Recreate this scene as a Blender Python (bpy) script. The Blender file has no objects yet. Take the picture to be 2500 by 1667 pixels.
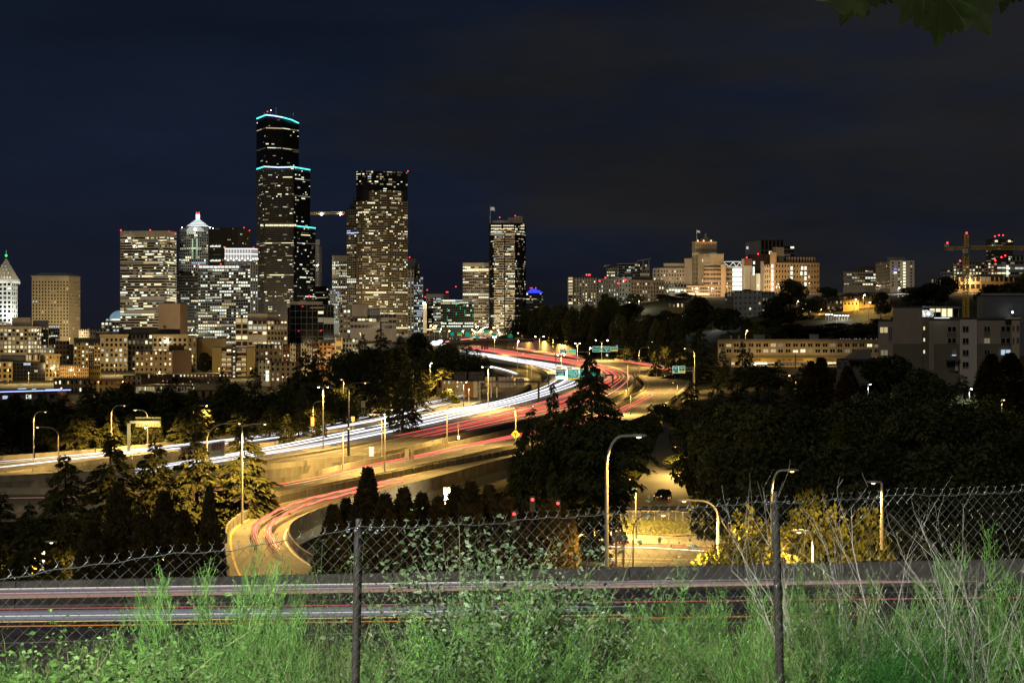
import bpy, math, random
import numpy as np
from mathutils import Vector, Matrix

S = bpy.context.scene
COL = S.collection
R = math.radians

# ------------------------------------------------------------------ camera
# The camera stands on a bridge; its eye is the origin of the world, +Y looks over the valley.
F = 3100.0          # focal length in photograph pixels (the photograph is 2500 px wide)
CU, CV = 1250.0, 833.5
cam = bpy.data.objects.new("camera", bpy.data.cameras.new("camera"))
COL.objects.link(cam)
cam.location = (0, 0, 0)
cam.rotation_euler = (R(90), 0, 0)
cam.data.sensor_width = 36.0
cam.data.lens = 36.0 * F / 2500.0
cam.data.clip_start = 0.2
cam.data.clip_end = 20000
S.camera = cam

# ------------------------------------------------------------------ night sky
w = bpy.data.worlds.new("World"); S.world = w; w.use_nodes = True
nt = w.node_tree; nt.nodes.clear()
def N(t, **k):
    n = nt.nodes.new(t)
    for a, b in k.items(): setattr(n, a, b)
    return n
L = nt.links.new
out = N("ShaderNodeOutputWorld"); bg = N("ShaderNodeBackground"); bg2 = N("ShaderNodeBackground"); addsh = N("ShaderNodeAddShader")
tc = N("ShaderNodeTexCoord"); mp = N("ShaderNodeMapping"); mp.inputs["Scale"].default_value = (2.2, 2.2, 9.0)
mp.inputs["Rotation"].default_value = (0, R(-9), 0)
ns = N("ShaderNodeTexNoise"); ns.inputs["Scale"].default_value = 1.5; ns.inputs["Detail"].default_value = 7; ns.inputs["Roughness"].default_value = 0.55
sx = N("ShaderNodeSeparateXYZ")
L(tc.outputs["Generated"], mp.inputs["Vector"]); L(mp.outputs["Vector"], ns.inputs["Vector"]); L(tc.outputs["Generated"], sx.inputs["Vector"])
# cloud cover grows towards the east (right), where the overcast hangs over the hill
m1 = N("ShaderNodeMath", operation="MULTIPLY_ADD"); m1.inputs[1].default_value = 0.62; m1.inputs[2].default_value = -0.080
L(sx.outputs["X"], m1.inputs[0])
m2 = N("ShaderNodeMath", operation="ADD"); L(ns.outputs["Fac"], m2.inputs[0]); L(m1.outputs[0], m2.inputs[1])
rmp = N("ShaderNodeValToRGB"); rmp.color_ramp.elements[0].position = 0.40; rmp.color_ramp.elements[1].position = 0.62
rmp.color_ramp.elements[0].color = (0, 0, 0, 1); rmp.color_ramp.elements[1].color = (1, 1, 1, 1)
L(m2.outputs[0], rmp.inputs["Fac"])
zr = N("ShaderNodeValToRGB"); e = zr.color_ramp.elements
e[0].position = 0.0; e[0].color = (0.0066, 0.0072, 0.0115, 1)
e[1].position = 0.45; e[1].color = (0.0030, 0.0046, 0.0088, 1)
k = zr.color_ramp.elements.new(0.13); k.color = (0.0070, 0.0114, 0.0260, 1)
L(sx.outputs["Z"], zr.inputs["Fac"])
mx = N("ShaderNodeMix", data_type="RGBA"); mx.inputs["B"].default_value = (0.0122, 0.0125, 0.0146, 1)
L(rmp.outputs["Color"], mx.inputs["Factor"]); L(zr.outputs["Color"], mx.inputs["A"])
# thin streaky darker cloud bands lying over the glow
mp2 = N("ShaderNodeMapping"); mp2.inputs["Scale"].default_value = (1.3, 1.3, 7.0); mp2.inputs["Rotation"].default_value = (0, R(5), 0)
ns2 = N("ShaderNodeTexNoise"); ns2.inputs["Scale"].default_value = 2.2; ns2.inputs["Detail"].default_value = 8; ns2.inputs["Roughness"].default_value = 0.6
L(tc.outputs["Generated"], mp2.inputs["Vector"]); L(mp2.outputs["Vector"], ns2.inputs["Vector"])
mr2 = N("ShaderNodeMapRange"); mr2.inputs["From Min"].default_value = 0.35; mr2.inputs["From Max"].default_value = 0.65; mr2.inputs["To Min"].default_value = 0.80; mr2.inputs["To Max"].default_value = 1.18
L(ns2.outputs["Fac"], mr2.inputs["Value"])
mulc = N("ShaderNodeMix", data_type="RGBA", blend_type="MULTIPLY"); mulc.inputs["Factor"].default_value = 1.0
L(mx.outputs["Result"], mulc.inputs["A"]); L(mr2.outputs["Result"], mulc.inputs["B"]); L(mulc.outputs["Result"], bg.inputs["Color"]); bg.inputs["Strength"].default_value = 1.0
sky = N("ShaderNodeTexSky", sky_type="NISHITA"); sky.sun_disc = False; sky.sun_elevation = R(0.5); sky.sun_rotation = R(-60)
L(sky.outputs["Color"], bg2.inputs["Color"]); bg2.inputs["Strength"].default_value = 0.0004
L(bg.outputs[0], addsh.inputs[0]); L(bg2.outputs[0], addsh.inputs[1]); L(addsh.outputs[0], out.inputs["Surface"])

# faint moonlight added behind the camera, in place of city glow on the facades
fill_lamp = bpy.data.lights.new("glow_fill_sun", "SUN"); fill_lamp.energy = 0.32; fill_lamp.angle = R(12); fill_lamp.color = (1.0, 0.93, 0.80)
mo = bpy.data.objects.new("glow_fill_sun", fill_lamp); COL.objects.link(mo); mo.rotation_euler = (R(58), 0, R(-22))

vs = S.view_settings
vs.view_transform = "Standard"; vs.look = "None"; vs.exposure = 0.0; vs.gamma = 1.0; vs.use_curve_mapping = False
cy = S.cycles
cy.use_denoising = True
try:
    cy.denoiser = "OPENIMAGEDENOISE"; cy.denoising_input_passes = "RGB_ALBEDO_NORMAL"; cy.denoising_prefilter = "ACCURATE"
except Exception: pass
cy.max_bounces = 4; cy.diffuse_bounces = 2; cy.glossy_bounces = 2; cy.transmission_bounces = 2; cy.transparent_max_bounces = 4
cy.sample_clamp_indirect = 4.0
cy.caustics_reflective = False; cy.caustics_refractive = False
cy.use_light_tree = True

# ------------------------------------------------------------------ pixel <-> place helpers (photo pixels, 2500 wide)
def PX(u, Y): return (u - CU) / F * Y
def PZ(v, Y): return (CV - v) / F * Y
def P(u, v, Y): return Vector((PX(u, Y), Y, PZ(v, Y)))
def lerp(a, b, t): return a + (b - a) * t

# ------------------------------------------------------------------ materials
MATS = {}
def mat(name, col, rough=0.85, var=0.18, scale=0.35, metal=0.0, bump=0.0, emit=None, es=0.0, sample=False, rand=0.0, spec=0.3, stretch=None, transl=0.0):
    if name in MATS: return MATS[name]
    m = bpy.data.materials.new(name); m.use_nodes = True; MATS[name] = m
    n = m.node_tree; b = n.nodes["Principled BSDF"]
    b.inputs["Roughness"].default_value = rough; b.inputs["Metallic"].default_value = metal
    b.inputs["Specular IOR Level"].default_value = spec
    b.inputs["Base Color"].default_value = (*col, 1)
    if var or rand or bump:
        t = n.nodes.new("ShaderNodeTexCoord"); nz = n.nodes.new("ShaderNodeTexNoise")
        nz.inputs["Scale"].default_value = scale; nz.inputs["Detail"].default_value = 6; nz.inputs["Roughness"].default_value = 0.65
        src = t.outputs["Object"]
        if stretch:
            mpn = n.nodes.new("ShaderNodeMapping"); mpn.inputs["Scale"].default_value = stretch
            n.links.new(src, mpn.inputs["Vector"]); src = mpn.outputs["Vector"]
        n.links.new(src, nz.inputs["Vector"])
        hs = n.nodes.new("ShaderNodeHueSaturation"); hs.inputs["Color"].default_value = (*col, 1)
        mr = n.nodes.new("ShaderNodeMapRange"); mr.inputs["From Min"].default_value = 0.25; mr.inputs["From Max"].default_value = 0.75
        mr.inputs["To Min"].default_value = 1 - 1.6 * var; mr.inputs["To Max"].default_value = 1 + 1.6 * var
        n.links.new(nz.outputs["Fac"], mr.inputs["Value"])
        val = mr.outputs["Result"]
        if rand:
            oi = n.nodes.new("ShaderNodeObjectInfo"); r2 = n.nodes.new("ShaderNodeMapRange")
            r2.inputs["To Min"].default_value = 1 - rand; r2.inputs["To Max"].default_value = 1 + rand
            n.links.new(oi.outputs["Random"], r2.inputs["Value"])
            mu = n.nodes.new("ShaderNodeMath"); mu.operation = "MULTIPLY"
            n.links.new(val, mu.inputs[0]); n.links.new(r2.outputs["Result"], mu.inputs[1]); val = mu.outputs[0]
        n.links.new(val, hs.inputs["Value"]); n.links.new(hs.outputs["Color"], b.inputs["Base Color"])
        if bump:
            bp = n.nodes.new("ShaderNodeBump"); bp.inputs["Strength"].default_value = bump; bp.inputs["Distance"].default_value = 0.05
            n.links.new(nz.outputs["Fac"], bp.inputs["Height"]); n.links.new(bp.outputs["Normal"], b.inputs["Normal"])
    if emit:
        b.inputs["Emission Color"].default_value = (*emit, 1); b.inputs["Emission Strength"].default_value = es
        m.cycles.emission_sampling = "AUTO" if sample else "NONE"
    if transl:
        tr = n.nodes.new("ShaderNodeBsdfTranslucent"); ms = n.nodes.new("ShaderNodeMixShader"); ms.inputs[0].default_value = transl
        o = n.nodes["Material Output"]
        if var or rand: n.links.new(hs.outputs["Color"], tr.inputs["Color"])
        else: tr.inputs["Color"].default_value = (*col, 1)
        n.links.new(b.outputs[0], ms.inputs[1]); n.links.new(tr.outputs[0], ms.inputs[2]); n.links.new(ms.outputs[0], o.inputs["Surface"])
    return m

def glow(name, col, s, sample=False):
    return mat(name, (0.02, 0.02, 0.02), 0.5, var=0, emit=col, es=s, sample=sample)

CONC = mat("concrete", (0.36, 0.34, 0.30), 0.9, 0.16, 0.5, bump=0.15)
CONC_D = mat("stained_concrete", (0.22, 0.21, 0.19), 0.9, 0.28, 0.8, bump=0.2, stretch=(1, 1, 0.25))
ASPH = mat("asphalt", (0.10, 0.098, 0.092), 0.8, 0.16, 0.3, spec=0.35)
ASPH_C = mat("concrete_road", (0.145, 0.14, 0.125), 0.8, 0.26, 0.22, spec=0.3)
SOIL = mat("soil", (0.050, 0.050, 0.030), 1.0, 0.35, 0.25, bump=0.3)
GRASSG = mat("verge_grass", (0.085, 0.092, 0.035), 1.0, 0.4, 0.8, bump=0.4)
PAINT_W = mat("road_paint_white", (0.62, 0.62, 0.58), 0.7, 0.2, 3.0)
PAINT_Y = mat("road_paint_yellow", (0.62, 0.42, 0.06), 0.7, 0.2, 3.0)
STEEL = mat("galvanised_steel", (0.42, 0.42, 0.40), 0.45, 0.1, 2.0, metal=0.4)
STEEL_D = mat("dark_steel", (0.06, 0.06, 0.065), 0.5, 0.1, 2.0, metal=0.3)
POLE = mat("lamp_post_paint", (0.40, 0.38, 0.33), 0.55, 0.08, 1.0, metal=0.2)
LUMIN = mat("luminaire_metal", (0.34, 0.33, 0.30), 0.5, 0.05, 1.0)
BARK = mat("bark", (0.06, 0.045, 0.03), 1.0, 0.3, 2.0)
G_SOD = glow("sodium_lamp", (1.0, 0.72, 0.30), 40)
G_SODD = glow("sodium_lamp_dim", (1.0, 0.62, 0.22), 8)
G_WHT = glow("white_lamp", (1.0, 0.93, 0.80), 45)
G_COOL = glow("cool_lamp", (0.80, 0.90, 1.0), 45)
G_RED = glow("red_beacon", (1.0, 0.03, 0.04), 6)
G_GRN = glow("green_beacon", (0.02, 1.0, 0.16), 3)
SOD = (1.0, 0.60, 0.15)
# window light
WLIT = [glow("window_warm_bright", (1.0, 0.86, 0.50), 1.25), glow("window_warm", (1.0, 0.80, 0.42), 0.55),
        glow("window_dim", (1.0, 0.80, 0.48), 0.20), glow("window_white_bright", (0.95, 1.0, 0.80), 1.3),
        glow("window_white", (0.90, 1.0, 0.82), 0.6), glow("window_faint", (0.9, 0.85, 0.6), 0.07),
        glow("window_cool", (0.62, 0.80, 1.0), 0.75)]
WARMW = [0.20, 0.30, 0.30, 0.05, 0.05, 0.10, 0.0]
OFFICE = [0.13, 0.22, 0.27, 0.08, 0.10, 0.18, 0.02]
WHITEW = [0.12, 0.12, 0.16, 0.26, 0.20, 0.10, 0.04]
GLASS = mat("dark_glass", (0.012, 0.013, 0.015), 0.12, 0, spec=0.5)
GLASS_B = mat("brown_glass", (0.030, 0.026, 0.020), 0.2, 0, spec=0.5)

# ------------------------------------------------------------------ mesh builder
ORG = {}
class MB:
    def __init__(s): s.v = []; s.f = []; s.m = []
    def add(s, vs, fs, m=0):
        o = len(s.v); s.v.extend([tuple(p) for p in vs]); s.f.extend([tuple(i + o for i in f) for f in fs]); s.m.extend([m] * len(fs)); return s
    def quad(s, a, b, c, d, m=0): return s.add([a, b, c, d], [(0, 1, 2, 3)], m)
    def box(s, x0, x1, y0, y1, z0, z1, m=0):
        return s.add([(x0, y0, z0), (x1, y0, z0), (x1, y1, z0), (x0, y1, z0), (x0, y0, z1), (x1, y0, z1), (x1, y1, z1), (x0, y1, z1)],
                     [(3, 2, 1, 0), (4, 5, 6, 7), (0, 1, 5, 4), (1, 2, 6, 5), (2, 3, 7, 6), (3, 0, 4, 7)], m)
    def obox(s, o, ax, ay, az, m=0):
        o, ax, ay, az = Vector(o), Vector(ax), Vector(ay), Vector(az)
        q = [o, o + ax, o + ax + ay, o + ay]; q += [p + az for p in q]
        return s.add(q, [(3, 2, 1, 0), (4, 5, 6, 7), (0, 1, 5, 4), (1, 2, 6, 5), (2, 3, 7, 6), (3, 0, 4, 7)], m)
    def beam(s, a, b, w, h=None, m=0):
        a, b = Vector(a), Vector(b); h = h or w; d = (b - a); t = d.normalized()
        up = Vector((0, 0, 1)) if abs(t.z) < 0.9 else Vector((0, 1, 0))
        sx_ = t.cross(up).normalized(); uz = sx_.cross(t)
        return s.obox(a - sx_ * w / 2 - uz * h / 2, sx_ * w, d, uz * h, m)
    def tube(s, pts, r, n=6, m=0, cap=True):
        pts = [Vector(p) for p in pts]; k = len(pts); rr = r if hasattr(r, "__len__") else [r] * k
        o = len(s.v); ref = None
        for i, p in enumerate(pts):
            t = (pts[min(i + 1, k - 1)] - pts[max(i - 1, 0)]).normalized()
            if ref is None: ref = Vector((0, 0, 1)) if abs(t.z) < 0.9 else Vector((1, 0, 0))
            a = t.cross(ref); 
            if a.length < 1e-6: a = t.cross(Vector((0, 1, 0.01)))
            a.normalize(); b = t.cross(a).normalized(); ref = a.cross(t) if False else ref
            for j in range(n):
                th = 2 * math.pi * j / n; s.v.append(tuple(p + (a * math.cos(th) + b * math.sin(th)) * rr[i]))
        for i in range(k - 1):
            for j in range(n):
                j2 = (j + 1) % n; s.f.append((o + i * n + j, o + i * n + j2, o + (i + 1) * n + j2, o + (i + 1) * n + j)); s.m.append(m)
        if cap:
            s.f.append(tuple(o + j for j in range(n))[::-1]); s.f.append(tuple(o + (k - 1) * n + j for j in range(n))); s.m += [m, m]
        return s
    def prism(s, poly, z0, z1, m=0, mt=None):
        n = len(poly); vs_ = [(p[0], p[1], z0) for p in poly] + [(p[0], p[1], z1) for p in poly]
        s.add(vs_, [(i, (i + 1) % n, n + (i + 1) % n, n + i) for i in range(n)], m)
        o = len(s.v) - 2 * n
        s.f.append(tuple(o + n + i for i in range(n))); s.m.append(m if mt is None else mt)
        return s
    def cone(s, poly, z0, apex, m=0):
        n = len(poly); return s.add([(p[0], p[1], z0) for p in poly] + [tuple(apex)], [(i, (i + 1) % n, n) for i in range(n)], m)
    def ball(s, c, r, n=8, k=5, m=0, sz=1.0):
        vs_ = []; fs_ = []
        for i in range(k + 1):
            ph = math.pi * i / k
            for j in range(n):
                th = 2 * math.pi * j / n
                vs_.append((c[0] + r * math.sin(ph) * math.cos(th), c[1] + r * math.sin(ph) * math.sin(th), c[2] + sz * r * math.cos(ph)))
        for i in range(k):
            for j in range(n): fs_.append((i * n + j, (i + 1) * n + j, (i + 1) * n + (j + 1) % n, i * n + (j + 1) % n))
        return s.add(vs_, fs_, m)
    def build(s, name, mats, parent=None, smooth=False, kind=None):
        me = bpy.data.meshes.new(name); org = ORG.get(parent.name, Vector()) if parent else Vector()
        if org.length > 0: v = (np.array(s.v, dtype=np.float64).reshape(-1, 3) - np.array(org)).tolist()
        else: v = s.v
        me.from_pydata(v, [], s.f)
        if not isinstance(mats, (list, tuple)): mats = [mats]
        for q in mats: me.materials.append(q)
        if len(mats) > 1: me.polygons.foreach_set("material_index", s.m)
        if smooth: me.polygons.foreach_set("use_smooth", [True] * len(me.polygons))
        me.update()
        return link(name, me, parent, kind, org)

def link(name, data, parent=None, kind=None, org=None):
    o = bpy.data.objects.new(name, data); COL.objects.link(o)
    if parent: o.parent = parent; ORG[o.name] = ORG.get(parent.name, Vector())
    else: ORG[o.name] = Vector()
    if kind: o["kind"] = kind
    return o
def tag(o, label=None, cat=None, group=None, kind=None):
    if label: o["label"] = label
    if cat: o["category"] = cat
    if group: o["group"] = group
    if kind: o["kind"] = kind
    return o
def thing(name, label, cat, loc=(0, 0, 0), group=None):
    o = bpy.data.objects.new(name, None); COL.objects.link(o); o.location = loc; o.empty_display_size = 0.5
    ORG[o.name] = Vector(loc); return tag(o, label, cat, group)
def npmesh(name, V, Fc, mats, parent=None, kind=None, midx=None):
    """big mesh from numpy arrays, quads or triangles"""
    me = bpy.data.meshes.new(name)
    V = np.asarray(V, dtype=np.float32); Fc = np.asarray(Fc, dtype=np.int32); k = Fc.shape[1]; nf = len(Fc)
    me.vertices.add(len(V)); me.vertices.foreach_set("co", V.ravel())
    me.loops.add(nf * k); me.loops.foreach_set("vertex_index", Fc.ravel())
    me.polygons.add(nf); me.polygons.foreach_set("loop_start", np.arange(0, nf * k, k, dtype=np.int32))
    if not isinstance(mats, (list, tuple)): mats = [mats]
    for q in mats: me.materials.append(q)
    if midx is not None: me.polygons.foreach_set("material_index", np.asarray(midx, dtype=np.int32))
    me.update(calc_edges=True)
    return me
def lightobj(name, parent, loc, power, col, kind="SPOT", size=R(150), blend=0.4, radius=0.3, aim=None):
    l = bpy.data.lights.new(name, kind); l.energy = power; l.color = col
    if kind == "SPOT": l.spot_size = size; l.spot_blend = blend
    if hasattr(l, "shadow_soft_size"): l.shadow_soft_size = radius
    o = bpy.data.objects.new(name, l); COL.objects.link(o)
    o.parent = parent; o.location = Vector(loc) - (ORG[parent.name] if parent else Vector())
    if aim is not None:
        d = (Vector(aim) - Vector(loc)); o.rotation_euler = d.to_track_quat("-Z", "Y").to_euler()
    return o
# ------------------------------------------------------------------ roads (edge lines are surveyed from the photograph onto the road plane)
def Ysolve(v, z0, Y0=400.0, s=0.0184):
    yf = F * (-z0) / max(v - CV, 1e-3)
    if yf <= Y0: return yf
    return (z0 - s * Y0) / ((CV - v) / F - s)
def survey(pts, z0=-22.0, Y0=400.0, s=0.0184):
    o = []
    for p in pts:
        zz = p[2] if len(p) > 2 else z0
        y = Ysolve(p[1], zz, Y0, s); o.append(P(p[0], p[1], y))
    return o
def resample(pts, n):
    pts = [Vector(p) for p in pts]
    dense = []
    for i in range(len(pts) - 1):
        p0 = pts[max(i - 1, 0)]; p1 = pts[i]; p2 = pts[i + 1]; p3 = pts[min(i + 2, len(pts) - 1)]
        for j in range(12):
            t = j / 12.0
            # centripetal-ish catmull rom with tension
            m1_ = (p2 - p0) * 0.42; m2_ = (p3 - p1) * 0.42
            l = (p2 - p1).length
            if m1_.length > l: m1_ *= l / m1_.length
            if m2_.length > l: m2_ *= l / m2_.length
            h00 = 2 * t**3 - 3 * t**2 + 1; h10 = t**3 - 2 * t**2 + t; h01 = -2 * t**3 + 3 * t**2; h11 = t**3 - t**2
            dense.append(p1 * h00 + m1_ * h10 + p2 * h01 + m2_ * h11)
    dense.append(pts[-1])
    d = [0.0]
    for a, b in zip(dense, dense[1:]): d.append(d[-1] + (b - a).length)
    res = []; k = 0
    for i in range(n):
        s_ = d[-1] * i / (n - 1)
        while k < len(d) - 2 and d[k + 1] < s_: k += 1
        t = (s_ - d[k]) / max(d[k + 1] - d[k], 1e-6); res.append(dense[k].lerp(dense[k + 1], min(max(t, 0), 1)))
    return res
class Road:
    def __init__(s, Lp, Rp, n=90): s.L = resample(Lp, n); s.R = resample(Rp, n); s.n = n
    def at(s, f, t, h=0.0):
        x = f * (s.n - 1); i = min(int(x), s.n - 2); q = x - i
        a = s.L[i].lerp(s.L[i + 1], q); b = s.R[i].lerp(s.R[i + 1], q)
        return a.lerp(b, t) + Vector((0, 0, h))
    def line(s, t, f0=0, f1=1, h=0.0, n=60, wob=0.0):
        o = []
        for i in range(n):
            f = lerp(f0, f1, i / (n - 1)); tt = t + wob * math.sin(i * 0.31 + t * 40) * 0.5
            o.append(s.at(f, tt, h))
        return o
ROADS = []
def ribbon(mb, A, B, m=0, dz=0.0):
    o = len(mb.v); n = len(A)
    for a, b in zip(A, B): mb.v.append((a.x, a.y, a.z + dz)); mb.v.append((b.x, b.y, b.z + dz))
    for i in range(n - 1): mb.f.append((o + 2 * i, o + 2 * i + 1, o + 2 * i + 3, o + 2 * i + 2)); mb.m.append(m)
def build_road(r, name, material, deck=1.6, label=None):
    """a road slab: top sheet, underside and both edge beams"""
    mb = MB(); ribbon(mb, r.L, r.R)
    dn = Vector((0, 0, -deck))
    ribbon(mb, [p + dn for p in r.L], [p + dn for p in r.R], 1)
    ribbon(mb, r.L, [p + dn for p in r.L], 1); ribbon(mb, r.R, [p + dn for p in r.R], 1)
    o = mb.build(name, [material, CONC_D]); o["kind"] = "structure"; o["label"] = label or name
    ROADS.append(r); return o
def wall_var(line, hs, th, name, label, cat, material, base=-0.5, group=None, kind=None):
    if cat == "barrier":   # cast in lengths with open joints between them
        t = thing(name, label, cat, tuple(line[0]), group); n = len(line)
        for i in range(0, n - 1, 2):
            j = min(i + 2, n - 1); seg = [Vector(p) for p in line[i:j + 1]]; d0 = (seg[1] - seg[0]).normalized(); d1 = (seg[-1] - seg[-2]).normalized(); g = .05 + .00022 * seg[0].y
            seg[0] += d0 * g; seg[-1] -= d1 * g; mb = MB()
            for k, p in enumerate(seg):
                tt = line[min(i + k + 1, n - 1)] - line[max(i + k - 1, 0)]; tt.z = 0; tt.normalize(); nn = Vector((tt.y, -tt.x, 0))
                for (a, zz) in ((-th / 2, base), (-th * .3, hs), (th * .3, hs), (th / 2, base)): mb.v.append(tuple(p + nn * a + Vector((0, 0, zz))))
            m_ = len(seg)
            for k in range(m_ - 1):
                for q in range(4): mb.f.append((4 * k + q, 4 * k + (q + 1) % 4, 4 * k + 4 + (q + 1) % 4, 4 * k + 4 + q)); mb.m.append(0)
            mb.f.append((0, 1, 2, 3)); k = 4 * (m_ - 1); mb.f.append((k + 3, k + 2, k + 1, k)); mb.m += [0, 0]
            mb.build("barrier_segment", material, t)
        return t
    mb = MB(); n = len(line)
    for i, p in enumerate(line):
        t = line[min(i + 1, n - 1)] - line[max(i - 1, 0)]; t.z = 0; t.normalize(); nn = Vector((t.y, -t.x, 0)); h = hs[i] if hasattr(hs, "__len__") else hs
        for (a, zz) in ((-th / 2, base), (-th / 2, h), (th / 2, h), (th / 2, base)): mb.v.append(tuple(p + nn * a + Vector((0, 0, zz))))
    for i in range(n - 1):
        for j in range(4):
            j2 = (j + 1) % 4; mb.f.append((4 * i + j, 4 * i + j2, 4 * i + 4 + j2, 4 * i + 4 + j)); mb.m.append(0)
    mb.f.append((0, 1, 2, 3)); mb.m.append(0); k = 4 * (n - 1); mb.f.append((k + 3, k + 2, k + 1, k)); mb.m.append(0)
    ob = mb.build(name, material); return tag(ob, label, cat, group, kind)

# southbound collector, furthest to the left
r_coll = Road(survey([(-60, 1127, -24.5), (0, 1124, -24.2), (265, 1104, -23.3), (497, 1079, -22.5), (619, 1064), (724, 1040), (913, 1001), (1068, 974), (1184, 945), (1232, 932), (1252, 922), (1240, 913), (1213, 905), (1190, 900)]),
              survey([(-60, 1172, -24.5), (0, 1165, -24.2), (265, 1128, -23.3), (500, 1105, -22.5), (672, 1087), (800, 1066), (948, 1042), (1085, 1010), (1176, 981), (1240, 962), (1292, 938), (1284, 919), (1240, 904), (1202, 894)]))
# southbound main lanes
r_sb = Road(survey([(330, 1150), (470, 1127), (600, 1105), (844, 1054), (1017, 1015), (1192, 984), (1289, 955), (1333, 930), (1337, 917), (1324, 905), (1294, 895), (1228, 883), (1161, 869), (1100, 860)]),
            survey([(330, 1171), (480, 1150), (655, 1121), (793, 1099), (930, 1073), (1100, 1037), (1228, 1005), (1322, 979), (1406, 951), (1464, 930), (1471, 917), (1448, 903), (1355, 888), (1253, 873), (1189, 863), (1130, 854)]), 110)
# northbound main lanes
r_nb = Road(survey([(-60, 1158), (216, 1146), (431, 1142), (600, 1134), (700, 1118), (793, 1103), (930, 1076), (1100, 1039), (1228, 1007), (1322, 981), (1409, 953), (1468, 931), (1475, 917), (1452, 902), (1357, 886), (1255, 871), (1191, 861), (1132, 852)]),
            survey([(-60, 1180), (0, 1178), (216, 1163), (431, 1159), (655, 1147), (793, 1131), (930, 1117), (1017, 1096), (1200, 1051), (1350, 1017), (1450, 995), (1508, 972), (1536, 951), (1551, 931), (1544, 914), (1490, 897), (1400, 880), (1300, 866), (1200, 850), (1146, 843)]), 120)
# northbound collector, passes behind the big cedar and sweeps round on the right
r_nc = Road(survey([(-60, 1206), (186, 1205), (400, 1202), (560, 1196), (693, 1181), (844, 1143), (999, 1111), (1200, 1066), (1350, 1031), (1450, 1006), (1521, 980), (1567, 954), (1570, 931), (1546, 912), (1490, 896), (1419, 884), (1355, 871), (1294, 860), (1228, 849)]),
            survey([(-60, 1252), (186, 1247), (400, 1240), (560, 1230), (707, 1211), (948, 1162), (1154, 1118), (1200, 1106), (1350, 1077), (1450, 1056), (1544, 1033), (1610, 1002), (1661, 961), (1689, 934), (1685, 920), (1661, 906), (1610, 893), (1559, 885), (1457, 873), (1355, 862), (1258, 847)]), 130)
# the near curved ramp
r_rmp = Road(survey([(640, 1470), (575, 1425), (553, 1365), (552, 1300), (600, 1263), (672, 1229), (844, 1191), (1017, 1153), (1200, 1118), (1330, 1090)]),
             survey([(930, 1446), (850, 1418), (745, 1362), (711, 1326), (707, 1308), (722, 1285), (793, 1252), (930, 1212), (1051, 1180), (1200, 1138), (1330, 1108)]), 90)
# side street climbing away on the right
r_st = Road([P(1441, 1236, 222), P(1536, 1194, 242), P(1574, 1148, 264), P(1595, 1096, 296), P(1609, 1060, 325), P(1622, 1030, 352)],
            [P(1690, 1236, 222), P(1675, 1194, 242), P(1659, 1148, 264), P(1642, 1096, 296), P(1632, 1060, 325), P(1634, 1030, 352)], 40)

o_coll = build_road(r_coll, "freeway", ASPH_C, 1.4, "southbound collector road, left of the freeway")
o_sb = build_road(r_sb, "freeway", ASPH_C, 1.5, "southbound main lanes of the freeway")
o_nb = build_road(r_nb, "freeway", ASPH_C, 1.7, "northbound main lanes of the freeway")
o_nc = build_road(r_nc, "freeway", ASPH_C, 1.2, "northbound collector road sweeping round on the right")
o_rmp = build_road(r_rmp, "ramp", ASPH_C, 1.3, "curved elevated ramp in front")
o_st = build_road(r_st, "side_street", ASPH, 0.4, "side street climbing between the trees")

# ------------------------------------------------------------------ near road below the bridge
NZ = -10.7
def yfar(x): return 53.4 + 0.125 * x
def ynear(x): return 40.0 + 0.115 * x
mb = MB(); xs = [-70 + 140 * i / 28 for i in range(29)]
ribbon(mb, [Vector((x, yfar(x) + 0.2, NZ)) for x in xs], [Vector((x, ynear(x), NZ)) for x in xs])
o_near = mb.build("road", mat("near_asphalt", (0.12, 0.118, 0.116), 0.65, 0.25, 1.2, bump=0.25)); o_near["kind"] = "structure"; o_near["label"] = "dark two lane road just below the fence"
NB_LINE = [Vector((x, yfar(x) + 0.35, NZ)) for x in xs]
bar = thing("concrete_barrier", "long stained concrete barrier along the far side of the road below the fence", "barrier", (0, 53.4, NZ))
for i in range(len(xs) - 1):
    a, b = NB_LINE[i], NB_LINE[i + 1]; q = MB(); d = (b - a).normalized() * 0.02
    a2, b2 = a + d, b - d; nn = Vector((d.y, -d.x, 0)).normalized()
    prof = [(0.30, -0.2), (0.28, 0.12), (0.12, 0.42), (0.09, 1.04), (-0.09, 1.04), (-0.30, -0.2)]
    for p in (a2, b2):
        for (u_, z_) in prof: q.v.append(tuple(p + nn * u_ + Vector((0, 0, z_))))
    for j in range(6): q.f.append((j, (j + 1) % 6, 6 + (j + 1) % 6, 6 + j)); q.m.append(0)
    q.f.append((5, 4, 3, 2, 1, 0)); q.f.append((6, 7, 8, 9, 10, 11)); q.m += [0, 0]
    q.build("barrier_segment", mat("near_barrier", (0.20, 0.19, 0.175), 0.9, 0.3, 1.4, bump=0.4, stretch=(1, 1, 0.3)), bar)
mk = MB()
for (off, w_, mi) in ((-1.2, 0.14, 0), (-6.0, 0.14, 0)):
    ribbon(mk, [Vector((x, yfar(x) + off, NZ + 0.004)) for x in xs], [Vector((x, yfar(x) + off - w_, NZ + 0.004)) for x in xs], mi)
for off in (-11.4, -11.75):
    ribbon(mk, [Vector((x, yfar(x) + off, NZ + 0.004)) for x in xs], [Vector((x, yfar(x) + off - 0.13, NZ + 0.004)) for x in xs], 1)
mk.build("lane_marking", [PAINT_W, PAINT_Y], o_near, kind="stuff")
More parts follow.
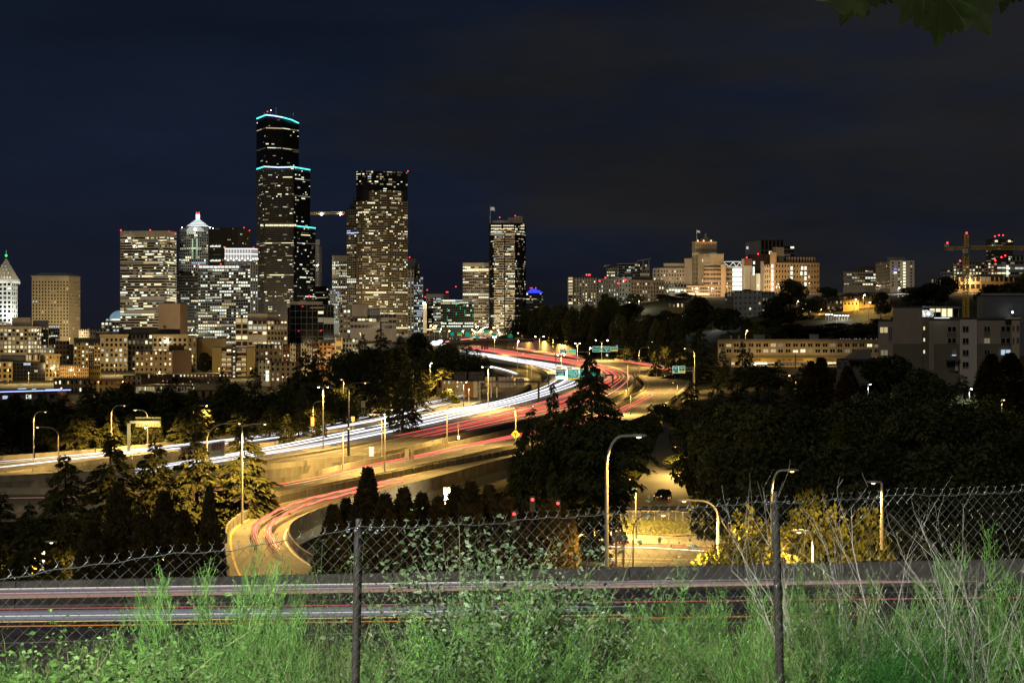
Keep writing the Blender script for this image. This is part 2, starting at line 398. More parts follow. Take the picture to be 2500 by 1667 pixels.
# thin cracks / joints in the shoulder pavement
ck = MB()
for k in range(9):
    x0 = random.Random(k).uniform(-16, 14); y0 = ynear(x0) + 0.5 + 0.55 * k
    ck.box(x0, x0 + 6, y0, y0 + 0.05, NZ + 0.002, NZ + 0.006)
ck.build("pavement_joint", mat("joint_sealant", (0.14, 0.135, 0.12), 0.9, 0.2), o_near, kind="stuff")

# ------------------------------------------------------------------ terrain
CTRL = [(-300, -60, -6), (0, -60, -4), (300, -60, 2),
        (-60, 130, -25), (-20, 130, -26), (10, 130, -29.5), (35, 130, -30), (60, 130, -29), (100, 130, -20), (160, 130, -10),
        (-160, 200, -25), (-90, 200, -26), (-40, 200, -26.5), (0, 200, -29.5), (28, 195, -30.2), (50, 200, -29.5), (80, 200, -24), (130, 210, -16), (200, 220, -6),
        (-200, 320, -25), (-90, 300, -26), (-40, 300, -24.5), (0, 330, -24), (20, 300, -25.8), (36, 330, -24.6), (60, 320, -22), (96, 335, -13), (140, 335, -10), (230, 340, 2),
        (-260, 500, -26), (-150, 500, -25), (-60, 500, -24), (0, 500, -21.5), (60, 500, -20.4), (95, 500, -19), (130, 500, -18), (220, 520, 5),
        (-320, 700, -24), (-180, 700, -22), (-60, 700, -20), (20, 700, -17.2), (90, 700, -17), (110, 640, -18), (180, 640, -17), (150, 770, 6), (260, 760, 18), (200, 850, 24), (330, 850, 30),
        (-380, 1000, -12), (-200, 1000, -14), (-60, 1000, -12), (-25, 1000, -11.5), (40, 1000, -9), (60, 1060, 8), (90, 1100, 25), (130, 1150, 38), (180, 1200, 40), (260, 1200, 44), (360, 1050, 42),
        (-500, 1500, 10), (-250, 1500, 10), (-50, 1450, 2), (60, 1500, 10), (200, 1600, 45), (500, 1600, 50), (-800, 2600, 5), (0, 2600, 8), (800, 2600, 30), (-3000, 6000, 0), (0, 7000, 0), (3000, 6000, 0), (-1500, 800, -10), (1500, 800, 30)]
CP = np.array(CTRL, dtype=float)
def _phi(r): return np.sqrt(r * r + 400.0)
_D = np.sqrt(((CP[:, None, :2] - CP[None, :, :2]) ** 2).sum(-1))
_W = np.linalg.solve(np.block([[_phi(_D), np.ones((len(CP), 1))], [np.ones((1, len(CP))), np.zeros((1, 1))]]), np.append(CP[:, 2], 0))
NEARY = [-40, 2, 6, 37, 39.5, 58, 66, 80, 110]; NEARZ = [-1.9, -2.0, -2.75, -10.3, -10.9, -10.9, -13.5, -17.5, -25.5]
def ground(x, y):
    x = np.atleast_1d(np.asarray(x, float)); y = np.atleast_1d(np.asarray(y, float))
    d = np.sqrt((x[:, None] - CP[None, :, 0]) ** 2 + (y[:, None] - CP[None, :, 1]) ** 2)
    z = _phi(d) @ _W[:-1] + _W[-1]
    zn = np.interp(y - 0.115 * x * np.clip((y - 15) / 25, 0, 1), NEARY, NEARZ)
    t = np.clip((y - 0.115 * x - 66) / 60, 0, 1); t = t * t * (3 - 2 * t)
    return zn * (1 - t) + z * t
_st = []
for r in ROADS:
    for i in range(r.n):
        c = (r.L[i] + r.R[i]) / 2; _st.append((c.x, c.y, c.z, (r.L[i] - r.R[i]).length / 2))
ST = np.array(_st)
def ground_c(x, y):
    z = ground(x, y); x = np.atleast_1d(x); y = np.atleast_1d(y)
    for i in range(0, len(x), 4000):
        d = np.sqrt((x[i:i+4000, None] - ST[None, :, 0]) ** 2 + (y[i:i+4000, None] - ST[None, :, 1]) ** 2)
        over = d < ST[None, :, 3] * 1.05 + 6
        lim = np.where(over, ST[None, :, 2] - 1.3, 1e9).min(1)
        z[i:i+4000] = np.minimum(z[i:i+4000], lim)
    return z
def gz(x, y): return float(ground_c(np.array([x]), np.array([y]))[0])
ys_ = np.concatenate([np.linspace(-45, 130, 88), np.linspace(133, 420, 96), np.linspace(426, 1300, 110), np.geomspace(1320, 9000, 30)])
ux = np.linspace(-1, 1, 181)
gx = []; gy = []
for y in ys_:
    half = 90 + 0.62 * max(y, 0) + (0 if y < 1300 else (y - 1300) * 1.2)
    gx.append(half * (0.45 * ux + 0.55 * ux ** 3)); gy.append(np.full_like(ux, y))
gx = np.array(gx); gy = np.array(gy); gzv = ground_c(gx.ravel(), gy.ravel())
nr, nc = gx.shape
V = np.stack([gx.ravel(), gy.ravel(), gzv], 1)
i0 = (np.arange(nr - 1)[:, None] * nc + np.arange(nc - 1)[None, :]).ravel()
Fq = np.stack([i0, i0 + 1, i0 + nc + 1, i0 + nc], 1)
GROUND = mat("ground", (0.050, 0.047, 0.026), 1.0, 0.45, 0.12, bump=0.5)
o_g = link("ground", npmesh("ground", V, Fq, GROUND), kind="structure"); o_g["label"] = "dark valley floor and hillsides"
o_g.data.polygons.foreach_set("use_smooth", [True] * len(o_g.data.polygons))

# intersection pavement in the hollow
mb = MB()
def strip(pts_far, pts_near, m=0):
    ribbon(mb, [Vector(p) for p in pts_far], [Vector(p) for p in pts_near], m)
IZ = -29.4
def pave(x0, x1, y0, y1, n=24):
    for j in range(n):
        ya = lerp(y0, y1, j / n); yb = lerp(y0, y1, (j + 1) / n); mb.quad((x0, ya, IZ), (x1, ya, IZ), (x1, yb, IZ), (x0, yb, IZ))
pave(-30, 95, 118, 222, 8)
o_int = mb.build("street", mat("street_asphalt", (0.15, 0.145, 0.13), 0.8, 0.18, 0.2, spec=0.3)); o_int["kind"] = "structure"; o_int["label"] = "lamp lit street junction in the hollow"
mk = MB()
def paint(u0, v0, u1, v1, wd, m=0, z=IZ + 0.006):
    a = P(u0, v0, F * (-z) / (v0 - CV)); b = P(u1, v1, F * (-z) / (v1 - CV)); d = (b - a).normalized(); nn = Vector((-d.y, d.x, 0)) * wd / 2
    mk.quad(a - nn, b - nn, b + nn, a + nn, m)
for q in ((1440, 1360, 1700, 1366, .25), (1430, 1366, 1660, 1374, .2), (1440, 1372, 1480, 1381, .5), (1430, 1377, 1500, 1386, .5), (1640, 1366, 1660, 1357, .35), (1700, 1366, 1720, 1358, .35), (1500, 1326, 1780, 1333, .2)): paint(*q)
mk.build("lane_marking", PAINT_W, o_int, kind="stuff")
# kerbed island with grass
isl = MB(); pts = [P(u, v, F * (-(IZ)) / (v - CV)) for u, v in ((1511, 1268), (1640, 1270), (1781, 1279), (1790, 1306), (1640, 1309), (1530, 1303))]
isl.prism([(p.x, p.y) for p in pts], IZ - 0.2, IZ + 0.14)
o_is = isl.build("traffic_island", mat("island_soil", (0.11, 0.10, 0.05), 1, 0.4, 0.8, bump=0.4)); o_is["kind"] = "structure"; o_is["label"] = "grassy traffic island behind a low mesh fence"

# ------------------------------------------------------------------ barriers, fascias and retaining walls
def edge(r, side, f0, f1, inset=0.25, n=70):
    t0 = 0.0 if side == "L" else 1.0
    o = []
    for i in range(n):
        f = lerp(f0, f1, i / (n - 1)); a, b = r.at(f, 0), r.at(f, 1); d = (b - a); l = max(d.length, 0.1); d /= l
        o.append(a + d * inset if side == "L" else b - d * inset)
    return o
BARR = mat("barrier_concrete", (0.33, 0.31, 0.27), 0.9, 0.2, 0.6, bump=0.15, stretch=(1, 1, 0.3))
wall_var(edge(r_coll, "L", 0, 0.80), 1.0, 0.35, "concrete_barrier", "concrete parapet on the outer edge of the left collector road", "barrier", BARR, base=-1.2)
wall_var(edge(r_coll, "R", 0, 0.32), 0.8, 0.35, "concrete_barrier", "concrete parapet between the left collector road and the main lanes", "barrier", BARR, base=-1.2)
wall_var(edge(r_sb, "L", 0.42, 0.80), 0.8, 0.4, "concrete_barrier", "barrier on the inside of the white headlight bend", "barrier", BARR, base=-1.0)
wall_var(edge(r_nb, "L", 0.28, 1.0, 0.3), 0.85, 0.5, "concrete_barrier", "median barrier between white and red light trails", "barrier", BARR)
wall_var(edge(r_nb, "R", 0, 0.40, 0.2), 0.95, 0.4, "concrete_barrier", "lamp lit parapet and fascia of the northbound viaduct", "barrier", BARR, base=-2.1)
wall_var(edge(r_nb, "R", 0.40, 0.95, 0.2), 0.85, 0.4, "concrete_barrier", "barrier on the outside of the northbound main lanes bend", "barrier", BARR, base=-1.0)
wall_var(edge(r_nc, "L", 0, 0.36, 0.3), 0.9, 0.35, "concrete_barrier", "left parapet of the collector road beside the curved ramp", "barrier", BARR, base=-1.2)
wall_var(edge(r_nc, "L", 0.52, 0.95, 0.3), 0.75, 0.3, "concrete_barrier", "barrier on the inside of the right hand bend", "barrier", BARR)
wall_var(edge(r_nc, "R", 0.0, 0.30, 0.3), 0.85, 0.3, "concrete_barrier", "barrier between the collector road and the curved ramp", "barrier", BARR, base=-1.0)
wall_var(edge(r_nc, "R", 0.44, 0.66, 0.3), 0.8, 0.3, "concrete_barrier", "barrier on the outer edge of the right hand bend", "barrier", BARR)
wall_var(edge(r_rmp, "L", 0.20, 0.98, 0.2), 1.0, 0.35, "concrete_barrier", "ivy stained parapet on the outer side of the curved ramp", "barrier", CONC_D, base=-1.6)
wall_var(edge(r_rmp, "R", 0.0, 0.98, 0.15), 0.85, 0.35, "concrete_barrier", "dark parapet on the inner side of the curved ramp", "barrier", mat("ramp_parapet", (0.20, 0.18, 0.15), 0.9, 0.25, 0.5, bump=0.2), base=-0.9)
# steel girder and columns under the ramp
gl = edge(r_rmp, "R", 0.30, 0.98, 0.9)
wall_var([p + Vector((0, 0, -1.35)) for p in gl], 0.0, 0.4, "bridge_girder", "pale steel girder under the inner edge of the curved ramp", "girder", mat("girder_paint", (0.34, 0.36, 0.34), 0.6, 0.12, 0.5), base=-1.5)
def column(r, f, t, rad, label, zt=-1.3, sq=False, material=CONC):
    p = r.at(f, t); g = gz(p.x, p.y) - 1
    c = thing("bridge_column", label, "column", (p.x, p.y, g), "columns carrying the viaducts")
    m_ = MB()
    if sq: m_.box(p.x - rad, p.x + rad, p.y - rad, p.y + rad, g, p.z + zt)
    else: m_.tube([(p.x, p.y, g), (p.x, p.y, p.z + zt)], rad, 14)
    m_.build("shaft", material, c)
    a, b = r.at(f, 0.08, zt), r.at(f, 0.92, zt); m_ = MB(); m_.beam(a + Vector((0, 0, -0.5)), b + Vector((0, 0, -0.5)), 1.4, 1.0); m_.build("cross_beam", CONC, c); return c
column(r_rmp, 0.30, 0.80, 0.8, "square concrete column under the tight bend of the ramp", sq=True)
column(r_rmp, 0.52, 0.6, 0.8, "concrete column under the ramp behind the pointed evergreen", zt=-1.4)
column(r_rmp, 0.74, 0.6, 0.8, "floodlit round concrete column under the straight part of the ramp", zt=-1.4)
column(r_nb, 0.06, 0.5, 0.9, "viaduct column at the far left of the northbound lanes", zt=-1.8)
column(r_nb, 0.14, 0.5, 0.9, "viaduct column behind the left hand cedars", zt=-1.8)
column(r_nb, 0.22, 0.5, 0.9, "viaduct column near the graffiti wall", zt=-1.8)

# retaining wall on the hill side of the far bend, built of panels with recessed joints
n = 46; rw = []
tops = [(1600, 890), (1580, 887), (1546, 874), (1432, 851), (1324, 833), (1262, 824)]
rl = edge(r_nc, "R", 0.755, 1.0, -1.0, n)
wallth = thing("retaining_wall", "tall lamp lit concrete retaining wall beside the far bend of the freeway", "wall", tuple(rl[0]))
RWM = mat("retaining_concrete", (0.34, 0.315, 0.26), 0.9, 0.22, 0.25, bump=0.2, stretch=(1, 1, 0.25))
tu = [t[0] for t in tops][::-1]; tv = [t[1] for t in tops][::-1]
for i in range(n - 1):
    a, b = rl[i], rl[i + 1]
    def top(p):
        u = CU + p.x / p.y * F; v = np.interp(u, tu, tv); return max(PZ(v, p.y), p.z + 1.2)
    d = (b - a).normalized() * 0.06; nn = Vector((-d.y, d.x, 0)).normalized() * 0.6
    a2, b2 = a + d, b - d
    q = MB().add([a2 - Vector((0, 0, 1)), b2 - Vector((0, 0, 1)), Vector((b2.x, b2.y, top(b))), Vector((a2.x, a2.y, top(a)))], [(0, 1, 2, 3)])
    vs_ = [Vector(p) for p in q.v]; q = MB().add(vs_ + [p - nn for p in vs_], [(0, 1, 2, 3), (7, 6, 5, 4), (3, 2, 6, 7), (0, 4, 5, 1), (0, 3, 7, 4), (1, 5, 6, 2)])
    q.build("wall_panel", RWM, wallth)

# lane markings on the freeway
def markings(r, o, lanes, f0=0.0, f1=1.0, edges=True, dash=True, n=90, yl=False):
    m_ = MB()
    def stripe(t, fa, fb, wd, k, mi):
        A = []; B = []
        for i in range(k):
            f = lerp(fa, fb, i / (k - 1)); wl = max((r.at(f, 0) - r.at(f, 1)).length, 1)
            A.append(r.at(f, t - wd / wl / 2, 0.006)); B.append(r.at(f, t + wd / wl / 2, 0.006))
        ribbon(m_, A, B, mi)
    if edges: stripe(0.09, f0, f1, 0.22, 80, 1 if yl else 0); stripe(0.92, f0, f1, 0.22, 80, 0)
    if dash:
        for l in range(1, lanes):
            t = lerp(0.09, 0.92, l / lanes)
            for k in range(n): 
                fa = lerp(f0, f1, k / n); stripe(t, fa, fa + (f1 - f0) / n * 0.3, 0.18, 2, 0)
    m_.build("lane_marking", [PAINT_W, PAINT_Y], o, kind="stuff")
markings(r_coll, o_coll, 2); markings(r_sb, o_sb, 4); markings(r_nb, o_nb, 4); markings(r_nc, o_nc, 3, yl=True); markings(r_rmp, o_rmp, 1, dash=False, yl=True)

# overpass crossing the far end of the freeway
ov = thing("overpass", "dark road overpass on columns across the far end of the freeway", "bridge", P(1240, 853, 1150))
q = MB(); A_ = P(1090, 846, 1130); B_ = P(1180, 838, 1150); C_ = P(1335, 834, 1180)
for a, b in ((A_, B_), (B_, C_)):
    q.obox(a, b - a, (0, 12, 0), (0, 0, 2.4))
q.build("deck", mat("overpass_concrete", (0.10, 0.09, 0.075), 0.9, 0.2, 0.4), ov)
q = MB()
for a, b in ((A_, B_), (B_, C_)): q.obox(a + Vector((0, -0.5, 2.3)), b - a, (0, 0.4, 0), (0, 0, 1.1))
q.build("railing", CONC_D, ov)
for u in (1177, 1184, 1190, 1244, 1250, 1257):
    p = P(u, 838, 1156); g = gz(p.x, p.y); q = MB(); q.tube([(p.x, p.y, g - 1), (p.x, p.y, p.z + 0.5)], 0.9, 8); q.build("column", CONC_D, ov)
# ------------------------------------------------------------------ buildings
_unit = {}
def unit_window(m, frame=None):
    """a pane (thin slab, 1 x 1) shared by all windows of one look"""
    k = (m.name, frame.name if frame else None)
    if k not in _unit:
        q = MB()
        if frame:
            q.box(0.06, 0.94, -0.4, 0, 0.06, 0.94, 0)
            for (a, b, c, d) in ((0, 1, 0, .06), (0, 1, .94, 1), (0, .06, .06, .94), (.94, 1, .06, .94), (.47, .53, .06, .94)): q.box(a, b, -1.0, 0, c, d, 1)
        else: q.box(0, 1, -0.5, 0, 0, 1, 0)
        me = bpy.data.meshes.new("window"); me.from_pydata(q.v, [], q.f); me.materials.append(m)
        if frame: me.materials.append(frame); me.polygons.foreach_set("material_index", q.m)
        me.update(); _unit[k] = me
    return _unit[k]
CLAD = {}
def wallmat(name, col, var=0.12, rough=0.88): return mat(name, col, rough, var, 0.12, bump=0.0, stretch=(1, 1, 0.4))
TAN = wallmat("tan_stone", (0.36, 0.30, 0.20)); BEIGE = wallmat("beige_precast", (0.42, 0.36, 0.27)); CREAM = wallmat("cream_stucco", (0.48, 0.43, 0.32))
WHITEB = wallmat("white_panel", (0.55, 0.54, 0.50)); GREYB = wallmat("grey_render", (0.26, 0.26, 0.25)); DGREY = wallmat("dark_grey_panel", (0.10, 0.10, 0.10))
BROWN = wallmat("brown_metal", (0.085, 0.07, 0.05)); BRICK = wallmat("red_brick", (0.17, 0.08, 0.05)); ORANGE = wallmat("orange_render", (0.33, 0.16, 0.06)); OCHRE = wallmat("ochre_brick", (0.36, 0.25, 0.10))
DBROWN = wallmat("dark_brick", (0.055, 0.035, 0.025)); TERRA = wallmat("white_terracotta", (0.62, 0.62, 0.58)); ROOF = wallmat("roof_felt", (0.05, 0.05, 0.05)); MULL = wallmat("pale_mullion", (0.42, 0.41, 0.38))
PINKB = wallmat("pinkish_stone", (0.40, 0.29, 0.18)); GREYW = wallmat("cool_grey_panel", (0.30, 0.32, 0.31)); BLACKP = wallmat("black_metal", (0.02, 0.02, 0.022), rough=0.4)

def FL(par, u, Y, pw, col, h=9):  # lamps added to brighten the hill facades
    """a street lamp added at the foot of a hill building to light its front"""
    x = PX(u, Y); g = gz(x, Y); t = thing("street_lamp", "added tree hidden street lamp at the foot of the " + min(((1420, "white slab apartment block"), (1560, "pale fluted hospital wing"), (1630, "plain tan hospital wing"), (1690, "domed tower, left"), (1730, "domed tower, middle"), (1775, "domed tower, right"), (1850, "ribbed hospital block"), (1900, "orange hospital wing, left"), (1975, "orange hospital wing, right"), (2200, "grey slab apartments"), (2360, "hospital block behind the crane")), key=lambda q: abs(q[0] - u))[1], "street lamp", (x, Y, g), "lamps added at the foot of the hill buildings"); q = MB(); q.tube([(x, Y, g - 1), (x, Y, g + h)], .12, 6); q.build("pole", POLE, t); q = MB(); q.ball((x, Y, g + h + .2), .25, 8, 5); q.build("bulb", G_SODD, t); lightobj("lamp_light", t, (x, Y, g + h + .9), pw * .17, col, "POINT", radius=.8)
class Bld:
    def __init__(s, name, label, u, v, Y, cat="building", group=None, seed=0):
        p = P(u, v, Y); s.e = thing(name, label, cat, tuple(p), group); s.rng = random.Random(hash(label) % 1000 if seed == 0 else seed); s.rng = random.Random(sum(ord(c) for c in label) + seed)
        s.nobj = 0; s.glz = MB()
    def vol(s, front, vt, vb, depth=25, nx=None, ny=0, skin=TAN, core=None, pier=.3, sp=.4, dep=.35, lit=.25, full=.08, pal=OFFICE, mode="stuff", vwt=None, vwb=None, name="wall", roof=True, frame=None, blank=(), strip=True, Yz=None, back=None, sink=14, pane=GLASS, partial=True):
        rng = s.rng; Y0 = Yz or min(f[1] for f in front); z1 = PZ(vt, Y0); zb = PZ(vb, Y0)
        pts = [Vector((PX(u, Y), Y, 0)) for u, Y in front]; c = (pts[0] + pts[-1]) / 2; d = Vector((c.x, c.y, 0)).normalized() * depth
        bk = [Vector((PX(u, Y), Y, 0)) for u, Y in back] if back else [pts[-1] + d, pts[0] + d]
        poly = pts + bk
        core = core or (GLASS if mode == "stuff" else skin)
        q = MB(); q.prism(poly, zb - sink, z1)
        q.build(name, [core], s.e)
        if ny:
            sk = MB(); zt = PZ(vwt if vwt is not None else vt, Y0); zw = PZ(vwb if vwb is not None else vb, Y0); fh = (zt - zw) / ny
            nx = nx if hasattr(nx, "__len__") else [nx]
            rows = []
            for j in range(ny):
                r = rng.random(); rows.append(0.88 if r < full else (lit if r < 0.72 else lit * 0.35))
            for i, k in enumerate(nx):
                if not k: continue
                a, b = pts[i], pts[i + 1]; dv = (b - a); Lw = dv.length; t = dv / Lw; nn = Vector((t.y, -t.x, 0)); cw = Lw / k
                UPZ = Vector((0, 0, 1))
                def bx(x0, x1, za, zb_, dd): sk.obox(a + t * x0 + UPZ * za, t * (x1 - x0), nn * dd, UPZ * (zb_ - za))
                if z1 - zt > 0.05: bx(0, Lw, zt, z1 + 0.2, dep)
                if zw - (zb - sink) > 0.05: bx(0, Lw, zb - sink, zw, dep)
                if sp > 0:
                    for j in range(ny): bx(0, Lw, zw + j * fh, zw + (j + sp) * fh, dep)
                if pier > 0:
                    for c_ in range(k + 1):
                        x = c_ * cw; w2 = pier * cw / 2; bx(max(0, x - w2), min(Lw, x + w2), zw, zt, dep * 0.93)
                for j in range(ny):
                    p_ = rows[j]; c_ = 0
                    while c_ < k:
                        on = rng.random() < p_
                        if (i, c_, j) in blank: c_ += 1; continue
                        ln = 1
                        mi = rng.choices(range(len(WLIT)), pal)[0]
                        if mode == "stuff":
                            if not on: c_ += 1; continue
                            while c_ + ln < k and rng.random() < (0.82 if p_ > .8 else 0.42): ln += 1
                        x0 = c_ * cw + pier * cw / 2; x1 = (c_ + ln) * cw - pier * cw / 2
                        za = zw + (j + sp) * fh; zb_ = zw + (j + 1) * fh
                        if on and partial and mode == "stuff" and rng.random() < 0.5: za = zb_ - (zb_ - za) * rng.uniform(0.4, 0.9)
                        if on and partial and mode == "obj" and rng.random() < 0.3: zb_ = zb_ - (zb_ - za) * rng.uniform(0.0, 0.4)
                        if mode == "stuff" and (not strip or ln < 3 or s.nobj >= 150):
                            o_ = a + nn * 0.03
                            s.glz.quad(o_ + t * x0 + UPZ * za, o_ + t * x1 + UPZ * za, o_ + t * x1 + UPZ * zb_, o_ + t * x0 + UPZ * zb_, mi)
                        elif s.nobj < 300:
                            m_ = WLIT[mi] if on else pane
                            o = link("window", unit_window(m_, frame), s.e); o.location = a + nn * 0.02 + t * x0 + UPZ * za - ORG[s.e.name]
                            o.rotation_euler = (0, 0, math.atan2(t.y, t.x)); o.scale = (x1 - x0, dep * 0.5, zb_ - za); s.nobj += 1
                        c_ += ln
            sk.build("cladding", skin, s.e)
        if roof:
            q = MB(); cx = sum((p for p in poly), Vector()) / len(poly)
            q.prism([tuple(p + (cx - p) * 0.02)[:2] for p in poly], z1, z1 + 0.5); q.build("roof", ROOF, s.e)
        return s
    def box(s, u0, u1, vt, vb, Y, depth=8, m=None, name="roof_structure", dz=0):
        a, b = P(u0, vb, Y), P(u1, vb, Y); q = MB(); q.obox(a + Vector((0, 0, -dz)), b - a, Vector((a.x + b.x, 2 * Y, 0)).normalized() * depth, (0, 0, PZ(vt, Y) - PZ(vb, Y) + dz))
        return q.build(name, m or GREYB, s.e)
    def beacon(s, u, v, Y, m=None, r=0.9, name="beacon"):
        r *= 0.72
        p = P(u, v, Y); q = MB(); q.ball(p, r, 8, 6); q.tube([p - Vector((0, 0, 2.5 * r)), p], r * 0.25, 5, 1); q.build(name, [m or G_RED, STEEL_D], s.e)
    def end(s):
        if s.glz.v: s.glz.build("lit_glazing", WLIT, s.e, kind="stuff")
        return s.e

# --- far left: the floodlit tower with the pyramid roof
b = Bld("tower", "white floodlit old tower with steep pyramid roof and green light on top", 15, 800, 1240)
b.vol([(-14, 1243), (28, 1238), (42, 1250)], 691, 800, 20, [4, 3], 10, TERRA, core=GLASS, pier=.35, sp=.42, lit=.12, pal=WHITEW, strip=False, roof=False)
Y = 1240; q = MB()
for i, (h, vv) in enumerate(((33, 691), (31.5, 684), (28, 682))):
    pass
def sq(u, h, Yc):
    c = Vector((PX(u, Yc), Yc)); d = c.normalized(); s_ = Vector((d.y, -d.x)); k = h / F * Yc; return [tuple(c - s_ * k - d * k), tuple(c + s_ * k - d * k), tuple(c + s_ * k + d * k), tuple(c - s_ * k + d * k)]
q.prism(sq(15, 32, 1250), PZ(692, Y), PZ(686, Y)); q.prism(sq(15, 30, 1250), PZ(686, Y), PZ(682, Y)); q.build("cornice", TERRA, b.e)
q = MB(); q.cone(sq(15, 29, 1250), PZ(682, Y), (PX(15, 1250), 1250, PZ(628, Y))); q.build("pyramid_roof", wallmat("terracotta_roof", (0.46, 0.42, 0.32)), b.e)
for r_, (vv, k, hw) in enumerate(((678, 7, 24), (667, 4, 16), (658, 3, 9), (650, 2, 5))):
    for c_ in range(k):
        q = MB(); u = 15 + (c_ - (k - 1) / 2) * (2 * hw / max(k - 1, 1)) * .9; kk = (682 - vv) / (682 - 628) * 29; p = P(u, vv, 1250); p.y = 1250 - (29 - kk) / F * 1250 - 0.6
        q.box(p.x - .8, p.x + .8, p.y - .5, p.y + .6, p.z - 1.4, p.z + .6); q.cone([(p.x - .9, p.y - .6), (p.x + .9, p.y - .6), (p.x + .9, p.y + .6), (p.x - .9, p.y + .6)], p.z + .6, (p.x, p.y, p.z + 1.5)); q.build("dormer", TERRA, b.e)
b.beacon(15, 624, 1250, G_GRN, 1.5, "green_lantern"); q = MB(); q.tube([P(15, 622, 1250), P(15, 611, 1250)], .35, 6); q.build("finial", TERRA, b.e)
for (u, Yp, dz) in ((-6, 1222, 0), (30, 1222, 0), (50, 1232, 0)):
    lightobj("floodlight", b.e, (PX(u, Yp), Yp, PZ(806, Yp)), 55000, (0.95, 1.0, 0.93), "SPOT", R(85), .8, 1.0, aim=(PX(22, 1245), 1245, PZ(700, 1240)))
lightobj("roof_floodlight", b.e, (PX(15, 1214), 1214, PZ(676, 1214)), 16000, (1, .95, .8), "SPOT", R(110), .8, .6, aim=(PX(15, 1248), 1248, PZ(660, 1240)))
b.end()

b = Bld("office_tower", "tan stone office tower with small punched windows and a low hipped roof", 136, 822, 1200)
b.vol([(78, 1200), (168, 1203), (195, 1216)], 675, 824, 22, [12, 9], 17, TAN, core=GLASS_B, pier=.52, sp=.42, dep=.5, lit=.07, full=0.02, pal=OFFICE, vwt=686, roof=False)
q = MB(); pts = [(PX(76, 1199), 1199), (PX(168, 1202), 1202), (PX(197, 1216), 1216), (PX(197, 1240), 1240), (PX(80, 1225), 1225)]
q.prism(pts, PZ(676, 1200), PZ(673, 1200)); top_ = [(PX(102, 1208), 1208), (PX(160, 1210), 1210), (PX(175, 1218), 1218), (PX(172, 1230), 1230), (PX(108, 1222), 1222)]
o_ = len(q.v); n_ = 5; q.v += [(p[0], p[1], PZ(673, 1200)) for p in pts] + [(p[0], p[1], PZ(665, 1200)) for p in top_]
for i in range(5): q.f.append((o_ + i, o_ + (i + 1) % 5, o_ + 5 + (i + 1) % 5, o_ + 5 + i)); q.m.append(0)
q.f.append(tuple(o_ + 5 + i for i in range(5))); q.m.append(0)
q.build("hipped_roof", GREYB, b.e); b.end()

b = Bld("office_building", "cream lowrise office block with rounded corner and bright window rows at the left edge", 60, 866, 900)
b.vol([(-20, 898), (68, 898), (90, 902), (100, 912)], 797, 866, 25, [9, 3, 2], 6, CREAM, pier=.34, sp=.36, dep=.4, lit=.55, full=.3, pal=[.35, .3, .1, .1, .1, .05, 0], mode="obj", vwt=803, vwb=864, core=CREAM)
b.box(29, 75, 775, 797, 905, 14, BEIGE, "plant_room"); b.box(80, 118, 782, 800, 925, 14, GREYB, "plant_room"); b.end()
b = Bld("office_building", "dark narrow glass block tucked behind the cream lowrise", 118, 870, 940)
b.vol([(100, 940), (118, 940)], 806, 870, 20, [3], 8, GREYB, pier=.2, sp=.3, lit=.15); b.vol([(119, 950), (146, 950)], 795, 850, 20, [5], 7, GREYB, pier=.25, sp=.35, lit=.12, strip=False); b.end()

b = Bld("brick_building", "ochre corner building with square windows, glass middle and corniced tower", 75, 945, 740)
b.vol([(-20, 738), (31, 738)], 884, 942, 20, [4], 4, OCHRE, pier=.45, sp=.4, dep=.4, lit=.15, mode="obj", vwt=886)
b.vol([(31, 742), (110, 744)], 886, 938, 18, [9], 6, BLACKP, core=GLASS, pier=.05, sp=.12, dep=.2, lit=.10, full=0, pal=OFFICE, strip=False)
b.vol([(0, 752), (110, 752)], 869, 884, 12, skin=DGREY, core=DGREY)
b.vol([(63, 748), (98, 748)], 866, 884, 8, [5], 1, OCHRE, pier=.5, sp=.3, lit=.5, mode="obj")
b.vol([(111, 740), (146, 740)], 868, 934, 20, [4], 6, OCHRE, pier=.5, sp=.35, dep=.4, lit=.65, mode="obj", pal=[.2, .5, .3, 0, 0, 0, 0])
b.box(108, 149, 864, 869, 739, 22, OCHRE, "cornice"); b.box(110, 147, 882, 884, 739.4, 22, OCHRE, "cornice"); b.box(-20, 112, 936, 941, 737.5, 4, OCHRE, "cornice")
b.beacon(127, 899, 739, G_WHT, .55, "wall_lamp"); b.end()

b = Bld("station", "low station hall with bright blue lit roof edge at the left", 90, 1000, 560)
b.vol([(-30, 560), (142, 560), (160, 563)], 957, 1010, 30, [6, 1], 1, BRICK, pier=.55, sp=.45, lit=.10, mode="obj", vwt=962, vwb=995, core=BRICK)
q = MB(); a_, c_ = P(-30, 957, 559), P(173, 951, 559); q.beam(a_, c_, 2.5, .8); q.build("roof_edge", DGREY, b.e)
q = MB(); q.beam(P(-30, 957.5, 557), P(173, 951.5, 557), .18, .42); q.build("blue_light_strip", glow("blue_led", (0.30, 0.42, 1.0), 2.2), b.e)
for (u0, u1, v) in ((44, 64, 949), (78, 88, 950), (110, 150, 951), (125, 140, 953)):
    q = MB(); q.beam(P(u0, v, 556), P(u1, v - .8, 556), .15, .3); q.build("canopy_light", glow("canopy_led", (0.7, 0.85, 1.0), 1.1), b.e)
b.box(140, 161, 955, 995, 558, 6, ORANGE, "lit_end_wall", dz=4); b.end()

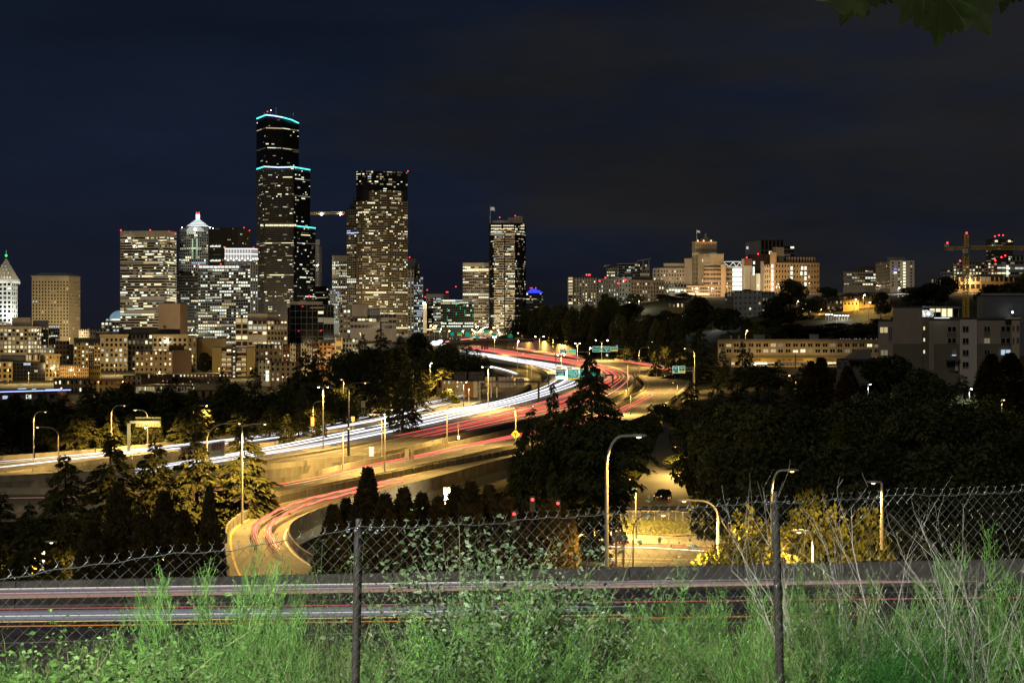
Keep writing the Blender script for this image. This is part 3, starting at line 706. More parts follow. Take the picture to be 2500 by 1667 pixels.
b = Bld("warehouse", "long low warehouse, dark to the left and yellow lit with five windows to the right", 230, 965, 620)
b.vol([(132, 622), (212, 620)], 928, 966, 18, [8], 2, wallmat("umber_render", (0.13, 0.10, 0.07)), pier=.55, sp=.5, lit=.3, mode="obj", pal=WHITEW); b.vol([(212, 619), (322, 623)], 931, 963, 18, [8], 2, OCHRE, pier=.65, sp=.45, lit=.2, mode="obj"); b.box(130, 215, 924, 929, 620, 20, ROOF, "roof_edge"); b.box(211, 325, 927, 931, 618, 20, BRICK, "roof_edge"); b.end()

b = Bld("office_building", "orange lit block with glazed middle bay and a few bright windows", 213, 895, 850)
b.vol([(180, 850), (217, 850)], 838, 893, 20, [4], 6, OCHRE, pier=.5, sp=.5, lit=.3, mode="obj", pal=WHITEW); b.vol([(217, 852), (230, 852)], 838, 893, 18, [3], 8, GREYB, core=GLASS_B, pier=.2, sp=.2, lit=.1); b.vol([(230, 850), (246, 850)], 838, 893, 20, [2], 6, OCHRE, pier=.5, sp=.5, lit=.4, mode="obj", pal=WHITEW); b.box(180, 247, 824, 836, 862, 14, wallmat("green_roof", (0.09, 0.11, 0.08)), "mansard_roof"); b.end()
b = Bld("terrace_building", "long brown brick terrace with small paired windows left of the warehouse roof", 182, 926, 720)
b.vol([(147, 720), (216, 722)], 893, 926, 16, [14], 4, wallmat("brown_brick", (0.26, 0.17, 0.08)), pier=.5, sp=.5, lit=.12, mode="obj", pal=[.3, .3, .3, .1, 0, 0, 0]); b.end()
b = Bld("arcade_building", "small bright yellow building with arched openings", 231, 920, 730)
b.vol([(217, 730), (246, 730)], 896, 922, 14, [6], 2, wallmat("yellow_stucco", (0.52, 0.37, 0.10)), pier=.4, sp=.55, lit=.1, mode="obj"); b.end()
for (u0, u1, vt, vb, YY, m_, nx_, ny_, lb, lt) in ((100, 133, 843, 866, 880, GREYB, 5, 2, "grey two storey block with four lit windows", .8), (136, 170, 834, 893, 860, DBROWN, 4, 5, "dark narrow brick block with one column of lit windows", .2), (168, 182, 842, 893, 855, BLACKP, 3, 6, "black slim block with white lights near the top", .25), (193, 215, 805, 824, 1150, BEIGE, 4, 3, "distant pale lowrise right of the tan tower", .05), (214, 233, 803, 820, 1180, BEIGE, 3, 2, "distant small pale block left of the glass dome", .05)):
    b = Bld("office_building", lb, (u0 + u1) / 2, vb, YY); b.vol([(u0, YY), (u1, YY)], vt, vb, 16, [nx_], ny_, m_, pier=.5, sp=.5, lit=lt, mode="obj", pal=WHITEW); b.end()
b = Bld("domed_building", "small stepped building with a lit glass dome left of the banded tower", 273, 820, 1520)
for (u0, u1, vt, yy) in ((235, 300, 804, 1519), (247, 300, 788, 1522), (258, 300, 779, 1525)): b.vol([(u0, yy), (u1, yy)], vt, 822, 20, [max(3, (u1 - u0) // 8)], max(1, int((822 - vt) / 8)), CREAM, pier=.35, sp=.45, lit=.6, pal=WHITEW, strip=False)
q = MB(); c = P(297, 779, 1538); r = 30 / F * 1538
for i in range(6):
    for j in range(10):
        a0, a1 = math.pi / 2 * i / 6, math.pi / 2 * (i + 1) / 6; t0, t1 = 2 * math.pi * j / 10, 2 * math.pi * (j + 1) / 10
        f = lambda a, t: (c.x + r * math.cos(a) * math.cos(t), c.y + r * math.cos(a) * math.sin(t), c.z + r * .72 * math.sin(a))
        q.quad(f(a0, t0), f(a0, t1), f(a1, t1), f(a1, t0))
q.build("glass_dome", glow("lit_dome", (0.35, 0.62, 0.80), 0.42), b.e)
q = MB()
for j in range(10): 
    t0 = 2 * math.pi * j / 10; q.tube([(c.x + r * 1.01 * math.cos(a) * math.cos(t0), c.y + r * 1.01 * math.cos(a) * math.sin(t0), c.z + r * .73 * math.sin(a)) for a in [math.pi / 2 * i / 6 for i in range(7)]], .18, 4)
q.build("dome_rib", WHITEB, b.e); q = MB(); q.prism([(c.x + r * 1.04 * math.cos(t), c.y + r * 1.04 * math.sin(t)) for t in [2 * math.pi * j / 20 for j in range(20)]], c.z - 1.6, c.z); q.build("dome_rim", glow("dome_rim_light", (1, 1, .92), 1.2), b.e); b.end()

b = Bld("office_tower", "wide beige banded tower with chamfered right side and red lights along its top", 360, 800, 1450)
b.vol([(294, 1450), (407, 1446), (430, 1462)], 564, 806, 40, [26, 8], 34, BEIGE, pier=0, sp=.45, dep=.9, lit=.30, full=.24, pal=[.16, .18, .18, .22, .12, .14, 0], vwt=579)
for u, v in ((295, 562), (367, 562), (412, 565), (428, 571)): b.beacon(u, v, 1449, r=1.0)
for u, v in ((309, 589), (327, 601)): b.beacon(u, v, 1444, G_WHT, .9, "bright_office_lamp")
b.end()

b = Bld("skyscraper", "slender tower with white floodlit stepped pyramid top and lantern", 480, 820, 1500)
b.vol([(440, 1500), (456, 1497), (492, 1497), (508, 1500)], 557, 669, 32, [4, 8, 4], 16, GREYW, pier=.3, sp=.25, dep=.8, lit=.30, full=.12, pal=WHITEW, vwt=566)
b.vol([(437, 1494), (508, 1494)], 612, 669, 34, [14], 8, GREYW, pier=.3, sp=.3, dep=.5, lit=.28, full=.2, pal=WHITEW)
b.vol([(433, 1490), (500, 1490)], 669, 826, 38, [16], 22, wallmat("dark_bronze", (0.05, 0.045, 0.035)), pier=.1, sp=.4, dep=.4, lit=.22, full=.12, pal=OFFICE)
WFL = mat("floodlit_white_metal", (0.75, 0.76, 0.75), .6, .05); stp = [(456, 552), (461, 548), (465, 544), (470, 540), (474, 536), (478, 532)]
for i, (u, v) in enumerate(stp):
    q = MB(); hw = 483 - u; Yc = 1512; q.prism(sq(483, hw, Yc), PZ(v + 3.2, 1500), PZ(v, 1500)); q.build("roof_step", WFL, b.e)
    q = MB(); q.prism(sq(483, hw - 3, Yc), PZ(v, 1500), PZ(v - 2, 1500)); q.build("light_band", glow("pyramid_light", (0.88, 0.97, 1.0), 1.3), b.e)
q = MB(); q.prism(sq(483, 4.6, 1512), PZ(532, 1500), PZ(521, 1500)); q.build("lantern", glow("lantern_light", (1, 1, 1), 2.2), b.e)
b.beacon(480, 519.5, 1508, r=.9); b.beacon(486, 519.5, 1508, r=.9)
q = MB(); c = P(476, 565, 1495)
for i in range(14):
    t0, t1 = math.pi * i / 14, math.pi * (i + 1) / 14; r = 21 / F * 1495; h = 13 / F * 1495; q.obox(c + Vector((r * math.cos(t1), 0, 0)), (r * (math.cos(t0) - math.cos(t1)), 0, 0), (0, 4, 0), (0, 0, h * math.sin((t0 + t1) / 2)))
q.build("arched_gable", glow("gable_light", (0.85, 0.92, 0.85), 0.5), b.e); b.beacon(476, 560, 1493, G_WHT, 1.7, "gable_lamp")
for u in (470, 481):
    q = MB(); q.beam(P(u, 631, 1494), P(u, 583, 1494), 1.4, .6); q.build("light_column", glow("green_white_tube", (0.72, 1.0, 0.66), .55), b.e)
for (u, v) in ((445, 556), (452, 558), (513, 556), (520, 557)): b.beacon(u, v, 1500, G_COOL, .6, "roof_lamp")
b.end()

b = Bld("office_tower", "dark brown gridded tower behind the white crowned one", 553, 700, 1650)
b.vol([(509, 1650), (595, 1647), (611, 1668)], 557, 720, 45, [28, 6], 36, BROWN, core=GLASS_B, pier=.35, sp=.35, dep=.5, lit=.05, full=.02, pal=OFFICE)
for v in (601, 636): 
    for k in range(9):
        o = link("window", unit_window(WLIT[3]), b.e); o.location = P(513 + k * 2.9, v + 2.2, 1646) - ORG[b.e.name]; o.scale = (1.1, .4, 1.5 + .5 * (k % 3))
b.beacon(596, 556, 1648); b.beacon(609, 563, 1660); b.end()

b = Bld("office_tower", "glass tower full of white lit windows with a brilliant white colonnade crown", 560, 825, 1350)
b.vol([(484, 1350), (611, 1347)], 649, 830, 38, [22], 24, wallmat("steel_grey", (0.20, 0.21, 0.21)), pier=.22, sp=.38, dep=.4, lit=.50, full=.12, pal=WHITEW, vwt=650)
b.vol([(611, 1346), (629, 1352)], 640, 830, 40, [3], 24, WHITEB, pier=.45, sp=.3, dep=.8, lit=.25, pal=WHITEW, strip=False)
b.vol([(549, 1353), (612, 1352), (629, 1360)], 606, 650, 30, [16, 3], 4, WHITEB, core=GLASS_B, pier=.3, sp=.3, dep=.7, lit=.1, pal=WHITEW, vwt=638, vwb=650)
cw_ = glow("crown_light", (1.0, 0.97, 0.90), 1.5); cd_ = glow("crown_glass", (0.9, 0.88, 0.82), .30)
q = MB(); q.obox(P(549.5, 637, 1351), P(612, 637, 1350) - P(549.5, 637, 1351), (0, .8, 0), (0, 0, PZ(608, 1350) - PZ(637, 1350))); q.obox(P(612, 637, 1350), P(629, 637, 1358) - P(612, 637, 1350), (0, .8, 0), (0, 0, PZ(609, 1350) - PZ(637, 1350))); q.build("crown_panel", cd_, b.e)
for k in range(10):
    u = lerp(550, 612, k / 9); q = MB(); q.beam(P(u, 636, 1349), P(u, 607, 1349), .8, .8); q.build("crown_column", glow("crown_column_light", (1, .97, .92), .8), b.e); b.beacon(u, 631 + 4 * (k % 2), 1348, cw_, 1.6, "crown_lamp")
for u in (618, 624, 628.5): b.beacon(u, 632, 1350, cw_, 1.6, "crown_lamp")
for v in (607.5, 620):
    q = MB(); q.beam(P(549, v, 1348.5), P(612, v, 1347.5), .7, 1.0); q.beam(P(612, v, 1347.5), P(629, v + 1, 1356), .7, 1.0); q.build("crown_cornice", cw_, b.e)
for k in range(11): 
    o = link("window", unit_window(WLIT[3]), b.e); o.location = P(486 + k * 9, 654, 1345.5) - ORG[b.e.name]; o.scale = (3.2, .4, 2.0)
for u, v in ((550, 605), (619, 605), (628, 608), (485, 646), (539, 645)): b.beacon(u, v, 1349)
b.end()

# --- the black skyscraper with turquoise neon edges
b = Bld("skyscraper", "tallest black skyscraper with turquoise neon lines along its setbacks", 690, 800, 1500)
BLK = mat("black_granite", (0.012, 0.012, 0.013), .35, .1, spec=.4); BRNB = wallmat("bronze_band", (0.075, 0.062, 0.042))
b.vol([(627, 1516), (649, 1494), (690, 1498), (729, 1514)], 291, 420, 40, [7, 12, 11], 26, BLK, pier=.06, sp=.42, dep=.5, lit=.06, full=.05, Yz=1500, pal=OFFICE, back=[(727, 1560), (632, 1560)], vwt=294)
b.vol([(627, 1510), (645, 1492), (717, 1492)], 408, 800, 40, [7, 22], 76, BRNB, core=BLK, pier=.05, sp=.5, dep=.5, lit=.13, full=.03, Yz=1500, pal=OFFICE, back=[(722, 1555), (632, 1555)])
b.vol([(717, 1494), (757, 1510)], 411, 800, 40, [13], 76, BLK, core=BLK, pier=.06, sp=.42, dep=.4, lit=.10, full=.03, Yz=1500, pal=WHITEW)
b.vol([(725, 1488), (770, 1506)], 553, 800, 40, [14], 48, BLK, core=BLK, pier=.06, sp=.42, dep=.4, lit=.12, full=.03, Yz=1500, pal=WHITEW)
q = MB(); q.obox(P(633, 518, 1500), P(717, 518, 1490) - P(633, 518, 1500), (0, 1, 0), (0, 0, 3)); 
for k in range(22):
    o = link("window", unit_window(WLIT[0 if k % 3 else 3]), b.e); o.location = P(636 + k * 4.0, 552.5, 1488.5 if k > 2 else 1494) - ORG[b.e.name]; o.scale = (1.5, .4, 2.2)
TEAL = glow("turquoise_neon", (0.10, 0.85, 0.80), 2.0); TEALV = glow("violet_neon", (0.45, 0.62, 1.0), 2.2)
def neon(pts, m_):
    q = MB(); q.tube(pts, .75, 6); q.build("neon_tube", m_, b.e)
def cn(u, v, Y_): return Vector((PX(u, Y_), Y_, PZ(v, Y_)))
neon([cn(627, 290, 1514), cn(649, 281, 1491)], TEAL); neon([cn(649, 281, 1491), cn(668, 283, 1492), cn(690, 287, 1494)], TEALV); neon([cn(690, 287, 1494), cn(712, 293, 1501), cn(729, 301, 1511)], TEAL)
neon([cn(627, 413, 1508), cn(645, 407, 1490)], TEAL); neon([cn(645, 407, 1490), cn(680, 409, 1490), cn(717, 408, 1490)], TEALV); neon([cn(717, 408, 1490), cn(757, 415, 1506)], TEAL); neon([cn(725, 552, 1486), cn(770, 557, 1502)], TEAL)
for (u, h) in ((645, 10), (653, 7), (660, 12), (665, 6), (674, 22), (716, 8)):
    q = MB(); q.tube([P(u, 284, 1515), P(u, 284 - h, 1515)], .5, 5); q.build("antenna", STEEL, b.e)
b.beacon(653, 273, 1515); b.beacon(661, 270, 1515, G_COOL, .4, "roof_lamp"); b.end()

def crane_jib_far():
    t = thing("tower_crane", "far crane jib with white work lamps between the two tallest towers", "crane", tuple(P(800, 523, 1720)), None)
    q = MB(); Yc = 1720; a, c = P(752, 524, Yc), P(842, 522, Yc)
    q.beam(a, c, .5); q.beam(a + Vector((0, 0, 2.6)), c + Vector((0, 0, 2.6)), .5)
    for k in range(23):
        p = a.lerp(c, k / 23); p2 = a.lerp(c, (k + 1) / 23); q.beam(p, p2 + Vector((0, 0, 2.6)), .3) if k % 2 else q.beam(p + Vector((0, 0, 2.6)), p2, .3)
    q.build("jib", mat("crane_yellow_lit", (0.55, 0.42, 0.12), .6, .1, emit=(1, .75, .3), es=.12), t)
    for u, m_ in ((785, G_WHT), (831, G_WHT), (836, G_RED)):
        q = MB(); q.ball(P(u, 523, 1718), 1.3, 8, 6); q.build("work_lamp", m_, t)
crane_jib_far()
b = Bld("office_tower", "slim pale tower with rounded top behind the black skyscraper", 776, 740, 1800)
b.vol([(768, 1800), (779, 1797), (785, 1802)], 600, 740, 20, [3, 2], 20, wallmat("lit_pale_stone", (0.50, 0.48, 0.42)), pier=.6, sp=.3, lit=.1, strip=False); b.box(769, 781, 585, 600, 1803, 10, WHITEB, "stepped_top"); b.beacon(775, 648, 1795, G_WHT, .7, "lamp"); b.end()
b = Bld("office_tower", "slender tower with plain white top and vertical strips of light", 829, 770, 1700)
b.vol([(811, 1700), (848, 1700)], 624, 800, 25, [9], 24, WHITEB, pier=.42, sp=.2, dep=.9, lit=.35, full=.30, pal=[.2, .2, .1, .3, .2, 0, 0], vwt=639, strip=False); b.end()
b = Bld("office_building", "cool blue lit small tower at the foot of the white topped one", 817, 780, 1500)
b.vol([(806, 1500), (828, 1500)], 707, 790, 20, [5], 14, GREYW, pier=.4, sp=.4, lit=.5, pal=[0, .1, .1, .2, .3, .1, .3], strip=False); b.end()
b = Bld("office_building", "dim low towers filling the gap right of the black skyscraper", 790, 790, 1550)
b.vol([(770, 1550), (800, 1550)], 700, 790, 20, [8], 14, DGREY, pier=.3, sp=.4, lit=.2); b.vol([(797, 1545), (806, 1545)], 705, 790, 20, [2], 14, GREYB, pier=.3, sp=.4, lit=.6, pal=WHITEW); b.end()

b = Bld("skyscraper", "broad brown gridded skyscraper with stepped left shoulder and black top", 920, 800, 1650)
b.vol([(870, 1652), (885, 1646), (947, 1646), (995, 1658)], 466, 810, 45, [4, 16, 12], 60, wallmat("brown_granite", (0.21, 0.165, 0.10)), core=GLASS_B, pier=.14, sp=.36, dep=.7, lit=.27, full=.09, pal=[.25, .28, .25, .08, .05, .09, 0], Yz=1650)
b.vol([(870, 1650), (885, 1644), (995, 1656)], 419, 466, 45, [4, 26], 8, BLK, pier=.05, sp=.4, dep=.4, lit=.28, full=.1, pal=OFFICE, Yz=1650)
for (u0, u1, vt, yy) in ((847, 870, 510, 1660), (855, 871, 498, 1662), (863, 872, 483, 1664)):
    b.vol([(u0, yy), (u1, yy - 4)], vt, 810, 40, [int((u1 - u0) / 4)], int((810 - vt) / 5.8), wallmat("pale_granite", (0.20, 0.18, 0.15)), core=GLASS_B, pier=.14, sp=.36, dep=.7, lit=.2, full=.06, Yz=1660, strip=False)
q = MB(); q.beam(P(847, 569.5, 1652), P(876, 568, 1649), .6, 1.1); q.build("blue_light_strip", glow("blue_band", (0.35, 0.50, 1.0), 1.6), b.e)
b.beacon(996, 418, 1650); b.end()
b = Bld("office_tower", "twin slab tower with pale narrow front and blue lit right half", 1014, 810, 1500)
b.vol([(995, 1500), (1011, 1500)], 657, 812, 20, [2], 20, CREAM, pier=.55, sp=.4, lit=.25); b.vol([(1011, 1503), (1033, 1503)], 677, 812, 25, [7], 22, GREYB, pier=.45, sp=.2, lit=.45, full=.1, pal=[0, 0, .1, .3, .2, .1, .4], strip=False)
b.vol([(995, 1515), (1016, 1515)], 632, 680, 20, skin=DGREY, core=DGREY); b.vol([(1012, 1512), (1024, 1512)], 645, 680, 20, [3], 6, DGREY, pier=.3, sp=.4, lit=.2); b.beacon(1000, 628, 1512); b.end()
b = Bld("office_building", "low block with stacked white window strips beside a pale slab", 1058, 812, 1600)
b.vol([(1042, 1598), (1058, 1598)], 730, 815, 20, [4], 14, BROWN, pier=.1, sp=.45, lit=.4, full=.1); b.vol([(1058, 1600), (1076, 1600)], 728, 815, 25, [5], 12, GREYB, pier=.1, sp=.45, lit=.75, full=.5, pal=WHITEW); b.box(1032, 1042, 742, 812, 1590, 12, CREAM, "blank_slab")
b.beacon(1036, 740, 1585, G_WHT, 2.2, "roof_flood_lamp"); b.beacon(1043, 708, 1610); b.beacon(1038, 725, 1605); b.end()
b = Bld("office_building", "green tinted gridded office block with two white rows near its base", 1117, 800, 1580)
b.vol([(1076, 1580), (1157, 1580)], 732, 798, 30, [18], 11, wallmat("green_frame", (0.06, 0.075, 0.06)), pier=.15, sp=.3, lit=.12, full=.08, pal=WHITEW); 
for k in range(18):
    for v in (789, 796):
        if (k * 7 + v) % 9: o = link("window", unit_window(WLIT[3]), b.e); o.location = P(1077.5 + k * 4.4, v + 2, 1578.5) - ORG[b.e.name]; o.scale = (1.7, .4, 1.6)
rg = random.Random(4)
for k in range(16): b.beacon(rg.choice((1092, 1114, 1124, 1135, 1155)), 745 + 4.6 * (k % 9), 1577, glow("green_lamp", (0.1, .9, .35), 1.6), .55, "green_lamp")
for u, v in ((1090, 713), (1093, 713), (1113, 700)): b.beacon(u, v, 1600)
b.vol([(1040, 1640), (1096, 1640)], 718, 735, 20, skin=DGREY, core=DGREY); b.end()
b = Bld("office_tower", "pale flat fronted tower with one bright top row, left of the curved tower", 1164, 805, 1700)
b.vol([(1130, 1700), (1197, 1698)], 642, 812, 35, [14], 22, BEIGE, pier=.10, sp=.52, dep=.8, lit=.32, full=.06, pal=OFFICE, vwt=651)
for k in range(13):
    o = link("window", unit_window(WLIT[0]), b.e); o.location = P(1140 + k * 4.4, 661.5, 1696) - ORG[b.e.name]; o.scale = (2.0, .4, 3.0)
b.end()
b = Bld("skyscraper", "curved dark tower with flat beige banded front and pale roof drum", 1240, 805, 1650)
b.vol([(1194, 1672), (1196, 1656), (1206, 1648), (1257, 1646), (1276, 1652), (1283, 1668)], 546, 812, 30, [3, 4, 0, 9, 4], 44, BLK, pier=.08, sp=.4, dep=.5, lit=.16, full=.06, pal=OFFICE, Yz=1650, strip=False)
b.vol([(1206, 1646), (1231, 1644.5)], 560, 812, 8, [9], 42, BEIGE, pier=0, sp=.48, dep=.8, lit=.30, full=.16, pal=OFFICE, Yz=1650, roof=False); b.vol([(1233, 1644.5), (1257, 1644)], 560, 812, 8, [9], 42, BEIGE, pier=0, sp=.48, dep=.8, lit=.30, full=.16, pal=OFFICE, Yz=1650, roof=False)
for v, m_ in ((551, 0), (558, 0), (566, 0)):
    for k in range(19):
        if (k * 5 + v) % 7: o = link("window", unit_window(WLIT[m_]), b.e); o.location = P(1199 + k * 4.3, v + 1.5, 1645 if k < 14 else 1650) - ORG[b.e.name]; o.scale = (1.9, .4, 1.3)
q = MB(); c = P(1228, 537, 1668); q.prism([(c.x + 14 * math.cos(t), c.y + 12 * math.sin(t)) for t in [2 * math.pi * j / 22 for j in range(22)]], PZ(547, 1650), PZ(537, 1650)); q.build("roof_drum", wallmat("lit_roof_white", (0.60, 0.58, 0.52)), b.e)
b.box(1240, 1258, 531, 547, 1662, 14, BEIGE, "plant_room"); b.box(1258, 1276, 528, 547, 1660, 14, BEIGE, "plant_room"); b.beacon(1220, 531, 1655); b.beacon(1258, 527, 1655); b.end()
def flagpole(u, v0, v1, Y_, label, fw, fh):
    t = thing("flagpole", label, "flagpole", tuple(P(u, v0, Y_))); q = MB(); q.tube([P(u, v0, Y_), P(u, v1, Y_)], .32 if Y_ > 1400 else .22, 6); q.build("pole", WHITEB, t)
    q = MB(); n_ = 6
    for i in range(n_):
        f = lambda k: P(u + fw * k / n_, v1 + 2 + 2.2 * k / n_ + .8 * math.sin(k * 1.3), Y_) + Vector((0, .5 * math.sin(k), 0)); a, c_ = f(i), f(i + 1); h = Vector((0, 0, -fh / F * Y_)); q.quad(a, c_, c_ + h, a + h)
    fm = mat("glowing_flag_cloth", (0.62, 0.64, 0.68), .8, .1, emit=(0.8, .85, 1), es=.12); q.build("flag", fm, t)  # faint emission stands in for floodlight on the cloth
flagpole(1197, 546, 503, 1648, "tall flagpole with softly glowing flag on the curved dark tower", 11, 8)
b = Bld("office_tower", "distant tower with glowing blue stepped crown just above the dark tree line", 1305, 770, 2000)
BLU = glow("blue_crown", (0.03, 0.06, 1.0), 1.4)
b.vol([(1285, 2000), (1326, 2000)], 716, 775, 30, [10], 9, DGREY, pier=.15, sp=.4, lit=.35, pal=OFFICE, strip=False)
for (u0, u1, vt, vb) in ((1286, 1325, 712.5, 717), (1291, 1319, 708.5, 713), (1295, 1311, 705.5, 709)): b.box(u0, u1, vt, vb, 2002, 20, BLU, "blue_crown")
for u in (1295, 1299, 1308): b.beacon(u, 703, 2000)
b.end()

# --- middle distance, left half
b = Bld("courthouse", "large classical stone block with dark recessed centre, cornice and lit upper windows", 370, 915, 850)
b.vol([(245, 850), (312, 850)], 820, 912, 30, [6], 7, TAN, pier=.45, sp=.42, dep=.6, lit=.14, mode="obj", pal=WHITEW, vwt=826); b.vol([(312, 868), (373, 868)], 818, 912, 20, [6], 7, DGREY, pier=.4, sp=.4, lit=.08, mode="obj"); b.vol([(373, 850), (458, 850), (478, 860)], 820, 912, 30, [7, 2], 7, TAN, pier=.45, sp=.42, dep=.6, lit=.12, mode="obj", pal=WHITEW, vwt=826)
for u0, u1 in ((243, 314), (371, 460)): b.box(u0, u1, 816, 820.5, 848, 32, TAN, "cornice"); b.box(u0 + 1, u1 - 1, 850, 852, 849, 4, TAN, "string_course")
b.box(290, 440, 803, 816, 872, 16, ROOF, "roof_structure"); b.beacon(406, 833, 848.5, G_WHT, 1.2, "arched_lit_window"); b.beacon(392, 837, 848.5, WLIT[0], 1.0, "arched_lit_window"); b.end()
b = Bld("building", "tall windowless tan box with a white lit right side", 413, 806, 1000)
b.vol([(386, 1000), (440, 1000), (458, 1012)], 741, 806, 20, skin=wallmat("tan_ribbed_panel", (0.46, 0.33, 0.20)), core=wallmat("tan_ribbed_panel", (0.46, 0.33, 0.20)), roof=True); b.box(400, 427, 735, 741, 1004, 8, BEIGE, "roof_structure")
q = MB(); c = P(402, 798, 999); q.prism([(c.x + .01, c.y), (c.x + .5, c.y)], 0, 0) if 0 else q.ball(c, 1.3, 10, 6, sz=1); q.build("vent_opening", DGREY, b.e); b.end()
b = Bld("apartment_building", "flat fronted block with four rows of lit windows and dark brown right side", 398, 912, 720)
b.vol([(330, 720), (421, 720)], 859, 912, 22, [8], 4, wallmat("buff_brick", (0.27, 0.20, 0.12)), pier=.62, sp=.55, lit=.7, mode="obj", pal=[.4, .4, .2, 0, 0, 0, 0]); b.vol([(421, 720), (467, 726)], 857, 912, 20, skin=DBROWN, core=DBROWN); b.box(412, 450, 842, 857, 730, 10, DBROWN, "plant_room"); b.end()
b = Bld("building", "long yellowish beam like block on columns in front of the white lit glass tower", 503, 850, 880)
b.vol([(455, 880), (552, 880)], 826, 836, 14, skin=TAN, core=wallmat("yellow_concrete", (0.36, 0.28, 0.13))); 
for k in range(13): b.box(457 + k * 4.4, 458.6 + k * 4.4, 836, 872, 882, 2, TAN, "column")
b.vol([(456, 888), (540, 888)], 838, 880, 10, [18], 5, GREYB, pier=.3, sp=.3, lit=.3, pal=WHITEW); b.end()
b = Bld("office_building", "beige frame office block with deep openings and a blank penthouse", 640, 850, 950)
b.vol([(575, 950), (606, 950)], 778, 848, 25, [2], 5, BEIGE, core=GLASS_B, pier=.2, sp=.3, dep=.8, lit=.4, mode="stuff", pal=WHITEW); b.vol([(606, 948), (652, 948), (700, 962)], 784, 848, 25, [4, 6], 5, BEIGE, core=GLASS_B, pier=.2, sp=.45, dep=.8, lit=.6, full=.2, pal=[.3, .2, .1, .2, .2, 0, 0]); b.vol([(604, 954), (652, 954), (680, 962)], 766, 786, 20, skin=BEIGE, core=BEIGE); b.end()
b = Bld("office_building", "black glass block with thin pale mullion grid and beige roof edge", 757, 835, 1000)
b.vol([(702, 1002), (708, 1000)], 751, 838, 20, skin=DGREY, core=GLASS); b.vol([(708, 1000), (790, 1000), (815, 1012)], 744, 838, 22, [6, 3], 6, MULL, core=GLASS, pier=.045, sp=.05, dep=.2, lit=.05, full=0, pal=[.1, .2, .2, .2, .2, .1, 0]); b.box(707, 788, 736, 744, 999, 16, CREAM, "roof_edge"); b.box(756, 792, 749, 753, 998.5, 6, CREAM, "roof_edge")
for u, v in ((739, 748), (782, 808), (729, 808), (785, 806)): b.beacon(u, v, 997, glow("red_reflection_glow", (1, .05, .06), 1.2), .7, "red_reflection")  # glowing dots stand in for red reflections in the glass
b.beacon(755, 723, 1010, glow("red_lamp_dim", (1, .04, .05), 3), 1.2); b.box(749, 762, 725, 737, 1010, 6, DGREY, "plant_room"); b.end()
b = Bld("hospital", "stacked beige concrete block with a tall blank box and long window bands", 895, 810, 1200)
b.vol([(855, 1196), (928, 1196)], 778, 808, 20, [8], 2, BEIGE, core=GLASS_B, pier=.15, sp=.5, dep=.6, lit=.6, full=.3, pal=[.3, .2, .3, .1, .1, 0, 0]); b.vol([(928, 1200), (968, 1200)], 768, 808, 20, [4], 3, BEIGE, core=GLASS_B, pier=.12, sp=.45, dep=.6, lit=.4); b.vol([(859, 1206), (897, 1206)], 743, 780, 18, skin=BEIGE, core=BEIGE); b.vol([(897, 1210), (928, 1210)], 756, 780, 16, skin=GREYB, core=GREYB); b.vol([(829, 1210), (856, 1210)], 757, 818, 20, [3], 5, TAN, core=GLASS_B, pier=.4, sp=.5, lit=.3); b.end()
b = Bld("apartment_building", "tall apartment block with stacked balconies and a lit central stair strip", 570, 934, 750)
b.vol([(518, 750), (541, 750)], 848, 935, 16, skin=OCHRE, core=wallmat("olive_concrete", (0.22, 0.17, 0.07))); b.vol([(541, 752), (566, 752)], 850, 935, 16, [2], 7, DBROWN, core=DBROWN, pier=.12, sp=.35, dep=1.2, lit=.55, mode="obj", pal=WARMW); b.vol([(577, 752), (602, 752)], 850, 935, 16, [2], 7, DBROWN, core=DBROWN, pier=.12, sp=.35, dep=1.2, lit=.6, mode="obj", pal=WARMW); b.vol([(602, 750), (622, 750)], 848, 935, 16, skin=OCHRE, core=wallmat("olive_concrete", (0.22, 0.17, 0.07))); b.vol([(566, 749), (577, 749)], 842, 935, 16, [1], 20, DBROWN, core=DBROWN, pier=.55, sp=.2, lit=.9, mode="obj", pal=[0, 0, .2, .5, .3, 0, 0])
for j in range(7):
    for u0 in (543, 579): b.box(u0, u0 + 22, 857 + j * 11.5, 861 + j * 11.5, 749, 2, TAN, "balcony")
b.end()
cols_ = [(684, 691, 838, CREAM), (691, 708, 842, BRICK), (708, 722, 839, CREAM), (722, 735, 842, DBROWN), (735, 749, 838, CREAM), (749, 762, 842, CREAM), (762, 780, 840, BRICK)]
b = Bld("apartment_building", "low row of apartments alternating cream and brick red bays", 730, 885, 700)
for i, (u0, u1, vt, m_) in enumerate(cols_): b.vol([(u0, 700 + (i % 2)), (u1, 700 + (i % 2))], vt, 888, 16, [2], 4, m_, pier=.6, sp=.55, lit=.22, mode="obj", pal=WARMW)
b.end()
b = Bld("apartment_building", "orange apartment block with cream balconies below the black glass block", 798, 890, 690)
b.vol([(779, 690), (819, 690)], 838, 890, 16, [4], 5, ORANGE, pier=.5, sp=.5, lit=.2, mode="obj", pal=WARMW); b.box(776, 820, 829, 838, 700, 12, TAN, "penthouse")
for j in range(3):
    for u0 in (769, 797): b.box(u0, u0 + 11, 851 + j * 13, 857 + j * 13, 688, 2, CREAM, "balcony")
b.end()
b = Bld("apartment_building", "pale corner apartment tower with square yellow panels", 846, 890, 680)
b.vol([(818, 680), (836, 680)], 823, 888, 16, [1], 3, wallmat("lit_ochre_panel", (0.50, 0.38, 0.16)), pier=.3, sp=.55, lit=0, mode="obj", pane=DGREY); b.vol([(836, 682), (875, 684)], 828, 888, 16, [5], 5, GREYB, pier=.45, sp=.45, lit=.3, mode="obj", pal=WHITEW)
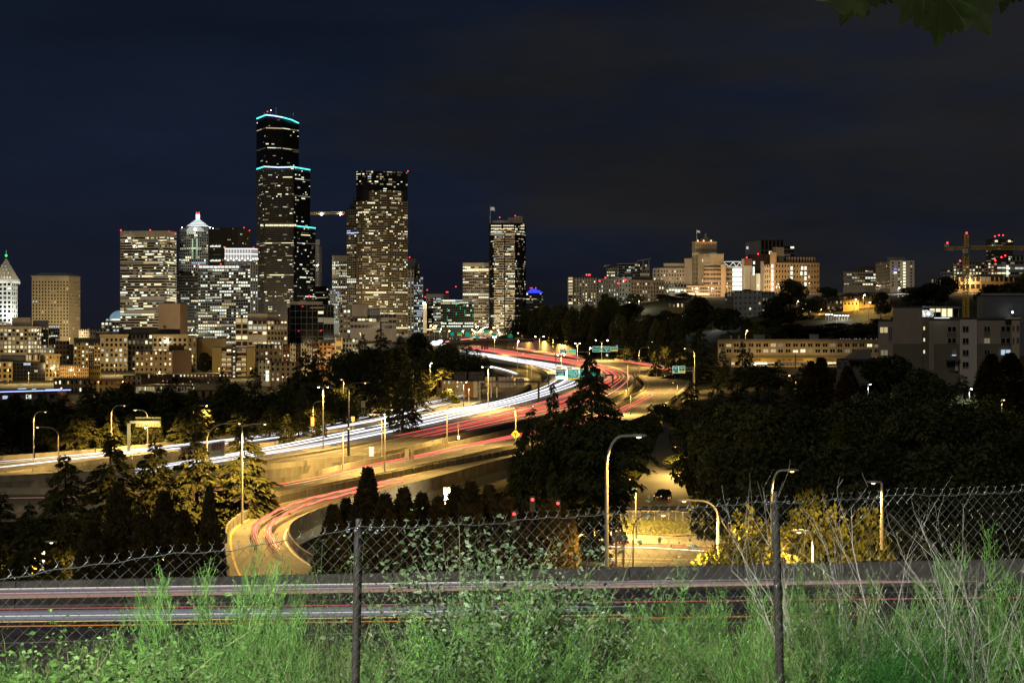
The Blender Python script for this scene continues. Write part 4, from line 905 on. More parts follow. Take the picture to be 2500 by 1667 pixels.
for u in (838, 847, 855): b.beacon(u, 882, 676, G_WHT, .6, "entrance_lamp")
b.end()
b = Bld("apartment_building", "cream and white apartment block with a bright stair window, behind the cedars", 672, 933, 650)
b.vol([(623, 652), (690, 652)], 843, 890, 14, [6], 3, wallmat("taupe_render", (0.22, 0.17, 0.12)), pier=.6, sp=.55, lit=.5, mode="obj", pal=WARMW); b.vol([(631, 645), (660, 645)], 880, 935, 14, [3], 4, CREAM, pier=.6, sp=.55, lit=.3, mode="obj", pal=WHITEW); b.vol([(660, 647), (722, 647)], 886, 935, 14, [5], 4, wallmat("taupe_render", (0.22, 0.17, 0.12)), pier=.6, sp=.5, lit=.45, mode="obj", pal=WARMW)
for j in range(3):
    o = link("window", unit_window(WLIT[3]), b.e); o.location = P(649, 912 + j * 9, 644.5) - ORG[b.e.name]; o.scale = (1.5, .3, 1.6)
b.end()
b = Bld("apartment_building", "plain ochre gable end with few windows right of the big conifer", 814, 938, 590)
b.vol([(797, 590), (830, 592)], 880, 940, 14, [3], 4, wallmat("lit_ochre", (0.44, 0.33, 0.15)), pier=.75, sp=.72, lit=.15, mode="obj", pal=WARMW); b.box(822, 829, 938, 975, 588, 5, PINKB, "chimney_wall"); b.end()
for (u0, u1, vt, vb, YY, m_, nx_, ny_, lb, lt) in ((332, 476, 944, 962, 600, GREYW, 22, 1, "long low pale building with a line of small windows", .5), (330, 420, 914, 930, 680, DBROWN, 12, 1, "low dark roof with small lights behind the warehouse", .15), (420, 560, 914, 934, 690, DBROWN, 16, 2, "dark long block below the flat fronted apartments", .15), (300, 345, 920, 945, 640, TAN, 4, 2, "low tan shed beside the yellow warehouse", .15), (470, 560, 955, 985, 560, ORANGE, 5, 1, "dim orange shed wall behind the cedars", 0.), (330, 470, 965, 990, 560, DBROWN, 8, 1, "dark shed below the long low pale building", .05), (1066, 1110, 930, 962, 520, OCHRE, 3, 1, "plain ochre wall of a depot beside the left collector road", .0), (700, 790, 925, 950, 560, DBROWN, 8, 1, "dark low building behind the big conifers", .1), (880, 930, 860, 905, 640, DBROWN, 5, 4, "dark apartment block among trees", .25)):
    b = Bld("building", lb, (u0 + u1) / 2, vb, YY); b.vol([(u0, YY), (u1, YY)], vt, vb, 16, [nx_], ny_, m_, pier=.6, sp=.5, lit=lt, mode="obj", pal=WARMW); b.end()
b = Bld("building", "lamp lit ochre and brick depot beside the left collector road", 1148, 950, 470)
b.vol([(1080, 470), (1112, 470)], 930, 962, 12, [3], 2, OCHRE, pier=.7, sp=.6, lit=0, mode="obj"); b.vol([(1112, 474), (1132, 474)], 931, 962, 10, [2], 3, CREAM, pier=.7, sp=.7, lit=0, mode="obj"); b.vol([(1132, 472), (1156, 472)], 932, 960, 10, skin=ORANGE, core=ORANGE); b.vol([(1156, 470), (1166, 470)], 931, 955, 10, skin=CREAM, core=CREAM); b.end()

# --- right half: hospital hill
b = Bld("apartment_building", "white slab apartment block with a column of lit balconies on the hill edge", 1424, 745, 1150)
b.vol([(1387, 1150), (1400, 1148)], 677, 745, 18, [1], 9, CREAM, core=GLASS_B, pier=.2, sp=.4, dep=1.0, lit=.95, mode="obj", pal=[.4, .6, 0, 0, 0, 0, 0]); b.vol([(1400, 1150), (1462, 1152)], 678, 745, 18, [9], 9, CREAM, pier=.6, sp=.4, dep=.5, lit=.35, mode="obj", pal=[.35, .45, .2, 0, 0, 0, 0]); b.box(1420, 1446, 672, 678, 1156, 8, DGREY, "plant_room")
for u in (1432, 1437, 1440): b.beacon(u, 671, 1154)
b.end()
b = Bld("hospital", "pale fluted hospital wing with rounded corner above the dark trees", 1540, 745, 1130)
b.vol([(1462, 1150), (1511, 1128), (1540, 1128)], 679, 748, 30, [8, 4], 6, wallmat("hospital_grey", (0.42, 0.43, 0.38)), pier=.62, sp=.5, dep=.7, lit=.42, mode="obj", pal=[0, .1, .2, .35, .3, .05, 0], vwt=684); b.vol([(1540, 1126), (1621, 1132)], 684, 748, 30, [12], 6, PINKB, pier=.55, sp=.45, dep=.7, lit=.25, mode="obj", pal=[.1, .2, .3, .2, .2, 0, 0], vwt=690); b.box(1541, 1592, 676, 684, 1140, 14, BRICK, "roof_drum")
for u, v in ((1464, 686), (1478, 678), (1509, 692), (1527, 684)): b.beacon(u, v, 1126)
b.end()
b = Bld("apartment_building", "glassy condominium tower with slanted wing roof on the skyline", 1535, 680, 1500)
b.vol([(1481, 1500), (1512, 1500)], 651, 690, 20, [6], 6, CREAM, pier=.4, sp=.4, lit=.4, strip=False); b.vol([(1510, 1496), (1560, 1496)], 645, 690, 20, [10], 7, GREYW, pier=.12, sp=.3, lit=.3, pal=WHITEW); b.vol([(1556, 1500), (1586, 1500)], 646, 690, 20, [5], 6, CREAM, pier=.3, sp=.4, lit=.5)
q = MB(); q.obox(P(1556, 638, 1494), P(1590, 632, 1494) - P(1556, 638, 1494), (0, 16, 0), (0, 0, .8)); q.build("slanted_roof", WHITEB, b.e)
for u in (1570, 1584): q = MB(); q.beam(P(u, 650, 1494), P(u, 635, 1494), .8); q.build("roof_post", WHITEB, b.e)
q = MB(); q.obox(P(1477, 649, 1496), P(1490, 648, 1496) - P(1477, 649, 1496), (0, 16, 0), (0, 0, .8)); q.obox(P(1508, 645, 1494), P(1560, 644, 1494) - P(1508, 645, 1494), (0, 16, 0), (0, 0, .8)); q.build("flat_roof", WHITEB, b.e); b.end()
b = Bld("hospital", "plain tan hospital wing with one row of lit windows left of the domed tower", 1632, 715, 1240)
b.vol([(1594, 1244), (1612, 1240), (1671, 1240)], 655, 715, 30, [2, 9], 6, BEIGE, pier=.6, sp=.5, lit=.22, mode="obj", pal=WHITEW, vwt=660); b.vol([(1620, 1246), (1671, 1246)], 643, 656, 20, skin=BEIGE, core=BEIGE); b.vol([(1632, 1232), (1676, 1232)], 694, 718, 16, [6], 2, GREYW, pier=.2, sp=.4, lit=.2, pal=WHITEW); b.end()

b = Bld("hospital", "stepped old hospital tower with small pyramid dome and red lamps, orange lit at its foot", 1723, 735, 1230)
b.vol([(1671, 1242), (1694, 1240)], 631, 720, 30, skin=BEIGE, core=BEIGE); b.vol([(1690, 1240), (1697, 1236), (1750, 1236)], 590, 700, 24, [2, 12], 9, TAN, core=BROWN, pier=.6, sp=.35, lit=.06, vwt=594, strip=False)
b.vol([(1704, 1228), (1718, 1222), (1767, 1222)], 620, 720, 28, [3, 0], 8, TAN, core=wallmat("tan_render", (0.40, 0.31, 0.19)), pier=.5, sp=.5, lit=.2, strip=False)
b.vol([(1718, 1218), (1760, 1218), (1787, 1220)], 653, 735, 20, [12, 8], 6, PINKB, core=PINKB, pier=.25, sp=.52, dep=.5, lit=.06, mode="obj", vwt=656, vwb=722); b.vol([(1676, 1214), (1787, 1214)], 698, 740, 16, [28], 4, PINKB, core=PINKB, pier=.3, sp=.5, dep=.5, lit=.05, mode="obj", vwt=702, vwb=736); b.box(1760, 1772, 645, 736, 1211, 12, wallmat("tan_pier", (0.44, 0.31, 0.17)), "stair_tower", dz=6)
for k in range(12):
    o = link("window", unit_window(WLIT[0]), b.e); o.location = P(1677 + k * 4.6 if k > 4 else 1679 + k * 3.2, 720.5, 1212.5) - ORG[b.e.name]; o.scale = (1.7, .4, 2.1)
q = MB(); ctr = (PX(1723, 1248), 1248); oc = [(ctr[0] + 9.2 * math.cos(t), ctr[1] + 9.2 * math.sin(t)) for t in [2 * math.pi * (j + .5) / 8 for j in range(8)]]; q.prism(oc, PZ(590, 1230), PZ(586, 1230)); q.cone(oc, PZ(586, 1230), (ctr[0], ctr[1], PZ(573, 1230))); q.build("pyramid_dome", TAN, b.e)
q = MB(); q.prism([(ctr[0] + 1.3 * math.cos(t), ctr[1] + 1.3 * math.sin(t)) for t in [math.pi / 4 * j for j in range(8)]], PZ(576, 1230), PZ(569, 1230)); q.cone([(ctr[0] + 1.6 * math.cos(t), ctr[1] + 1.6 * math.sin(t)) for t in [math.pi / 4 * j for j in range(8)]], PZ(569, 1230), (ctr[0], ctr[1], PZ(565, 1230))); q.build("cupola", GREYW, b.e)
OR_ = glow("orange_red_lamp", (1, .22, .10), 8)
for u in (1704, 1718, 1736): b.beacon(u, 588, 1234, OR_, .9, "orange_lamp")
for u0, v0 in ((1722, 625), (1722, 641)): b.box(u0, u0 + 10, v0, v0 + 9, 1220.5, 2, GREYB, "louvre")
FL(b.e, 1730, 1175, 260000, (1, .70, .40)); FL(b.e, 1690, 1180, 110000, (1, .75, .45)); FL(b.e, 1775, 1170, 150000, (1, .70, .40)); 0 and lightobj("entrance_floodlight", b.e, (PX(1730, 1180), 1180, PZ(742, 1180)), 160000, (1, .70, .40), "POINT", radius=1)
b.end()
flagpole(1701, 592, 560, 1228, "flagpole with pale flag beside the domed hospital tower", 8, 5)
b = Bld("stair_tower", "bright white glazed stair link with five glowing floors and steel truss", 1800, 712, 1225)
b.vol([(1787, 1226), (1813, 1226)], 652, 712, 16, skin=GREYW, core=GREYW)
for j in range(5):
    o = link("window", unit_window(glow("stair_white", (0.92, 1.0, .86), 1.7 if j != 3 else .35)), b.e); o.location = P(1788.5, 663.5 + j * 11.3, 1225) - ORG[b.e.name]; o.scale = (9.4, .5, 3.4)
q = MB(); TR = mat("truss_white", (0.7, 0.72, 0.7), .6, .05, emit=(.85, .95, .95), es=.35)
for a, c_ in (((1764, 639), (1813, 639)), ((1774, 651), (1813, 651)), ((1766, 640), (1780, 651)), ((1790, 640), (1780, 651)), ((1790, 640), (1798, 651)), ((1806, 640), (1798, 651)), ((1806, 640), (1812, 651))): q.beam(P(*a, 1224), P(*c_, 1224), .7)
q.build("truss", TR, b.e); b.end()
b = Bld("hospital", "tall ribbed hospital block with vertical white light strips, centre of the hill group", 1845, 715, 1215)
b.vol([(1811, 1216), (1836, 1214)], 632, 716, 24, skin=BEIGE, core=BEIGE); b.box(1817, 1836, 632, 648, 1213, 4, BRICK, "brick_top"); b.vol([(1833, 1210), (1866, 1210)], 668, 716, 20, [10], 1, BEIGE, core=BEIGE, pier=.5, sp=.0, dep=.8, lit=0); b.box(1857, 1865, 638, 716, 1209, 4, BEIGE, "pilaster")
VW = glow("stair_strip", (0.95, 1.0, .9), 1.4)
for (u, v0, v1) in ((1840, 651, 672), (1818, 650, 712), (1841, 638, 645)): q = MB(); q.beam(P(u, v1, 1208.5), P(u, v0, 1208.5), 1.6 if u > 1830 else .6, .6); q.build("light_strip", VW if u > 1830 else glow("soft_strip", (.8, .95, .75), .35), b.e)
b.vol([(1826, 1222), (1890, 1222)], 622, 700, 20, skin=BRICK, core=DBROWN); b.beacon(1823, 629, 1210); b.beacon(1851, 620, 1215); b.end()
b = Bld("hospital", "dark modern block with vertical fins high behind the hospital", 1880, 640, 1320)
b.vol([(1820, 1345), (1857, 1320)], 587, 650, 30, skin=DGREY, core=wallmat("shaded_grey", (0.15, 0.15, 0.15))); b.vol([(1857, 1320), (1913, 1320)], 587, 640, 30, [6], 2, wallmat("fin_brown", (0.17, 0.13, 0.09)), core=BLK, pier=.25, sp=.12, dep=1.2, lit=.06, strip=False); b.vol([(1910, 1322), (1939, 1322)], 602, 640, 20, [3], 4, wallmat("fin_brown", (0.17, 0.13, 0.09)), pier=.1, sp=.5, lit=.4, pal=WHITEW); b.box(1822, 1827, 602, 608, 1340, 1, glow("logo_panel", (.8, .85, 1), .8), "lit_sign"); b.end()
b = Bld("hospital", "wide orange lit stepped hospital wing with stacked white stair windows", 1935, 725, 1180)
b.vol([(1866, 1190), (1888, 1178)], 645, 722, 24, [4], 6, PINKB, core=PINKB, pier=.6, sp=.5, lit=.05, mode="obj"); b.vol([(1880, 1176), (1896, 1175)], 616, 725, 26, skin=PINKB, core=wallmat("peach_stone", (0.42, 0.28, 0.14))); b.vol([(1892, 1174), (2000, 1178)], 642, 726, 26, [15], 6, wallmat("peach_stone", (0.42, 0.28, 0.14)), core=wallmat("peach_stone", (0.42, 0.28, 0.14)), pier=.6, sp=.55, dep=.5, lit=.04, mode="obj", vwt=646); b.vol([(1920, 1184), (1990, 1184)], 628, 645, 20, [10], 1, PINKB, core=PINKB, pier=.6, sp=.2, lit=0, mode="obj"); b.vol([(1887, 1190), (1914, 1190)], 604, 645, 20, [6], 2, TAN, core=GREYB, pier=.3, sp=.2, lit=0)
for (u, vs_l) in ((1883, (646, 658, 668, 678, 690, 702)), (1930, (651, 663, 676)), (1956, (651,)), (1964, (651, 664, 676, 690)), (1954, (664,))):
    for v in vs_l:
        o = link("window", unit_window(WLIT[3]), b.e); o.location = P(u, v + 8, 1172.5) - ORG[b.e.name]; o.scale = (1.9, .4, 3.3)
FL(b.e, 1900, 1130, 150000, (1, .68, .36)); FL(b.e, 1975, 1130, 130000, (1, .68, .36)); FL(b.e, 1850, 1165, 120000, (1, .85, .6)); FL(b.e, 1560, 1085, 90000, (1, .92, .7)); FL(b.e, 1420, 1105, 60000, (1, .88, .65)); FL(b.e, 1630, 1190, 70000, (1, .88, .62)); FL(b.e, 2200, 1010, 70000, (1, .85, .6)); FL(b.e, 2360, 950, 60000, (1, .8, .5))
b.end()
b = Bld("apartment_building", "pale grey five storey apartment block in front of the hospital hill", 1830, 790, 850)
b.vol([(1770, 852), (1792, 848)], 716, 760, 18, [4], 4, DGREY, pier=.3, sp=.4, lit=.25, mode="obj", pal=WHITEW, frame=WHITEB); b.vol([(1791, 846), (1860, 848)], 711, 790, 20, [6], 6, GREYW, pier=.6, sp=.55, lit=.22, mode="obj", pal=WARMW, frame=WHITEB); b.vol([(1860, 850), (1892, 856)], 713, 770, 18, [4], 4, GREYB, pier=.4, sp=.5, lit=.25, mode="obj", pal=WARMW, frame=WHITEB); b.box(1814, 1834, 706, 711, 852, 8, DGREY, "plant_room"); b.end()
b = Bld("building", "low orange lit flat building among the hillside trees", 1600, 800, 900)
b.vol([(1566, 900), (1656, 905)], 775, 795, 14, [10], 1, wallmat("peach_render", (0.46, 0.30, 0.13)), pier=.6, sp=.5, lit=.1, mode="obj"); b.box(1548, 1602, 779, 784, 895, 10, PINKB, "canopy"); lightobj("eaves_lamp", b.e, (PX(1610, 880), 880, PZ(775, 880)), 6000, SOD, "POINT", radius=.5); b.end()
b = Bld("building", "small orange lit house front higher up between dark trees", 1655, 760, 980)
b.vol([(1630, 980), (1680, 984)], 741, 757, 12, [5], 1, OCHRE, pier=.6, sp=.5, lit=0, mode="obj"); b.end()
b = Bld("office_building", "beige office block with broad lit windows left of the white slab", 2098, 700, 1100)
b.vol([(2060, 1100), (2138, 1100)], 661, 700, 20, [12], 5, BEIGE, core=GLASS_B, pier=.2, sp=.5, dep=.6, lit=.4, pal=[.1, .1, .1, .3, .3, .1, 0]); b.vol([(2096, 1108), (2138, 1108)], 653, 664, 14, skin=PINKB, core=BRICK); b.end()
b = Bld("apartment_building", "grey slab apartment block with a bright column of stair windows and one blue window", 2186, 710, 1050)
b.vol([(2139, 1072), (2172, 1050)], 638, 708, 20, [12], 9, wallmat("shaded_tan", (0.24, 0.20, 0.14)), pier=.4, sp=.4, lit=.12, mode="obj"); b.vol([(2172, 1048), (2232, 1052)], 636, 710, 20, [4], 9, wallmat("slab_grey", (0.40, 0.36, 0.30)), pier=.7, sp=.5, lit=.12, mode="obj", vwt=640); b.box(2166, 2210, 628, 637, 1056, 10, GREYB, "plant_room")
for j in range(9):
    o = link("window", unit_window(WLIT[0 if j % 3 else 3]), b.e); o.location = P(2205, 645 + j * 7.4, 1047) - ORG[b.e.name]; o.scale = (2.0, .4, 1.7)
o = link("window", unit_window(glow("blue_window", (.15, .2, 1.0), 1.2)), b.e); o.location = P(2182, 659, 1047) - ORG[b.e.name]; o.scale = (2.4, .4, 1.2)
o = link("window", unit_window(WLIT[3]), b.e); o.location = P(2182, 668, 1047) - ORG[b.e.name]; o.scale = (2.4, .4, 1.5); b.end()
def house(u0, u1, vt, vr, vb, Y_, label, m_):
    b = Bld("house", label, (u0 + u1) / 2, vb, Y_, "house"); b.vol([(u0, Y_), (u1, Y_)], vt, vb, 9, [max(3, int((u1 - u0) / 9))], 2, m_, pier=.65, sp=.55, lit=.08, mode="obj", roof=False, sink=6)
    a, c_ = P(u0 - 1, vt, Y_ - .8), P(u1 + 1, vt, Y_ - .8); m2_ = P((u0 + u1) / 2, vr, Y_ - .8); d = Vector((0, 11, 0)); q = MB()
    q.add([a, c_, m2_, a + d, c_ + d, m2_ + d], [(0, 1, 2), (5, 4, 3), (0, 2, 5, 3), (2, 1, 4, 5)]); q.build("gable_roof", ROOF if m_ is not CREAM else wallmat("pale_gable", (0.38, 0.28, 0.14)), b.e); return b.end()
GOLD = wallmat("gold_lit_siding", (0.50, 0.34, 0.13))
house(2058, 2096, 723, 714, 752, 800, "orange lit gabled house, left one under the big street lamp", GOLD); house(2096, 2134, 722, 712, 752, 806, "orange lit gabled house directly under the big star shaped lamp", GOLD); house(2134, 2172, 723, 715, 752, 812, "orange lit gabled house to the right of the star shaped lamp", GOLD); house(2018, 2058, 735, 724, 762, 815, "dim house with shallow gable left of the orange houses", OCHRE); house(1974, 2020, 735, 722, 765, 820, "dim brown house half hidden by trees below the hospital", BROWN)
b = Bld("hospital", "pale hospital block with two rows of lit windows behind the yellow crane", 2366, 690, 1000)
b.vol([(2297, 1002), (2327, 1000)], 660, 695, 20, [4], 5, GREYB, pier=.4, sp=.5, lit=.15, mode="obj"); b.vol([(2327, 996), (2434, 1000)], 642, 695, 24, [14], 7, BEIGE, pier=.4, sp=.5, dep=.5, lit=.5, full=.2, mode="obj", pal=[.35, .35, .2, .1, 0, 0, 0]); b.vol([(2434, 1006), (2520, 1006)], 640, 690, 24, [8], 4, GREYB, core=GLASS_B, pier=.1, sp=.6, lit=.35, pal=WHITEW); b.vol([(2470, 1012), (2530, 1012)], 626, 645, 20, [6], 1, GREYB, pier=.5, sp=.4, lit=0)
for j in range(5): 
    o = link("window", unit_window(WLIT[3]), b.e); o.location = P(2457, 652 + j * 6.5, 1003) - ORG[b.e.name]; o.scale = (1.6, .4, 1.3)
b.box(2381, 2404, 644, 649, 995, 1.5, DGREY, "louvre")
for u, v in ((2344, 637), (2428, 632), (2430, 636), (2445, 628), (2454, 624)): b.beacon(u, v, 990)
b.end()
b = Bld("pavilion", "curved low pavilion with orange lit posts on the right hill", 2420, 715, 950)
b.vol([(2330, 960), (2395, 950), (2450, 952), (2510, 964)], 676, 712, 20, [5, 5, 5], 2, wallmat("orange_stone", (0.44, 0.27, 0.10)), core=GLASS_B, pier=.25, sp=.4, dep=.6, lit=.25, pal=WHITEW); b.box(2362, 2450, 669, 676, 955, 20, DGREY, "curved_roof"); lightobj("terrace_lamp", b.e, (PX(2390, 925), 925, PZ(700, 925)), 20000, (1, .66, .3), "POINT", radius=.6); b.end()
b = Bld("office_tower", "distant tower with three red roof lamps at the right edge of the skyline", 2440, 640, 1400)
b.vol([(2408, 1402), (2420, 1398), (2473, 1400)], 584, 645, 24, [3, 9], 13, BROWN, core=GLASS_B, pier=.15, sp=.5, dep=.6, lit=.12, full=.02)
for u, v in ((2429, 577), (2439, 574.5), (2449, 574.5)): b.beacon(u, v, 1398, r=1.1)
for u in (2429, 2461): o = link("window", unit_window(WLIT[0]), b.e); o.location = P(u, 591, 1397) - ORG[b.e.name]; o.scale = (3, .4, 2)
b.end()
b = Bld("building", "small lit flat roofed building left of the pale hospital block", 2290, 695, 1010)
b.vol([(2274, 1010), (2304, 1010)], 682, 694, 12, [6], 1, CREAM, pier=.3, sp=.3, lit=.6, mode="obj"); b.end()
b = Bld("building", "dark grey industrial block at the right edge behind the near apartments", 2440, 775, 450)
b.vol([(2385, 452), (2400, 448), (2520, 448)], 724, 780, 20, skin=GREYB, core=wallmat("shade_grey", (0.14, 0.145, 0.15))); b.box(2396, 2520, 716, 724, 455, 14, GREYB, "upper_storey"); b.box(2470, 2476, 760, 762.5, 446, 1.0, DGREY, "lamp_bracket"); b.beacon(2472, 762, 445.5, G_COOL, .28, "wall_lamp"); b.end()

# --- Pacific Rim Center
PRC = wallmat("ochre_stucco", (0.46, 0.36, 0.20)); PRY = wallmat("yellow_fascia", (0.56, 0.37, 0.09))
b = Bld("commercial_building", "long three storey building with a yellow shop fascia lettered PACIFIC RIM CENTER", 1950, 905, 640)
blank = {(0, c_, 0) for c_ in range(0)}
b.vol([(1752, 640), (2150, 640)], 832, 912, 18, [22], 2, PRC, pier=.26, sp=.36, dep=.35, lit=.85, full=0, mode="obj", pal=[.2, .35, .45, 0, 0, 0, 0], vwt=838, vwb=866, frame=WHITEB)
b.vol([(1752, 645), (2150, 645)], 866, 875, 10, [40], 1, DGREY, core=GLASS, pier=.4, sp=.2, lit=.3, pal=WHITEW, roof=False)
b.box(1785, 2050, 874, 883, 637, 4, PRY, "fascia"); b.vol([(1785, 638.5), (2050, 638.5)], 883, 896, 8, [30], 1, PRY, core=GLASS, pier=.08, sp=.12, dep=.25, lit=.72, full=0, pal=[.05, .15, .1, .3, .3, .1, 0], roof=False, vwt=884, vwb=893)
b.box(1752, 2052, 896.5, 915, 636, 4, wallmat("dark_cover", (0.05, 0.045, 0.04)), "dark_cover_box", dz=8); b.box(1752, 2150, 828, 833, 638, 20, wallmat("grey_parapet", (0.20, 0.18, 0.15)), "parapet")  # dark box added in front to cover the lit lower wall
for u0, u1, v0 in ((1840, 1867, 817), (1976, 1999, 816)): b.box(u0, u1, v0, 828, 650, 6, GREYB, "roof_unit")
for u in (1783, 1802): b.box(u, u + 3.5, 819, 829, 645, 1, CREAM, "chimney")
for u in (1831, 1911, 2042): q = MB(); q.tube([P(u, 868, 638.4), P(u, 832, 638.4)], .09, 5); q.build("downpipe", GREYB, b.e)
rg = random.Random(2)
for u in (2052, 2059, 2067, 2074, 2087, 2091, 2099, 2113, 2127, 2140): b.beacon(u, 827, 640, glow("roof_dot", (.9, .9, 1), 1.0), .18, "roof_lamp")
for k in range(40):
    if k % 3: o = link("balcony_rail", None, b.e) if 0 else None
lightobj("shop_light", b.e, (PX(1860, 628), 628, PZ(900, 628)), 2500, (1, .72, .34), "POINT", radius=.5); lightobj("shop_light", b.e, (PX(1990, 628), 628, PZ(900, 628)), 2500, (1, .72, .34), "POINT", radius=.5); lightobj("street_glow_lamp", b.e, (PX(1920, 600), 600, PZ(880, 600)), 11000, SOD, "POINT", radius=.6)
PRC_E = b.e; b.end()

# --- near apartments on the right
A1 = wallmat("taupe_panel", (0.30, 0.255, 0.20)); A2 = wallmat("olive_panel", (0.165, 0.145, 0.11)); A3 = wallmat("white_bay", (0.50, 0.45, 0.39)); A4 = wallmat("end_tan", (0.46, 0.37, 0.27)); FR = wallmat("window_frame", (0.35, 0.35, 0.33))
b = Bld("apartment_building", "four storey taupe apartment block with blank stair tower and white bay", 2320, 910, 330)
def aw(u0, u1, v0, v1, Y_, m_=None, fr=FR):
    o = link("window", unit_window(m_ or GLASS, fr), b.e); o.location = P(u0, v1, Y_) - ORG[b.e.name]; o.scale = (PX(u1, Y_) - PX(u0, Y_), .14, PZ(v0, Y_) - PZ(v1, Y_)); return o
b.vol([(2144, 334), (2180, 334)], 785, 880, 12, skin=A1, core=A1); aw(2147, 2168, 798, 813, 334, WLIT[1]); aw(2149, 2168, 854, 868, 334, WLIT[2]); aw(2169, 2178, 795, 835, 333.8, DGREY)
b.vol([(2180, 330), (2252, 330)], 752, 915, 14, skin=A1, core=A1); b.box(2180, 2252, 839, 915, 329.9, .3, A2, "lower_cladding", dz=6)
b.vol([(2252, 331.5), (2268, 331.5)], 778, 915, 12, skin=DGREY, core=A2); 
for v in (797, 825, 854): aw(2254, 2258, v, v + 9, 331.4, WLIT[0])
b.vol([(2268, 328), (2342, 328)], 778, 915, 14, skin=A1, core=A1); b.box(2280, 2342, 839, 915, 327.9, .3, A2, "lower_cladding", dz=6)
for v0, v1 in ((797, 811), (825, 838)): aw(2312, 2335, v0, v1, 327.8)
aw(2325, 2335, 853, 869, 327.6, GREYB); aw(2324, 2334, 866, 868.5, 327.4, WLIT[6], None)
b.vol([(2343, 326), (2385, 326)], 780, 915, 12, skin=A3, core=A3)
for v0 in (796, 825, 854, 883): aw(2349.5, 2365, v0, v0 + 14, 325.8)
b.vol([(2386, 328), (2470, 328)], 779, 915, 14, skin=A1, core=A1); b.box(2386, 2470, 839, 915, 327.9, .3, A2, "lower_cladding", dz=6)
for v0, m_ in ((796, None), (825, WLIT[2]), (853, None)): aw(2402, 2417, v0, v0 + 14, 327.6, m_)
for v0, m_ in ((796, None), (825, None), (853, WLIT[6])): aw(2442, 2468, v0, v0 + 14, 327.6, m_)
b.box(2402, 2417, 810, 825, 327.7, .3, A2, "spandrel_panel"); b.box(2442, 2468, 810, 825, 327.7, .3, A2, "spandrel_panel"); b.box(2312, 2335, 811, 825, 327.7, .3, A2, "spandrel_panel")
b.vol([(2470, 326), (2489, 326)], 775, 875, 14, skin=A4, core=A4)
for v0 in (794, 824): aw(2472, 2476, v0, v0 + 14, 325.8); aw(2482, 2487, v0, v0 + 14, 325.8)
b.box(2454, 2492, 774, 779, 325.5, 12, CREAM, "cornice"); b.box(2268, 2472, 775, 779, 327.5, 14, DGREY, "parapet")
b.vol([(2254, 338), (2340, 338)], 752, 780, 10, [6], 1, A1, core=GLASS, pier=.15, sp=.2, lit=.12, pal=WARMW, sink=1); b.box(2250, 2345, 748, 753, 336, 12, DGREY, "penthouse_roof"); b.box(2240, 2280, 757, 777, 334.5, .6, A3, "penthouse_wall")
b.beacon(2267, 766, 332.5, G_COOL, .42, "bright_roof_lamp"); lightobj("roof_lamp_light", b.e, P(2267, 766, 331.8), 450, (.85, .93, 1), "POINT", radius=.3)
b.box(2281, 2318, 775.2, 776.8, 327, .3, glow("parapet_led", (.9, .97, 1), 1.3), "roof_strip_light"); b.box(2316, 2340, 880, 908, 327.6, 1.0, DGREY, "garage_door"); b.box(2332, 2339, 882, 905, 327.0, .5, A3, "porch_post"); b.box(2310, 2345, 877, 881, 325, 3, DGREY, "canopy"); b.end()
b = Bld("house", "low dark gabled building in front of the shop fascia", 2100, 915, 400, "house")
b.vol([(2042, 402), (2160, 402)], 880, 915, 12, [8], 1, wallmat("dim_taupe", (0.13, 0.11, 0.09)), pier=.6, sp=.3, lit=.2, mode="obj", pal=WARMW, frame=FR); q = MB(); a, c_, d_ = P(2074, 880, 400), P(2128, 880, 400), P(2126, 853, 400); e_ = P(2110, 853, 400); q.add([a, c_, d_, e_] + [p + Vector((0, 10, 0)) for p in (a, c_, d_, e_)], [(0, 1, 2, 3), (7, 6, 5, 4), (0, 3, 7, 4), (3, 2, 6, 7), (2, 1, 5, 6)]); q.build("mono_pitch_gable", wallmat("dim_gable", (0.20, 0.17, 0.14)), b.e); b.box(2074, 2156, 876, 881, 399, 14, ROOF, "roof_edge"); b.end()

# --- yellow tower crane
t = thing("tower_crane", "yellow tower crane with lattice mast and long jib reaching out of the right edge", "crane", tuple(P(2358, 775, 560)))
CY = mat("crane_yellow", (0.70, 0.46, 0.08), .6, .1); Yc = 560
def lattice(a, c_, wd, n_, w0=.22):
    q = MB(); a, c_ = Vector(a), Vector(c_); d = (c_ - a).normalized(); up = Vector((0, 0, 1)) if abs(d.z) < .8 else Vector((1, 0, 0)); s_ = d.cross(up).normalized() * wd / 2; u_ = s_.cross(d).normalized() * wd / 2
    cs = [s_ + u_, s_ - u_, -s_ - u_, -s_ + u_]
    for k in cs: q.beam(a + k, c_ + k, w0)
    for i in range(n_):
        p, p2 = a.lerp(c_, i / n_), a.lerp(c_, (i + 1) / n_)
        for j in range(4):
            k, k2 = cs[j], cs[(j + 1) % 4]; q.beam(p + k, p2 + k2, w0 * .6); q.beam(p2 + k, p2 + k2, w0 * .6)
    return q
lattice(P(2358, 790, Yc), P(2358, 622, Yc), 1.9, 20).build("mast", CY, t); lattice(P(2369, 604.5, Yc), P(2560, 606, Yc), 1.5, 26, .18).build("jib", CY, t); lattice(P(2307, 606, Yc), P(2356, 606, Yc), 1.2, 8, .18).build("counter_jib", CY, t); lattice(P(2359, 605, Yc), P(2359.5, 572, Yc), 1.3, 5, .2).build("tower_top", CY, t)
